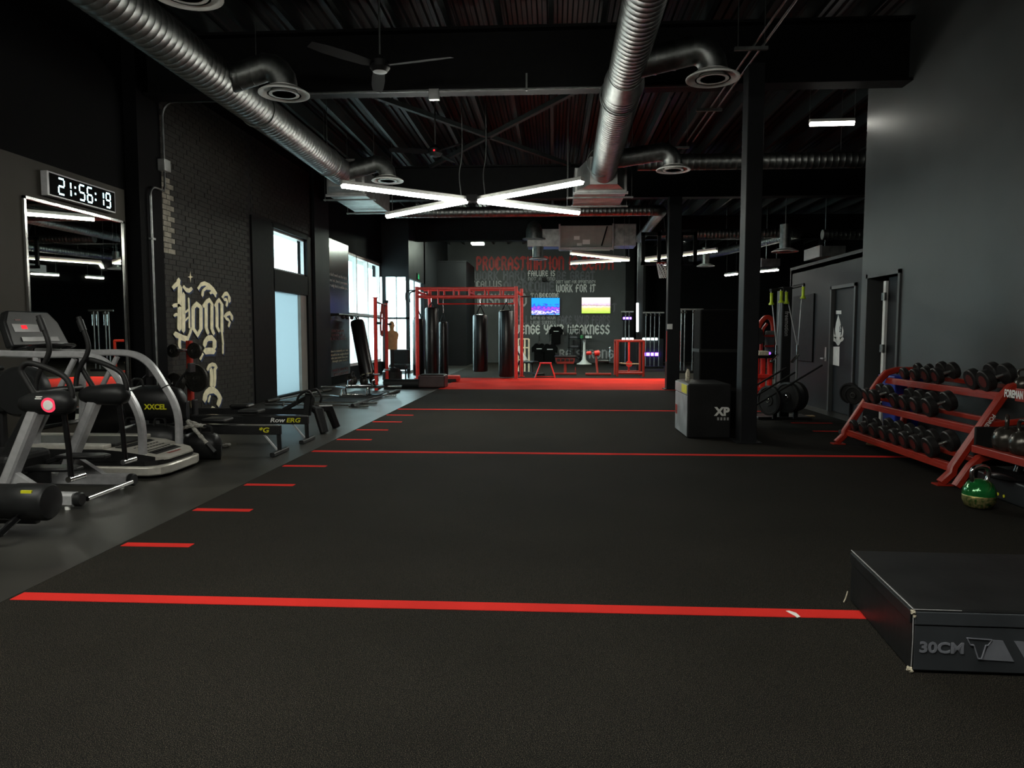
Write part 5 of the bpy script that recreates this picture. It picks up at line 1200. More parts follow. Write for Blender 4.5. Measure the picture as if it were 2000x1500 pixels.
# ---- red training rig
RX0, RX1, RY0, RY1 = -4.40, -1.20, 23.05, 24.30
rg = thing('training_rig', 'red steel training rig with overhead beams at the edge of the red turf', 'rig', (-2.8, 23.6, 0))
for x, y in ((RX0, RY0), (RX1, RY0), (RX0 + 0.2, RY1), (RX1 + 0.12, RY1)):
    mb = MB(); mb.rtube([(x, y, 0.0), (x, y, 2.98)], 0.11, 0.11); ps = mb.build('post', MT['redb'], rg, smooth=30)
    mb = MB(); mb.box((x - 0.10, y - 0.10, 0.012), (x + 0.10, y + 0.10, 0.03)); mb.build('foot_plate', MT['redb'], ps, smooth=0)
for y, zs in ((RY0, (2.92, 2.66)), (RY1, (2.95, 2.70))):
    for z_ in zs:
        mb = MB(); mb.rtube([(RX0, y, z_), (RX1, y, z_)], 0.09, 0.09); mb.build('beam', MT['redb'], rg, smooth=30)
    for x in (-3.7, -3.2, -2.7, -2.2, -1.7):
        mb = MB(); mb.rtube([(x, y, zs[1]), (x, y, zs[0])], 0.06, 0.08); mb.build('truss_post', MT['redb'], rg, smooth=30)
for x in (RX0 + 0.05, -2.7, RX1 + 0.05):
    mb = MB(); mb.rtube([(x, RY0, 2.8), (x, RY1, 2.8)], 0.08, 0.08); mb.build('cross_beam', MT['redb'], rg, smooth=30)
mb = MB(); mb.tube([(RX0 + 0.6, 23.6, 2.45), (RX1 - 0.1, 23.6, 2.45)], 0.022, 8); mb.build('pull_up_bar', MT['redb'], rg)
for x in (RX0 + 0.6, RX1 - 0.1):
    mb = MB(); mb.tube([(x, 23.6, 2.45), (x, 23.6, 2.66)], 0.02, 8); mb.tube([(x, RY0, 2.66), (x, RY1, 2.66)], 0.02, 8); mb.build('bar_hanger', MT['redb'], rg)
for k, y in enumerate((RY0 - 0.05, RY0 + 0.55)):
    mb = MB(); mb.tube(smooth_path([(RX0 - 0.05, y, 2.86), (RX0 - 0.30, y, 2.84), (RX0 - 0.36, y, 2.70), (RX0 - 0.34, y, 2.5)], 4), 0.022, 8); mb.build('grip_loop', MT['blackp'], rg)
mb = MB(); mb.lathe([(0.05, 0), (0.20, 0.01), (0.20, 0.03), (0.05, 0.05)], (RX1 + 0.32, RY0 + 0.2, 2.64), (RX1 + 0.32, RY0 + 0.2, 3.0), 24); mb.build('speed_bag_board', MT['blackp'], rg)
# hanging heavy bags
def bag(label, px, Y, wpx, pyt, pyb, r=None):
    top, bot = at(px, pyt, Y), at(px, pyb, Y); r = r or wpx / 2 * Y / 1400
    t = thing('heavy_bag', label, 'punching bag', (top.x, Y, max(bot.z, 0.05)))
    L = top.z - max(bot.z, 0.05); b0 = V((top.x, Y, max(bot.z, 0.05)))
    mb = MB(); mb.lathe([(r * 0.7, 0), (r * 0.95, 0.02), (r, 0.06), (r, L - 0.07), (r * 0.9, L - 0.02), (r * 0.55, L)], b0, b0 + V((0, 0, 1)), 24); mb.build('body', MT['leather'], t)
    for i in range(4):
        th = PI / 4 + i * PI / 2
        mb = MB(); mb.rtube([b0 + V((r * 0.8 * math.cos(th), r * 0.8 * math.sin(th), L - 0.02)), V((top.x, Y, min(2.5, top.z + 0.30)))], 0.03, 0.012); mb.build('strap', MT['grip'], t)
    mb = MB(); mb.tube([(top.x, Y, min(2.5, top.z + 0.28)), (top.x, Y, 2.66)], 0.012, 6); mb.build('chain', MT['chrome'], t)
bag('black heavy bag hanging at the outer corner of the red rig by the vestibule', 817, 23.68, 23, 622, 734)
bag('tall black heavy bag hanging just inside the first rig post', 843, 23.4, 26, 600, 735)
bag('slim black heavy bag hanging second from the window end of the rig', 866, 23.9, 18, 628, 733)
bag('black heavy bag hanging near the middle of the red rig', 938, 23.7, 29, 614, 726)
bag('thick black heavy bag hanging beside the bare front post of the rig', 989, 23.5, 30, 606, 736)
for xx, yb in ((-3.72, 23.4), (-2.4, 23.7), (-1.55, 23.5)):
    pass
t = thing('bag_stand_base', 'dark padded block on the floor below the corner heavy bags', 'padded block', (-3.55, 19.4, 0))
mb = MB(); mb.box((-3.65, 19.15, 0.012), (-2.92, 19.75, 0.36)); mb.build('block', mat('dark_maroon_vinyl', (0.03, 0.012, 0.012), 0.4, var=0.2, scale=5, bump=0.2, bscale=8), t, smooth=0, bevel=0.04, seg=3)
mb = MB(); mb.box((-3.60, 19.20, 0.36), (-2.97, 19.70, 0.372)); mb.build('top_pad', MT['leather'], t, smooth=0, bevel=0.004)
t = thing('kick_shield', 'red kick shield with black straps lying on the red turf', 'kick shield', (-2.95, 21.6, 0.012))
a = at(885, 742, 21.8); mb = MB(); mb.prism([(a.x - 0.24, 21.6), (a.x + 0.24, 21.6), (a.x + 0.20, 22.0), (a.x - 0.20, 22.0)], (0, 0, 0.04), (1, 0, 0), (0, 1, 0), 0.16); mb.build('pad', MT['redb'], t, smooth=0, bevel=0.04, seg=3)
mb = MB(); mb.box((a.x - 0.28, 21.52, 0.012), (a.x + 0.12, 21.62, 0.10)); mb.build('strap', MT['grip'], t, smooth=0, bevel=0.015)
# ---- open red jump platform
t = thing('jump_platform', 'open red steel jump platform with splayed legs at the red turf edge', 'jump platform', (-0.27, 23.75, 0))
zt = 0.5
for x, y, fx, fy in ((-0.42, 23.62, -0.60, 23.5), (-0.10, 23.62, 0.06, 23.5), (-0.42, 23.88, -0.60, 24.0), (-0.10, 23.88, 0.06, 24.0)):
    mb = MB(); mb.tube([(fx, fy, 0.02), (x, y, zt)], 0.022, 8); mb.build('leg', MT['redb'], t)
for y0 in (23.5, 24.0):
    mb = MB(); mb.tube([(-0.60, y0, 0.03), (0.06, y0, 0.03)], 0.018, 8) if y0 > 23.9 else mb.tube([(-0.60, y0, 0.03), (-0.60, 24.0, 0.03)], 0.018, 8); mb.build('floor_rail', MT['redb'], t)
mb = MB(); mb.box((-0.46, 23.58, zt - 0.02), (-0.06, 23.92, zt + 0.02)); mb.build('top', MT['redb'], t, smooth=0, bevel=0.008)
# ---- cream storage frame, black bench
t = thing('storage_frame', 'cream coloured upright storage frame behind the red rig post', 'storage rack', (-1.0, 26.5, 0))
p0, p1 = at(1012, 662, 26.5), at(1033, 662, 26.5); pz = at(1020, 722, 26.5)
for x in (p0.x, at(1025, 660, 26.5).x, p1.x):
    mb = MB(); mb.rtube([(x, 26.5, 0.0), (x, 26.5, p0.z)], 0.06, 0.06); mb.build('upright', MT['cream'], t)
for z_ in (p0.z, 0.95, 0.5):
    mb = MB(); mb.rtube([(p0.x, 26.5, z_), (p1.x, 26.5, z_)], 0.05, 0.05); mb.build('cross_rail', MT['cream'], t)
def bench(label, px, pyfloor, rot, mpad, mframe, w=0.3, L=1.2, incl=0.5):
    p = onz(px, pyfloor, 0.006); t = thing('weight_bench', label, 'bench', (p.x, p.y, 0.006), rot)
    mb = MB(); mb.box((-w / 2, -L * 0.1, 0.42), (w / 2, L * 0.3, 0.50)); mb.build('seat', mpad, t, smooth=0, bevel=0.03, local=True)
    mb = MB(); q = M.Translation((0, L * 0.3, 0.46)) @ M.Rotation(incl, 4, 'X'); mb.box((-w / 2, 0, -0.04), (w / 2, L * 0.6, 0.04), mat=q); mb.build('backrest', mpad, t, smooth=0, bevel=0.03, local=True)
    mb = MB(); mb.rtube([(0, -L * 0.2, 0.08), (0, L * 0.75, 0.08)], 0.07, 0.07); mb.build('spine', mframe, t, local=True)
    for y in (-L * 0.2, L * 0.75):
        mb = MB(); mb.rtube([(-0.28, y, 0.04), (0.28, y, 0.04)], 0.07, 0.07); mb.build('foot', mframe, t, local=True)
    mb = MB(); mb.rtube([(0, 0.05, 0.08), (0, 0.1, 0.43)], 0.07, 0.07); mb.build('post', mframe, t, local=True)
    mb = MB(); mb.rtube([(0, L * 0.7, 0.08), (0, L * 0.55, 0.5)], 0.05, 0.05); mb.build('ladder', mframe, t, local=True)
    return t
bench('black adjustable bench behind the red rig post', 1042, 733, 0.9, MT['leather'], MT['blackp'], 0.3, 1.2, 0.9)
# ---- red preacher bench with four dark pads
t = thing('preacher_bench', 'red bench with four small dark pads standing on a single post', 'bench', (0.5, 25.6, 0))
cx = at(1104, 700, 25.6).x
mb = MB(); mb.prism([(cx - 0.36, 0.62), (cx + 0.36, 0.62), (cx + 0.30, 0.40), (cx - 0.30, 0.40)], (0, 25.62, 0), (1, 0, 0), (0, 0, 1), 0.12); mb.build('head_frame', MT['red'], t, smooth=0, bevel=0.01)
for i in range(4):
    mb = MB(); mb.box((cx - 0.30 + i * 0.155, 25.47, 0.49), (cx - 0.18 + i * 0.155, 25.5, 0.58)); mb.build('pad', MT['leather'], t, smooth=0, bevel=0.01)
mb = MB(); mb.box((cx - 0.38, 25.45, 0.62), (cx + 0.38, 25.75, 0.69)); mb.build('arm_pad', MT['leather'], t, smooth=0, bevel=0.02)
mb = MB(); mb.rtube([(cx, 25.6, 0.04), (cx, 25.6, 0.42)], 0.10, 0.10); mb.build('post', MT['red'], t)
mb = MB(); mb.rtube([(cx - 0.42, 25.5, 0.05), (cx + 0.40, 25.5, 0.05)], 0.08, 0.07); mb.build('foot', MT['red'], t)
mb = MB(); mb.cyl((cx + 0.36, 25.5, 0.08), (cx + 0.36, 25.5, 0.30), 0.018, 8); mb.build('handle_post', MT['chrome'], t)
# ---- red machine with round red pads
t = thing('leg_machine', 'red leg curl machine with two round red roller pads', 'exercise machine', (1.4, 25.3, 0))
cx = at(1170, 700, 25.3).x
mb = MB(); mb.rtube([(cx - 0.48, 25.2, 0.06), (cx + 0.42, 25.2, 0.06)], 0.09, 0.08); mb.build('floor_beam', MT['red'], t)
mb = MB(); mb.rtube([(cx - 0.05, 25.2, 0.06), (cx - 0.12, 25.3, 0.75)], 0.08, 0.08); mb.build('mast', MT['red'], t)
mb = MB(); mb.rtube([(cx - 0.12, 25.3, 0.55), (cx + 0.35, 25.3, 0.45)], 0.07, 0.07); mb.build('arm', MT['steel_blk'], t)
for dx, r in ((-0.36, 0.065), (-0.08, 0.095)):
    mb = MB(); mb.cyl((cx + dx - 0.09, 25.22, 0.78), (cx + dx + 0.09, 25.22, 0.80), r, 18, bev=0.02); mb.build('roller_pad', MT['redb'], t)
mb = MB(); mb.cyl((cx - 0.45, 25.22, 0.78), (cx + 0.05, 25.22, 0.80), 0.016, 8); mb.build('roller_shaft', MT['chrome'], t)
mb = MB(); mb.box((cx - 0.05, 25.15, 0.46), (cx + 0.35, 25.5, 0.54)); mb.build('seat', MT['leather'], t, smooth=0, bevel=0.03)
mb = MB(); mb.cyl((cx + 0.38, 25.25, 0.5), (cx + 0.38, 25.3, 0.95), 0.02, 8); mb.ball((cx + 0.38, 25.3, 0.97), 0.04, 10, rings=6); mb.build('lever', MT['chrome'], t)
# ---- small red cage
x0, x1 = at(1203, 735, 25.2).x, at(1257, 735, 24.6).x
t = thing('power_cage', 'small red cage frame with a central red stem near the column', 'rack', ((x0 + x1) / 2, 25, 0))
zt = 1.22
for x in (x0, x1):
    for y in (24.7, 25.7):
        mb = MB(); mb.rtube([(x, y, 0), (x, y, zt)], 0.08, 0.08); mb.build('post', MT['red'], t)
for y in (24.7, 25.7):
    mb = MB(); mb.rtube([(x0, y, zt), (x1, y, zt)], 0.08, 0.08); mb.build('top_rail', MT['red'], t)
    mb = MB(); mb.rtube([(x0, y, 0.12), (x1, y, 0.12)], 0.07, 0.08); mb.build('bottom_rail', MT['red'], t)
for x in (x0, x1):
    mb = MB(); mb.rtube([(x, 24.7, zt), (x, 25.7, zt)], 0.08, 0.08); mb.build('side_rail', MT['red'], t)
xm = (x0 + x1) / 2
mb = MB(); mb.rtube([(xm, 25.2, 0.1), (xm, 25.2, 1.18)], 0.07, 0.07); mb.build('stem', MT['redb'], t)
mb = MB(); mb.lathe([(0.02, -0.04), (0.11, -0.04), (0.11, 0.04), (0.02, 0.04)], (xm, 25.12, 0.42), (xm, 25.2, 0.42), 18); mb.build('hub', MT['redb'], t)
mb = MB(); mb.tube([(x0 + 0.1, 25.1, 0.45), (xm, 25.1, 0.42), (x1 - 0.1, 25.1, 0.42)], 0.025, 8); mb.build('bar', MT['wood'], t)
# ---- televisions
def screen_mat(name, rows, strength, rot):
    m = bpy.data.materials.new(name); m.use_nodes = True; nt = m.node_tree; nt.nodes.remove(nt.nodes['Principled BSDF'])
    tc = nt.nodes.new('ShaderNodeTexCoord'); sp = nt.nodes.new('ShaderNodeSeparateXYZ'); nt.links.new(tc.outputs['Generated'], sp.inputs[0])
    nz = nt.nodes.new('ShaderNodeTexNoise'); nz.inputs['Scale'].default_value = 7.0; nz.inputs['Detail'].default_value = 3; nt.links.new(tc.outputs['Generated'], nz.inputs['Vector'])
    mt = nt.nodes.new('ShaderNodeMath'); mt.operation = 'MULTIPLY_ADD'; mt.inputs[1].default_value = rot; nt.links.new(nz.outputs['Fac'], mt.inputs[0]); nt.links.new(sp.outputs['Z'], mt.inputs[2])
    rp = nt.nodes.new('ShaderNodeValToRGB'); nt.links.new(mt.outputs[0], rp.inputs['Fac'])
    el = rp.color_ramp.elements
    while len(el) < len(rows): el.new(0.5)
    for e_, (p_, c_) in zip(el, rows): e_.position = p_; e_.color = (*c_, 1)
    e = nt.nodes.new('ShaderNodeEmission'); e.inputs[1].default_value = strength; nt.links.new(rp.outputs['Color'], e.inputs[0]); nt.links.new(e.outputs[0], nt.nodes['Material Output'].inputs['Surface'])
    return m
tv1m = screen_mat('concert_picture', [(0.20, (.01, .01, .08)), (0.34, (.15, .5, .9)), (0.44, (.02, .02, .35)), (0.55, (.75, .7, .95)), (0.64, (.05, .08, .9)), (0.78, (.45, .08, .55)), (0.9, (.03, .06, .75)), (1.0, (.02, .3, .9))], 1.1, 0.8)
tv2m = screen_mat('landscape_picture', [(0.12, (.45, .75, .08)), (0.45, (.75, .85, .22)), (0.56, (.95, .9, .7)), (0.63, (.45, .30, .28)), (0.68, (.70, .55, .75)), (0.80, (.98, .80, .70)), (1.0, (.98, .92, .85))], 0.95, 0.25)
def tv(label, px0, px1, py0, py1, m):
    a, b = at(px0, py1, 35.9), at(px1, py0, 35.9); t = thing('television', label, 'television', (a.x, 35.9, a.z))
    mb = MB(); mb.box((a.x - 0.02, 35.87, a.z - 0.02), (b.x + 0.02, 35.93, b.z + 0.02)); mb.build('case', MT['gloss'], t, smooth=0, bevel=0.006)
    mb = MB(); mb.box((a.x, 35.862, a.z), (b.x, 35.869, b.z)); mb.build('screen', m, t, smooth=0)
    mb = MB(); mb.box(((a.x + b.x) / 2 - 0.2, 35.93, (a.z + b.z) / 2 - 0.15), ((a.x + b.x) / 2 + 0.2, 36.0, (a.z + b.z) / 2 + 0.15)); mb.build('wall_mount', MT['steel_blk'], t, smooth=0)
tv('wall television showing a blue lit concert', 1038, 1093, 582, 615, tv1m)
tv('wall television showing a green and pink landscape', 1136, 1192, 581, 612, tv2m)
p = at(1063, 546, 35.9); t = thing('wall_speaker', 'small black speaker fixed on the lettered wall', 'speaker', p)
mb = MB(); mb.cbox(p, (0.24, 0.16, 0.20)); mb.build('cabinet', MT['blackp'], t, smooth=0, bevel=0.02); mb = MB(); mb.cyl(p + V((0, -0.085, 0)), p + V((0, -0.078, 0)), 0.07, 16); mb.build('cone', MT['gloss'], t)
mb = MB(); mb.box((p.x - 0.03, 35.95, p.z - 0.03), (p.x + 0.03, 36.0, p.z + 0.03)); mb.build('bracket', MT['steel_blk'], t, smooth=0)
# ---- shirts on display
def tee(label, px, py, Y, h):
    c = at(px, py, Y); t = thing('display_shirt', label, 't-shirt', c)
    w = h * 0.26
    P = [(-w, 0), (w, 0), (w, h * 0.58), (w * 1.45, h * 0.52), (w * 1.55, h * 0.78), (w * 0.8, h), (w * 0.35, h), (0, h * 0.93), (-w * 0.35, h), (-w * 0.8, h), (-w * 1.55, h * 0.78), (-w * 1.45, h * 0.52), (-w, h * 0.58)]
    mb = MB(); mb.prism(P, (c.x, Y + 0.06, c.z), (1, 0, 0), (0, 0, 1), 0.12); mb.build('shirt', MT['tee'], t, smooth=0, bevel=0.03, seg=2)
    mb = MB(); mb.box((c.x - w * 0.55, Y - 0.066, c.z + h * 0.70), (c.x + w * 0.55, Y - 0.058, c.z + h * 0.74)); mb.build('chest_print', MT['t_white'], t, smooth=0)
    mb = MB(); mb.tube([(c.x, Y, c.z + h * 0.95), (c.x, Y, c.z + h * 1.08), (c.x + 0.06, Y, c.z + h * 1.12)], 0.012, 6); mb.build('hanger_hook', MT['chrome'], t)
tee('black t-shirt hung high on the lettered wall', 1086, 672, 35.8, 0.88); tee('black t-shirt hung low beside the red jump platform', 1053, 708, 35.7, 0.95); tee('black t-shirt hung low, overlapping its neighbour shirt', 1074, 710, 35.5, 0.98)
for k, (px, lab) in enumerate(((1053, 'thin cord carrying a low t-shirt on the back wall'), (1074, 'thin cord carrying the overlapping low t-shirt'))):
    a = at(px, 655, 35.9); mb = MB(); mb.tube([(a.x, 35.6, 0.9), (a.x, 35.995, a.z)], 0.012, 6); o = mb.build('hanging_cord', MT['steel_blk']); tag(o, lab, 'cord')
# ---- white pedestal table with small goods
tb = thing('pedestal_table', 'white pedestal table with a trumpet foot before the lettered wall', 'table', (1.4, 34.3, 0))
cx = at(1141, 700, 34.3).x
mb = MB(); mb.lathe([(0.36, 0.0), (0.35, 0.03), (0.22, 0.08), (0.10, 0.22), (0.065, 0.5), (0.06, 0.95), (0.09, 1.18), (0.10, 1.2)], (cx, 34.3, 0.006), (cx, 34.3, 1), 28); mb.build('pedestal', MT['whitep'], tb)
mb = MB(); mb.cyl((cx, 34.3, 1.2), (cx, 34.3, 1.24), 0.36, 28, bev=0.01); mb.build('top', MT['gloss'], tb)
for dx, w, h, m, nm, lab, cat in ((-0.12, 0.16, 0.14, 'lime', 'green_tub', 'green supplement tub on the white pedestal table', 'tub'), (0.14, 0.2, 0.12, 'whitep', 'white_carton', 'white carton on the white pedestal table', 'box'), (0.31, 0.09, 0.11, 'whitep', 'white_cup', 'small white cup at the rim of the pedestal table', 'cup')):
    t = thing(nm, lab, cat, (cx + dx, 34.25, 1.24))
    mb = MB()
    if nm == 'white_carton': mb.box((cx + dx - w / 2, 34.18, 1.24), (cx + dx + w / 2, 34.34, 1.24 + h))
    else: mb.cyl((cx + dx, 34.25, 1.24), (cx + dx, 34.25, 1.24 + h), w / 2, 16, bev=0.008)
    mb.build('body', mat('green_tub_plastic', (0.03, 0.25, 0.06), 0.4) if m == 'lime' else MT[m], t, bevel=0.004 if nm == 'white_carton' else 0)
    mb = MB(); mb.cyl((cx + dx, 34.25, 1.24 + h), (cx + dx, 34.25, 1.25 + h), w * 0.4, 14); mb.build('lid', MT['whitep'], t)
# ---- black shelf unit
a, b = at(1111, 705, 35.4), at(1134, 640, 35.4); t = thing('shelf_unit', 'slim black metal shelf unit against the lettered wall', 'shelf', (a.x, 35.4, 0))
for x in (a.x, b.x):
    for y in (35.2, 35.7):
        mb = MB(); mb.box((x - 0.02, y - 0.02, 0.006), (x + 0.02, y + 0.02, b.z)); mb.build('post', MT['steel_blk'], t, smooth=0)
for z_ in (0.3, 0.75, 1.2, b.z - 0.05):
    mb = MB(); mb.box((a.x - 0.05, 35.18, z_), (b.x + 0.05, 35.72, z_ + 0.03)); mb.build('shelf', MT['steel_blk'], t, smooth=0)
for k, (z_, w, lab) in enumerate(((1.23, 0.34, 'folded dark towel on the upper shelf of the black unit'), (0.78, 0.4, 'folded dark towel on the lower shelf of the black unit'))):
    mb = MB(); mb.box((a.x + 0.06, 35.25, z_), (a.x + 0.06 + w, 35.6, z_ + 0.09)); o = mb.build('folded_towel', MT['t_dark'], bevel=0.02, smooth=0); tag(o, lab, 'towel')
# ---- basketball backboard, hoop and net
YBB = 20.2
a, b = at(1252, 518, YBB), at(1362, 453, YBB)
bb = thing('basketball_hoop', 'basketball backboard with clear panel and white net behind the column', 'basketball hoop', ((a.x + b.x) / 2, YBB, a.z))
for lo, hi in (((a.x, a.z), (b.x, a.z + 0.09)), ((a.x, b.z - 0.09), (b.x, b.z)), ((a.x, a.z), (a.x + 0.1, b.z)), ((b.x - 0.1, a.z), (b.x, b.z)), ((at(1284, 480, YBB).x, a.z), (at(1291, 480, YBB).x, b.z)), ((at(1328, 480, YBB).x, a.z), (at(1334, 480, YBB).x, b.z))):
    mb = MB(); mb.box((lo[0], YBB - 0.03, lo[1]), (hi[0], YBB + 0.04, hi[1])); mb.build('frame_bar', MT['steel_blk'], bb, smooth=0)
mb = MB(); mb.box((a.x + 0.08, YBB - 0.006, a.z + 0.07), (b.x - 0.08, YBB + 0.006, b.z - 0.07)); mb.build('panel', MT['acrylic'], bb, smooth=0)
rc = V((at(1297, 520, YBB - 0.33).x, YBB - 0.33, a.z + 0.02))
mb = MB(); mb.torus(rc, 0.2, 0.012, (0, 0, 1), 28, 6); mb.build('rim', MT['red'], bb)
mb = MB(); mb.rtube([(rc.x, YBB - 0.03, rc.z), (rc.x, YBB - 0.15, rc.z)], 0.12, 0.03); mb.build('rim_bracket', MT['red'], bb)
mb = MB()
for i in range(12):
    for s in (-1, 1):
        P = []
        for j in range(5):
            r_ = 0.2 * (1 - 0.10 * j); th = 2 * PI * (i + s * j * 0.5) / 12
            P.append(rc + V((r_ * math.cos(th), r_ * math.sin(th), -0.10 * j)))
        mb.tube(P, 0.008, 4)
o = mb.build('net', MT['whitep'], bb); o['kind'] = 'stuff'
mb = MB(); mb.rtube([((a.x + b.x) / 2, YBB + 0.05, (a.z + b.z) / 2), ((a.x + b.x) / 2, YBB + 0.9, 5.0)], 0.1, 0.1); mb.build('support_arm', MT['steel_blk'], bb)
# ---- dark hall behind: chrome cable frames, counter with LED strips
def cable_frame(label, px_posts, Y, pytop, pybot, beam=True):
    p0 = at(px_posts[0], pytop, Y); t = thing('cable_machine', label, 'cable machine', (p0.x, Y, 0))
    xs = [at(p, pytop, Y).x for p in px_posts]; zt = p0.z
    for x in xs:
        mb = MB(); mb.cyl((x, Y, 0.0), (x, Y, zt), 0.024, 12); mb.build('guide_post', MT['galv'], t)
        mb = MB(); mb.cyl((x, Y - 0.10, zt - 0.55), (x, Y - 0.10, zt - 0.1), 0.012, 6); mb.build('cable', MT['chrome'], t)
        mb = MB(); mb.lathe([(0.01, 0), (0.045, 0.0), (0.045, 0.03), (0.01, 0.03)], (x, Y - 0.12, zt - 0.08), (x, Y, zt - 0.08), 14); mb.build('pulley', MT['iron'], t)
    mb = MB(); mb.rtube([(xs[0] - 0.2, Y, zt + 0.03), (xs[-1] + 0.2, Y, zt + 0.03)], 0.07, 0.07); mb.build('top_beam', MT['galv'], t)
    mb = MB(); mb.rtube([(xs[0] - 0.2, Y, 0.05), (xs[-1] + 0.2, Y, 0.05)], 0.1, 0.09); mb.build('base_beam', MT['steel_blk'], t)
    return t
cable_frame('row of chrome cable posts in the dark hall beside the black padded block', (1331, 1338, 1354, 1363), 27.0, 606, 700)
cable_frame('chrome cable posts in the dark hall behind the small red cage', (1262, 1271, 1279, 1288), 30.5, 612, 690)
cable_frame('dim chrome cable posts deep in the hall by the end wall', (1222, 1229), 32.5, 610, 690)
ct = thing('front_counter', 'dark counter with white and purple LED strips in the back hall', 'counter', (5.0, 33.0, 0))
a, b = at(1214, 660, 33.0), at(1296, 660, 33.0)
mb = MB(); mb.box((a.x, 33.0, 0.006), (b.x, 33.8, a.z - 0.04)); mb.build('body', MT['wall_mid'], ct, smooth=0)
for p_, q_ in ((1215, 1237), (1254, 1284)):
    x0, x1 = at(p_, 660, 32.97).x, at(q_, 660, 32.97).x; mb = MB(); mb.box((x0, 32.95, a.z - 0.1), (x1, 33.0, a.z)); mb.build('white_strip', MT['strip'], ct, smooth=0)
x0, x1 = at(1256, 692, 32.9).x, at(1288, 692, 32.9).x; zz = at(1270, 692, 32.9).z; mb = MB(); mb.box((x0, 32.92, zz - 0.07), (x1, 33.0, zz + 0.07)); mb.build('purple_strip', MT['purple'], ct, smooth=0)
x0, x1 = at(1217, 622, 33.6).x, at(1233, 622, 33.6).x; zz = at(1225, 622, 33.6).z
t = thing('purple_sign', 'purple glowing strip high in the back hall', 'sign', (x0, 33.6, zz)); mb = MB(); mb.box((x0, 33.58, zz - 0.04), (x1, 33.6, zz + 0.06)); mb.build('light_strip', MT['purple'], t, smooth=0); mb = MB(); mb.box((x0 - 0.05, 33.6, zz - 0.1), (x1 + 0.05, 33.66, zz + 0.3)); mb.build('back_board', MT['steel_blk'], t, smooth=0); mb = MB(); mb.box((x0, 33.6, 0.0), (x0 + 0.06, 33.66, zz)); mb.build('post', MT['steel_blk'], t, smooth=0)
a, b = at(1245, 592, 27.94), at(1245, 648, 27.94); t = thing('tube_lamp', 'upright white tube lamp fixed on the thin dark column', 'lamp', b)
mb = MB(); mb.cyl(b, a, 0.045, 14, bev=0.01); mb.build('tube', MT['strip'], t); mb = MB(); mb.box((b.x - 0.05, 27.90, b.z - 0.06), (b.x + 0.05, 28.0, b.z)); mb.build('socket', MT['blackp'], t, smooth=0)
# exit sign
p = onx(817, 540, XV + 0.02); t = thing('exit_sign', 'small green running-figure exit sign over the vestibule', 'sign', (XV, p.y, p.z))
mb = MB(); mb.box((XV, p.y - 0.22, p.z - 0.12), (XV + 0.03, p.y + 0.22, p.z + 0.12)); mb.build('case', MT['blackp'], t, smooth=0)
mb = MB(); X_ = XV + 0.031
mb.ball((X_, p.y + 0.02, p.z + 0.08), (0.004, 0.03, 0.03), 8, rings=6)
for q in ([(0, 0.05), (-0.02, -0.02)], [(-0.02, -0.02), (0.06, -0.05), (0.05, -0.11)], [(-0.02, -0.02), (-0.08, -0.08)], [(0, 0.04), (0.08, 0.02)], [(0, 0.04), (-0.07, 0.03)]):
    mb.tube([(X_, p.y + u, p.z + v) for u, v in q], 0.014, 6)
mb.build('running_figure', MT['exitg'], t)
# ---- padded boxes beside the tall column
bx = thing('plyo_box', 'black padded box with a grey side and yellow tag beside the tall column', 'plyo box', (2.2, 10.7, 0.01))
bx0, bx1, by0, by1, bh = 1.90, 2.50, 10.20, 11.2, 0.78
mb = MB(); mb.box((bx0, by0, 0.012), (bx1, by1, bh)); mb.build('body', MT['vinyl'], bx, smooth=0, bevel=0.02, seg=3)
mb = MB(); mb.box((bx0 - 0.012, by0 + 0.02, 0.03), (bx0, by1 - 0.02, bh - 0.17)); mb.build('side_panel', MT['vinylg'], bx, smooth=0, bevel=0.01)
mb = MB(); mb.box((bx0 - 0.016, by0 + 0.01, bh - 0.16), (bx0, by1 - 0.01, bh - 0.015)); mb.build('lid_flap', MT['vinylg'], bx, smooth=0, bevel=0.006)
mb = MB(); mb.box((bx0 - 0.02, by0 + 0.02, bh - 0.14), (bx0 - 0.015, by0 + 0.42, bh - 0.02)); mb.build('yellow_tag', MT['yellow'], bx, smooth=0)
mb = MB(); mb.box((bx0 - 0.016, by1 - 0.2, 0.27), (bx0 - 0.011, by1 - 0.06, 0.41)); mb.build('red_mark', MT['red'], bx, smooth=0)
text_mb('XP', 0.16, (2.28, by0 - 0.001, 0.34), (1, 0, 0), (0, 0, 1), 0.002, bold=0.008).build('lettering', MT['t_white'], bx, smooth=0)
for i in range(4):
    mb = MB(); mb.box((2.31 + i * 0.045, by0 - 0.003, 0.27), (2.335 + i * 0.045, by0, 0.31)); mb.build('print_mark', MT['t_grey'], bx, smooth=0)
t = thing('foam_block', 'tall matte black padded block standing behind the black padded box', 'padded block', (2.35, 11.5, 0.01))
mb = MB(); mb.box((2.26, 11.25, 0.012), (2.92, 11.75, 1.86)); mb.build('body', MT['tee'], t, smooth=0, bevel=0.03, seg=3)
for z_ in (0.6, 1.2):
    mb = MB(); mb.box((2.25, 11.24, z_), (2.93, 11.76, z_ + 0.05)); mb.build('strap', MT['grip'], t, smooth=0)
t = thing('water_bottle', 'small pale bottle standing on top of the black padded box', 'bottle', (2.02, 10.9, bh))
mb = MB(); mb.lathe([(0.03, 0), (0.034, 0.01), (0.034, 0.12), (0.018, 0.16), (0.018, 0.18)], (2.02, 10.9, bh), (2.02, 10.9, 1), 14); mb.build('body', MT['foam'], t); mb = MB(); mb.cyl((2.02, 10.9, bh + 0.18), (2.02, 10.9, bh + 0.2), 0.02, 12); mb.build('cap', MT['blackp'], t)

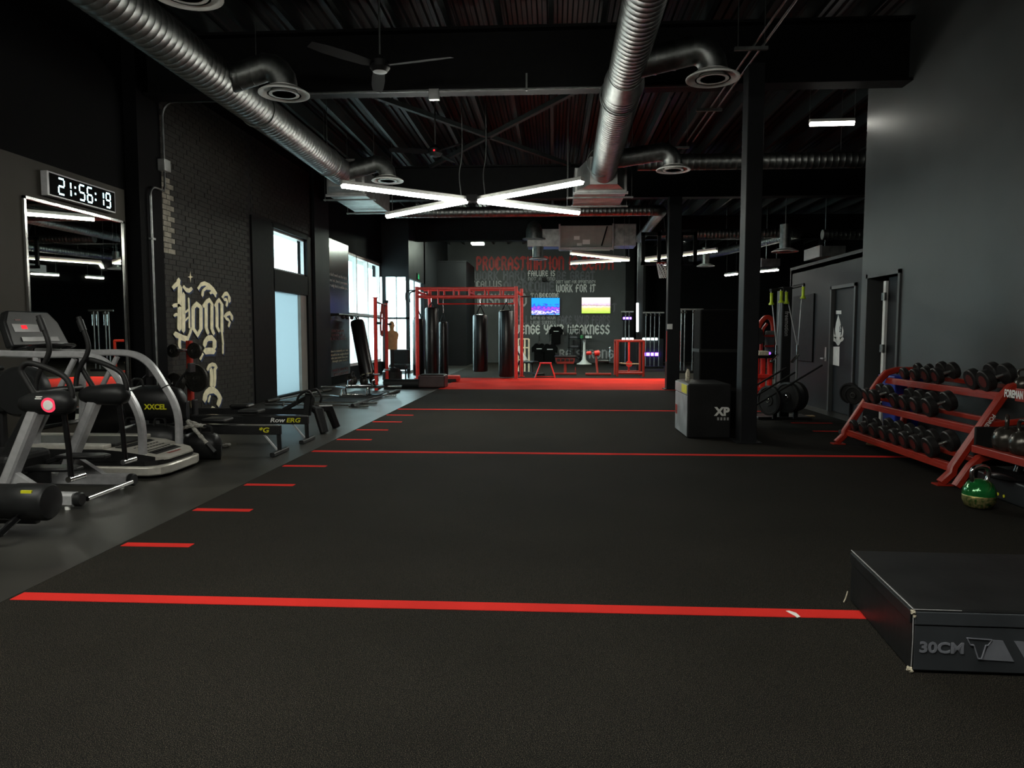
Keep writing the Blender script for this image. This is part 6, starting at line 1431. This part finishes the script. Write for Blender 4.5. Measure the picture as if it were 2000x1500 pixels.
# =================================================================== DUMBBELL SIDE AND FOREGROUND
# ---- three-tier dumbbell rack
rk = thing('dumbbell_rack', 'three tier red dumbbell rack along the grey wall', 'dumbbell rack', (4.3, 8.4, 0.01))
Y0, Y1 = 7.18, 9.78
for y in (Y0, Y1):
    mb = MB(); mb.rtube([(3.80, y, 0.03), (3.90, y, 0.13), (3.91, y, 0.19), (4.34, y, 0.88), (4.42, y, 0.97), (4.55, y, 1.01), (4.85, y, 1.01)], 0.075, 0.085, up=(0, 1, 0)); fr = mb.build('front_leg', MT['red'], rk, smooth=30)
    mb = MB(); mb.rtube([(4.80, y, 1.0), (4.70, y, 0.6), (4.62, y, 0.03)], 0.075, 0.07, up=(0, 1, 0)); mb.build('rear_leg', MT['red'], rk, smooth=30)
    mb = MB(); mb.rtube([(4.18, y, 0.60), (4.70, y, 0.66)], 0.06, 0.06, up=(0, 1, 0)); mb.build('side_brace', MT['red'], rk, smooth=30)
    mb = MB(); mb.box((3.74, y - 0.06, 0.011), (3.90, y + 0.06, 0.025)); mb.build('foot_plate', MT['red'], fr, smooth=0)
text_mb('FOREMAN', 0.055, (4.235, Y0 - 0.045, 0.72), (-0.53, 0, -0.85), (0.85, 0, -0.53), 0.002, bold=0.001).build('lettering', MT['t_white'], rk, smooth=0)
TIER = [(4.40, 0.91, 0.30), (4.11, 0.585, 0.30), (3.92, 0.21, 0.30)]
for x, z_, dd in TIER:
    for dx, dz in ((0.0, 0.0), (0.20, 0.07)):
        mb = MB(); mb.box((x + dx, Y0 + 0.04, z_ + dz - 0.05), (x + dx + 0.06, Y1 - 0.04, z_ + dz)); mb.build('tier_rail', MT['red'], rk, smooth=0, bevel=0.006)
    mb = MB(); mb.box((x - 0.012, Y0 + 0.04, z_ - 0.075), (x + 0.002, Y1 - 0.04, z_ - 0.035)); mb.build('tier_lip', MT['red'], rk, smooth=0)
# dumbbells: round heads, knurled handle, axis across the rack
def make_dumbbell(r, th, gap):
    t = thing('dumbbell', 'x', 'dumbbell')
    L = gap + 2 * th
    for s in (-1, 1):
        x0 = s * gap / 2; x1 = s * (gap / 2 + th)
        mb = MB(); mb.cyl((x0, 0, r), (x1, 0, r), r, 22, bev=min(0.01, th * 0.2)); hd = mb.build('head', MT['urethane'], t, smooth=40, local=True)
        mb = MB(); mb.cyl((x1, 0, r), (x1 + s * 0.002, 0, r), r * 0.55, 18); mb.build('badge', MT['darkred'], hd, local=True)
    mb = MB(); mb.lathe([(0.014, 0), (0.014, gap * 0.1), (0.0175, gap * 0.35), (0.0175, gap * 0.65), (0.014, gap * 0.9), (0.014, gap)], (-gap / 2, 0, r), (gap / 2, 0, r), 12); mb.build('handle', MT['knurl'], t, local=True)
    return t
DB = {'s': (0.078, 0.06, 0.12), 'm': (0.098, 0.07, 0.12), 'l': (0.112, 0.085, 0.125)}
proto = {k: [make_dumbbell(*v), False] for k, v in DB.items()}
def px_to_y(px, X):
    return onx(px, 800, X).y
ORD = ['first', 'second', 'third', 'fourth', 'fifth', 'sixth', 'seventh', 'eighth', 'ninth', 'tenth']
tiers = [('top', 0, [(1762, 's'), (1783, 's'), (1806, 'm'), (1826, 'm'), (1896, 'l'), (1922, 'l')]),
         ('middle', 1, [(1677, 'm'), (1694, 'm'), (1746, 'm'), (1765, 'm'), (1787, 'm'), (1813, 'l')]),
         ('bottom', 2, [(1668, 's'), (1686, 's'), (1708, 'm'), (1728, 'm'), (1748, 'm'), (1768, 'm'), (1790, 'm'), (1818, 'l')])]
for nm, ti, lst in tiers:
    x, z_, dd = TIER[ti]; last = 99
    for i, (px, k) in enumerate(lst):
        r, th, gap = DB[k]
        xf = x + 0.13 - (gap / 2 + th)
        y = min(px_to_y(px, xf), Y1 - 0.10 - 0.0)
        y = min(y, last - (r * 2 + 0.006)) if last < 99 else min(y, Y1 - r - 0.05)
        y = max(y, Y0 + 0.05 + r); last = y
        p = proto[k]
        o = p[0] if not p[1] else copy_tree(p[0]); p[1] = True
        o.location = (x + 0.13, y, z_ + 0.036); o.rotation_euler = (0, math.radians(-19), 0)
        o['label'] = '%s round dumbbell from the far end on the %s tier of the red rack' % (ORD[i], nm); o['group'] = 'dumbbells on the %s tier' % nm
# ---- kettlebell rack
kr = thing('kettlebell_rack', 'low red kettlebell rack with a FOREMAN name plate at its top', 'kettlebell rack', (4.4, 6.3, 0.01))
for y in (7.02, 4.9):
    mb = MB(); mb.rtube([(3.86, y, 0.03), (3.98, y, 0.22), (4.06, y, 0.30), (4.2, y, 0.34), (4.68, y, 0.36)], 0.07, 0.08, up=(0, 1, 0)); mb.build('front_leg', MT['red'], kr, smooth=30)
    mb = MB(); mb.rtube([(4.72, y, 0.03), (4.62, y, 0.45), (4.52, y, 0.93)], 0.07, 0.07, up=(0, 1, 0)); mb.build('upright', MT['red'], kr, smooth=30)
mb = MB(); mb.rtube([(4.50, 6.7, 0.42), (4.42, 6.7, 0.90)], 0.07, 0.06, up=(0, 1, 0)); mb.build('upright', MT['red'], kr, smooth=30)
mb = MB(); mb.box((4.00, 4.86, 0.36), (4.06, 7.05, 0.43)); mb.build('shelf_lip', MT['red'], kr, smooth=0, bevel=0.006)
mb = MB(); mb.box((4.05, 4.86, 0.375), (4.68, 7.05, 0.40)); mb.build('lower_shelf', MT['red'], kr, smooth=0)
mb = MB(); mb.box((4.36, 4.86, 0.90), (4.75, 6.95, 0.93)); mb.build('upper_shelf', MT['red'], kr, smooth=0)
mb = MB(); mb.box((4.33, 4.86, 0.86), (4.37, 6.97, 0.98)); mb.build('name_plate', MT['red'], kr, smooth=0, bevel=0.005)
ya = onx(1962, 780, 4.33).y; yb = onx(1999, 783, 4.33).y
text_mb('FOREMAN', 0.10, (4.328, ya, 0.89), (0, -1, 0), (0, 0, 1), 0.002, width=(ya - yb) * 0.98, bold=0.004).build('lettering', MT['whitep'], kr, smooth=0)
for k, (px, py, r, zb, X, lab) in enumerate(((1925, 845, 0.085, 0.40, 4.25, 'small dark kettlebell at the far end of the lower red shelf'), (1966, 850, 0.12, 0.40, 4.22, 'grey enamel kettlebell in the middle of the lower red shelf'), (1998, 856, 0.115, 0.40, 4.22, 'grey enamel kettlebell next to the frame edge on the lower red shelf'), (1998, 760, 0.08, 0.93, 4.52, 'kettlebell on the upper shelf above the name plate'))):
    y = onx(px, py, X).y
    kettlebell('k', lab, (X, y, zb), r, MT['bell'], MT['bell'], 0.5 + 0.5 * k)
p = onz(1913, 996, 0.012)
kettlebell('k', 'green kettlebell with chipped gold speckles on the floor below the red racks', (p.x + 0.05, p.y + 0.1, 0.011), 0.13, MT['greenp'], MT['chrome'], 0.25, MT['brassy'])
# black base plate with a short post under the shelf, black crate with two yellow dots
t = thing('plate_stand', 'round black plate stand with a short post under the kettlebell shelf', 'stand', (4.15, 6.5, 0.2))
mb = MB(); mb.lathe([(0.03, 0.05), (0.05, 0.045), (0.23, 0.02), (0.25, 0.0), (0.24, -0.01)], (4.12, 6.55, 0.225), (4.12, 6.55, 1), 28); mb.build('disc', MT['gloss'], t); mb = MB(); mb.cyl((4.12, 6.55, 0.26), (4.15, 6.55, 0.36), 0.035, 12); mb.build('post', MT['gloss'], t)
t = thing('black_crate', 'black crate with two yellow dots beside the green kettlebell', 'crate', (4.2, 6.5, 0.011))
mb = MB(); mb.box((3.98, 6.15, 0.011), (4.6, 6.9, 0.214)); mb.build('body', MT['blackp'], t, smooth=0, bevel=0.015)
for px in (1949, 1961):
    q = onx(px, 972, 3.98); mb = MB(); mb.cyl((3.976, q.y, max(0.06, q.z)), (3.98, q.y, max(0.06, q.z)), 0.014, 12); mb.build('yellow_dot', MT['yellow'], t)
# black plate between the racks, blue bin behind
t = thing('rack_shield', 'upright black rubber panel between the two red racks', 'panel', (4.3, 7.09, 0.2)); mb = MB(); mb.box((4.05, 7.075, 0.22), (4.62, 7.105, 0.60)); mb.build('sheet', MT['grip'], t, smooth=0, bevel=0.01); mb = MB(); mb.box((4.1, 7.07, 0.012), (4.15, 7.11, 0.25)); mb.build('support', MT['steel_blk'], t, smooth=0)
t = thing('blue_bin', 'blue plastic bin on the floor behind the far end of the dumbbell rack', 'bin', (4.82, 9.9, 0.01))
mb = MB(); mb.add([(4.62, 9.9, 0.012), (4.9, 9.9, 0.012), (4.9, 10.25, 0.012), (4.62, 10.25, 0.012), (4.57, 9.86, 0.9), (4.95, 9.86, 0.9), (4.95, 10.3, 0.9), (4.57, 10.3, 0.9)], [(0, 3, 2, 1), (4, 5, 6, 7), (0, 1, 5, 4), (1, 2, 6, 5), (2, 3, 7, 6), (3, 0, 4, 7)]); mb.build('body', MT['blue'], t, smooth=0, bevel=0.02); mb = MB(); mb.box((4.55, 9.84, 0.88), (4.97, 10.32, 0.92)); mb.build('rim', MT['blue'], t, smooth=0, bevel=0.01)
# ---- plates and a wooden dowel beyond the rack
for k, (px, py, Y, r, lab) in enumerate(((1660, 768, 10.6, 0.15, 'black bumper plate leaning by the wall past the dumbbell rack'), (1668, 772, 10.35, 0.13, 'smaller bumper plate leaning past the dumbbell rack'))):
    p = at(px, py, Y); plate(lab, (p.x, Y, p.z), (0.8, 0.6, 0.1), r, 0.06, MT['urethane'], hub=MT['iron'])
t = thing('plate_stand', 'low black plate stand holding two bumper plates past the rack', 'stand', (4.3, 10.5, 0.01)); p = at(1662, 765, 10.5)
mb = MB(); mb.rtube([(p.x, 10.3, 0.04), (p.x, 10.8, 0.04)], 0.08, 0.06); mb.build('base', MT['blackp'], t); mb = MB(); mb.rtube([(p.x, 10.5, 0.04), (p.x, 10.5, 0.62)], 0.05, 0.05); mb.build('post', MT['blackp'], t)
a, b = onz(1692, 868, 0.02), onz(1750, 876, 0.02); mb = MB(); mb.lathe([(0.012, 0), (0.018, 0.02), (0.018, (b - a).length)], a + V((0, 0, 0.008)), b + V((0, 0, 0.008)), 10); o = mb.build('wooden_dowel', MT['wood']); tag(o, 'pale wooden dowel on the floor below the dumbbell rack', 'stick')
for px0, px1, py, lab in ((1470, 1499, 813, 'pale wooden strip on the floor just past the tall column'), (1540, 1589, 813, 'pale wooden strip on the floor below the cable tower')):
    a, b = onz(px0, py, 0.012), onz(px1, py, 0.012); mb = MB(); mb.box((a.x, a.y - 0.05, 0.0105), (b.x, a.y + 0.05, 0.03)); o = mb.build('wooden_strip', MT['wood'], smooth=0); tag(o, lab, 'wood strip')
# ---- cable tower with lime handles
YT = 12.5
tw = thing('cable_tower', 'black cable tower with lime green grips and twin pulleys', 'cable machine', (4.05, YT, 0.01))
xt = at(1536, 650, YT).x; zt = at(1536, 560, YT).z
mb = MB(); mb.box((xt - 0.085, YT, 0.011), (xt + 0.085, YT + 0.3, zt)); tb_ = mb.build('column', MT['blackp'], tw, smooth=0, bevel=0.02)
text_mb('freemotion', 0.10, (xt - 0.03, YT - 0.001, at(1536, 608, YT).z), (0, 0, -1), (1, 0, 0), 0.002, width=0.42, bold=0.002).build('lettering', MT['t_grey'], tb_, smooth=0)
mb = MB(); mb.box((xt - 0.45, YT - 0.05, 0.011), (xt + 0.45, YT + 0.5, 0.06)); mb.build('base_plate', MT['blackp'], tw, smooth=0, bevel=0.01)
for (bx_, by_), (ex_, ey_), hs, anchor in (((1536, 564), (1505, 567), ((1506, 570), (1525, 566)), (1517, 680)), ((1545, 562), (1571, 556), ((1535, 568), (1568, 558)), (1558, 680))):
    e0, e1 = at(bx_, by_, YT + 0.1), at(ex_, ey_, YT - 0.1)
    mb = MB(); mb.rtube([e0, e1], 0.05, 0.05); mb.build('top_arm', MT['blackp'], tw)
    an = at(anchor[0], anchor[1], YT - 0.25)
    tops = [at(hs[0][0], hs[0][1], YT - 0.1), at(hs[1][0], hs[1][1], YT - 0.1)]
    for tp in tops:
        mb = MB(); mb.tube([tp, an], 0.009, 6); mb.build('cable', MT['silver'], tw)
        mb = MB(); d_ = (an - tp).normalized(); q0 = tp + V((0, -0.03, -0.02)); mb.lathe([(0.03, 0), (0.024, 0.02), (0.024, 0.15), (0.045, 0.18), (0.045, 0.20)], q0, q0 + V((0.1 * d_.x, 0, -1)), 14); mb.build('grip', MT['lime'], tw)
    mb = MB(); mb.cyl(an + V((0, 0, 0.05)), an + V((0, 0, -0.12)), 0.022, 12); mb.build('carabiner', MT['chrome'], tw)
    f0 = an + V((0.02, 0, -0.1)); mb = MB(); mb.beam(f0, f0 + V((-0.14, -0.1, -0.13)), 0.05, 0.03); mb.build('pulley_bracket', MT['chrome'], tw, smooth=0, bevel=0.006)
    mb = MB(); mb.cyl(an + V((0, 0.02, -0.1)), V((an.x, an.y + 0.02, 0.4)), 0.016, 10); mb.build('slide_post', MT['galv'], tw)
    mb = MB(); mb.rtube([(an.x, an.y + 0.02, 0.4), (an.x, an.y + 0.02, 0.05)], 0.07, 0.07); mb.build('post_foot', MT['blackp'], tw)
for k, (px, py, Y, r, th, lab) in enumerate(((1538, 776, 12.05, 0.255, 0.07, 'large black bumper plate loaded on the front of the cable tower'), (1552, 774, 12.25, 0.25, 0.10, 'thick black bumper plate behind the large one on the cable tower'), (1503, 782, 12.1, 0.25, 0.07, 'bumper plate loaded on the column side of the cable tower'))):
    p = at(px, py, Y); plate(lab, (p.x, Y, max(p.z, r + 0.06)), (0.85, 0.5, 0), r, th, MT['urethane'])
for a_, b_, lab in (((1462, 800), (1606, 713), 'long black bar leaning low across the cable tower plates'), ((1462, 782), (1553, 727), 'black bar leaning in the middle of the cable tower'), ((1470, 757), (1536, 718), 'upper black bar leaning past the tall column')):
    a, b = at(a_[0], a_[1], 11.95), at(b_[0], b_[1], 11.95); a = a + (a - b) * ((a.z - 0.02) / (b.z - a.z)); t = thing('leaning_bar', lab, 'bar', a)
    mb = MB(); mb.cyl(a, b, 0.016, 10); mb.build('shaft', MT['blackp'], t); mb = MB(); mb.cyl(a, a + (b - a).normalized() * 0.05, 0.022, 10); mb.build('end_cap', MT['iron'], t)
# dark panel on the partition behind the tower
a, b = onx(1586, 720, XP - 0.02), onx(1560, 560, XP - 0.02)
mb = MB(); mb.box((XP - 0.03, min(a.y, b.y), 0.9), (XP, max(a.y, b.y) + 0.3, 2.3)); o = mb.build('wall_pad', MT['steel_blk'], smooth=0, bevel=0.01); tag(o, 'dark square pad fixed on the partition behind the cable tower', 'wall pad')
# ---- red plate-loaded machine
YM = 15.2
t = thing('press_machine', 'red plate loaded press machine with a grey back pad behind the column', 'exercise machine', (4.4, YM, 0.01))
c = at(1498, 640, YM)
mb = MB(); mb.rtube(smooth_path([at(1478, 668, YM), at(1482, 638, YM), at(1496, 620, YM), at(1509, 630, YM), at(1511, 680, YM)], 5), 0.09, 0.09, up=(0, 1, 0)); mb.build('arch', MT['red'], t)
mb = MB(); mb.rtube(smooth_path([at(1486, 690, YM), at(1489, 648, YM), at(1498, 632, YM)], 4), 0.06, 0.06, up=(0, 1, 0)); mb.build('inner_arm', MT['red'], t)
a, b = at(1493, 690, YM), at(1512, 646, YM); mb = MB(); mb.box((a.x, YM - 0.1, a.z), (b.x, YM + 0.02, b.z)); mb.build('back_pad', MT['wall_gry'], t, smooth=0, bevel=0.03)
for py in (656, 676):
    q0, q1 = at(1493, py, YM - 0.12), at(1512, py, YM - 0.12); mb = MB(); mb.box((q0.x, YM - 0.13, q0.z - 0.02), (q1.x, YM - 0.1, q0.z + 0.02)); mb.build('pad_strap', MT['red'], t, smooth=0)
a, b = at(1476, 694, YM - 0.3), at(1497, 688, YM - 0.3); mb = MB(); mb.box((a.x, YM - 0.5, a.z), (b.x, YM, b.z + 0.03)); mb.build('seat', MT['foam'], t, smooth=0, bevel=0.02)
for px in (1478, 1490, 1504):
    a, b = at(px, 700, YM), at(px, 799, YM); mb = MB(); mb.rtube([(a.x, YM, a.z), (a.x, YM, 0.02)], 0.10, 0.10); mb.build('leg', MT['redb'], t)
for py in (735, 760, 785):
    a, b = at(1474, py, YM - 0.05), at(1508, py, YM - 0.05); mb = MB(); mb.rtube([a, b], 0.08, 0.09); mb.build('cross_rail', MT['redb'], t)
for px, py in ((1484, 662), (1480, 650)):
    p = at(px, py, YM - 0.25); mb = MB(); mb.cyl(p, p + V((0, 0.12, 0)), 0.11, 18, bev=0.01); mb.build('weight_disc', MT['urethane'], t)
a = at(1503, 690, YM - 0.3); mb = MB(); mb.ball(a, 0.028, 10, rings=6); mb.build('purple_knob', emat('purple_knob_light', (0.25, 0.08, 1.0), 2.0), t)
# ---- foreground padded box
fb = thing('plyo_box', 'low black padded box printed 30CM at the corner of the frame', 'plyo box', (2.0, 3.55, 0.01), 0)
ex = V((1.0, -0.02, 0)).normalized()                       # along the front face
p00 = V((1.575, 3.15, 0.0115)); ey = V((0.085, 0.90, 0)) / 0.904
LX, LY, HB = 0.92, 0.86, 0.285
def bp(u, v, w): return p00 + ex * u + ey * v + V((0, 0, w))
mb = MB(); mb.add([bp(0, 0, 0), bp(LX, 0, 0), bp(LX, LY, 0), bp(0, LY, 0), bp(0, 0, HB), bp(LX, 0, HB), bp(LX, LY, HB), bp(0, LY, HB)], [(0, 3, 2, 1), (4, 5, 6, 7), (0, 1, 5, 4), (1, 2, 6, 5), (2, 3, 7, 6), (3, 0, 4, 7)])
mb.build('body', MT['vinyl'], fb, smooth=0, bevel=0.012, seg=3)
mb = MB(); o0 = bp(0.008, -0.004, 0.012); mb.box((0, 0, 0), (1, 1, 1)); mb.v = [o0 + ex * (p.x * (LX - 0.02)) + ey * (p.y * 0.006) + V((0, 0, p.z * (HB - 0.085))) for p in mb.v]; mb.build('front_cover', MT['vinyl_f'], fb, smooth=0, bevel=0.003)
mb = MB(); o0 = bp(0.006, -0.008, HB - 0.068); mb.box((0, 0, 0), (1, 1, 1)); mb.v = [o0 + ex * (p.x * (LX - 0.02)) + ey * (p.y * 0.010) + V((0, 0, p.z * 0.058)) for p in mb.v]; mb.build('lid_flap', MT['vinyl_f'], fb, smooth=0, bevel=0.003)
mb = MB(); o0 = bp(-0.008, 0.01, HB - 0.068); mb.box((0, 0, 0), (1, 1, 1)); mb.v = [o0 + ex * (p.x * 0.010) + ey * (p.y * (LY - 0.02)) + V((0, 0, p.z * 0.058)) for p in mb.v]; mb.build('side_flap', MT['vinyl'], fb, smooth=0, bevel=0.003)
text_mb('30CM', 0.066, bp(0.03, -0.0055, 0.095), ex, (0, 0, 1), 0.002, width=0.185, bold=0.0022).build('lettering', MT['greyprint'], fb, smooth=0)
mb = MB(); of = bp(0, -0.0055, 0)
U = (0, 0, 1)
outline = [(0.225, 0.165), (0.33, 0.160), (0.315, 0.135), (0.305, 0.135), (0.29, 0.075), (0.275, 0.075), (0.255, 0.135), (0.240, 0.135)]
for i in range(len(outline)):
    a, b = outline[i], outline[(i + 1) % len(outline)]
    nib(mb, [a, b], 0.004, of, ex, U, 0.002, thin=0.5)
for poly in ([(0.335, 0.160), (0.375, 0.158), (0.425, 0.066), (0.290, 0.070), (0.318, 0.132)], [(0.42, 0.158), (0.46, 0.157), (0.52, 0.064), (0.478, 0.065)], [(0.56, 0.157), (0.60, 0.156), (0.55, 0.064), (0.52, 0.064)]):
    mb.prism(poly, of, ex, U, 0.002)
mb.v = [p + ey * 0.0 for p in mb.v]; mb.build('logo_print', MT['greyprint'], fb, smooth=0)
def scrap(u, v, w, s, k):
    b = MB(); c = bp(u, v, w); random.seed(k); n = 9; vs = [c + V((random.uniform(-1, 1), random.uniform(-1, 1), random.uniform(-1, 1))) * s for _ in range(n)]
    b.ball(c, s, 8, rings=6); b.v = [p + V((random.uniform(-1, 1), random.uniform(-1, 1), random.uniform(-1, 1))) * s * 0.35 for p in b.v]; b.build('torn_edge', MT['foam'], fb, smooth=0)
scrap(-0.003, -0.004, HB - 0.012, 0.011, 1); scrap(-0.006, -0.004, 0.012, 0.012, 2); scrap(0.004, -0.006, HB - 0.03, 0.007, 4); scrap(-0.002, 0.02, 0.008, 0.010, 5)
mb = MB()
for w0, w1, u in ((0.03, HB - 0.02, -0.001),): mb.tube([bp(u, -0.004, w0), bp(u + 0.002, -0.005, (w0 + w1) / 2), bp(u, -0.004, w1)], 0.0022, 5)
mb.tube([bp(-0.001, 0.0, HB), bp(-0.001, LY * 0.5, HB + 0.001), bp(0, LY, HB)], 0.0022, 5); mb.tube([bp(0, -0.004, HB), bp(0.2, -0.005, HB)], 0.0018, 5)
mb.build('worn_seam', MT['t_grey'], fb, smooth=0)
mb = MB(); mb.tube([bp(-0.02, LY * 0.97, 0.06), bp(-0.03, LY * 0.97, 0.02), bp(-0.045, LY * 0.95, 0.004)], 0.003, 5); mb.build('loose_thread', MT['foam'], fb)
# scrap of white tape on the front line
a = onz(1548, 1200, 0.0135); mb = MB(); P = [(0.0, 0.045), (0.018, 0.05), (0.045, 0.02), (0.05, -0.03), (0.028, -0.045), (0.026, -0.02), (0.012, 0.012)]
mb.prism([(a.x - 0.02 + x_, a.y + y_) for x_, y_ in P], (0, 0, 0.013), (1, 0, 0), (0, 1, 0), 0.002); o = mb.build('tape_scrap', MT['whitep'], smooth=0); tag(o, 'curled scrap of white tape on the front red line', 'tape')
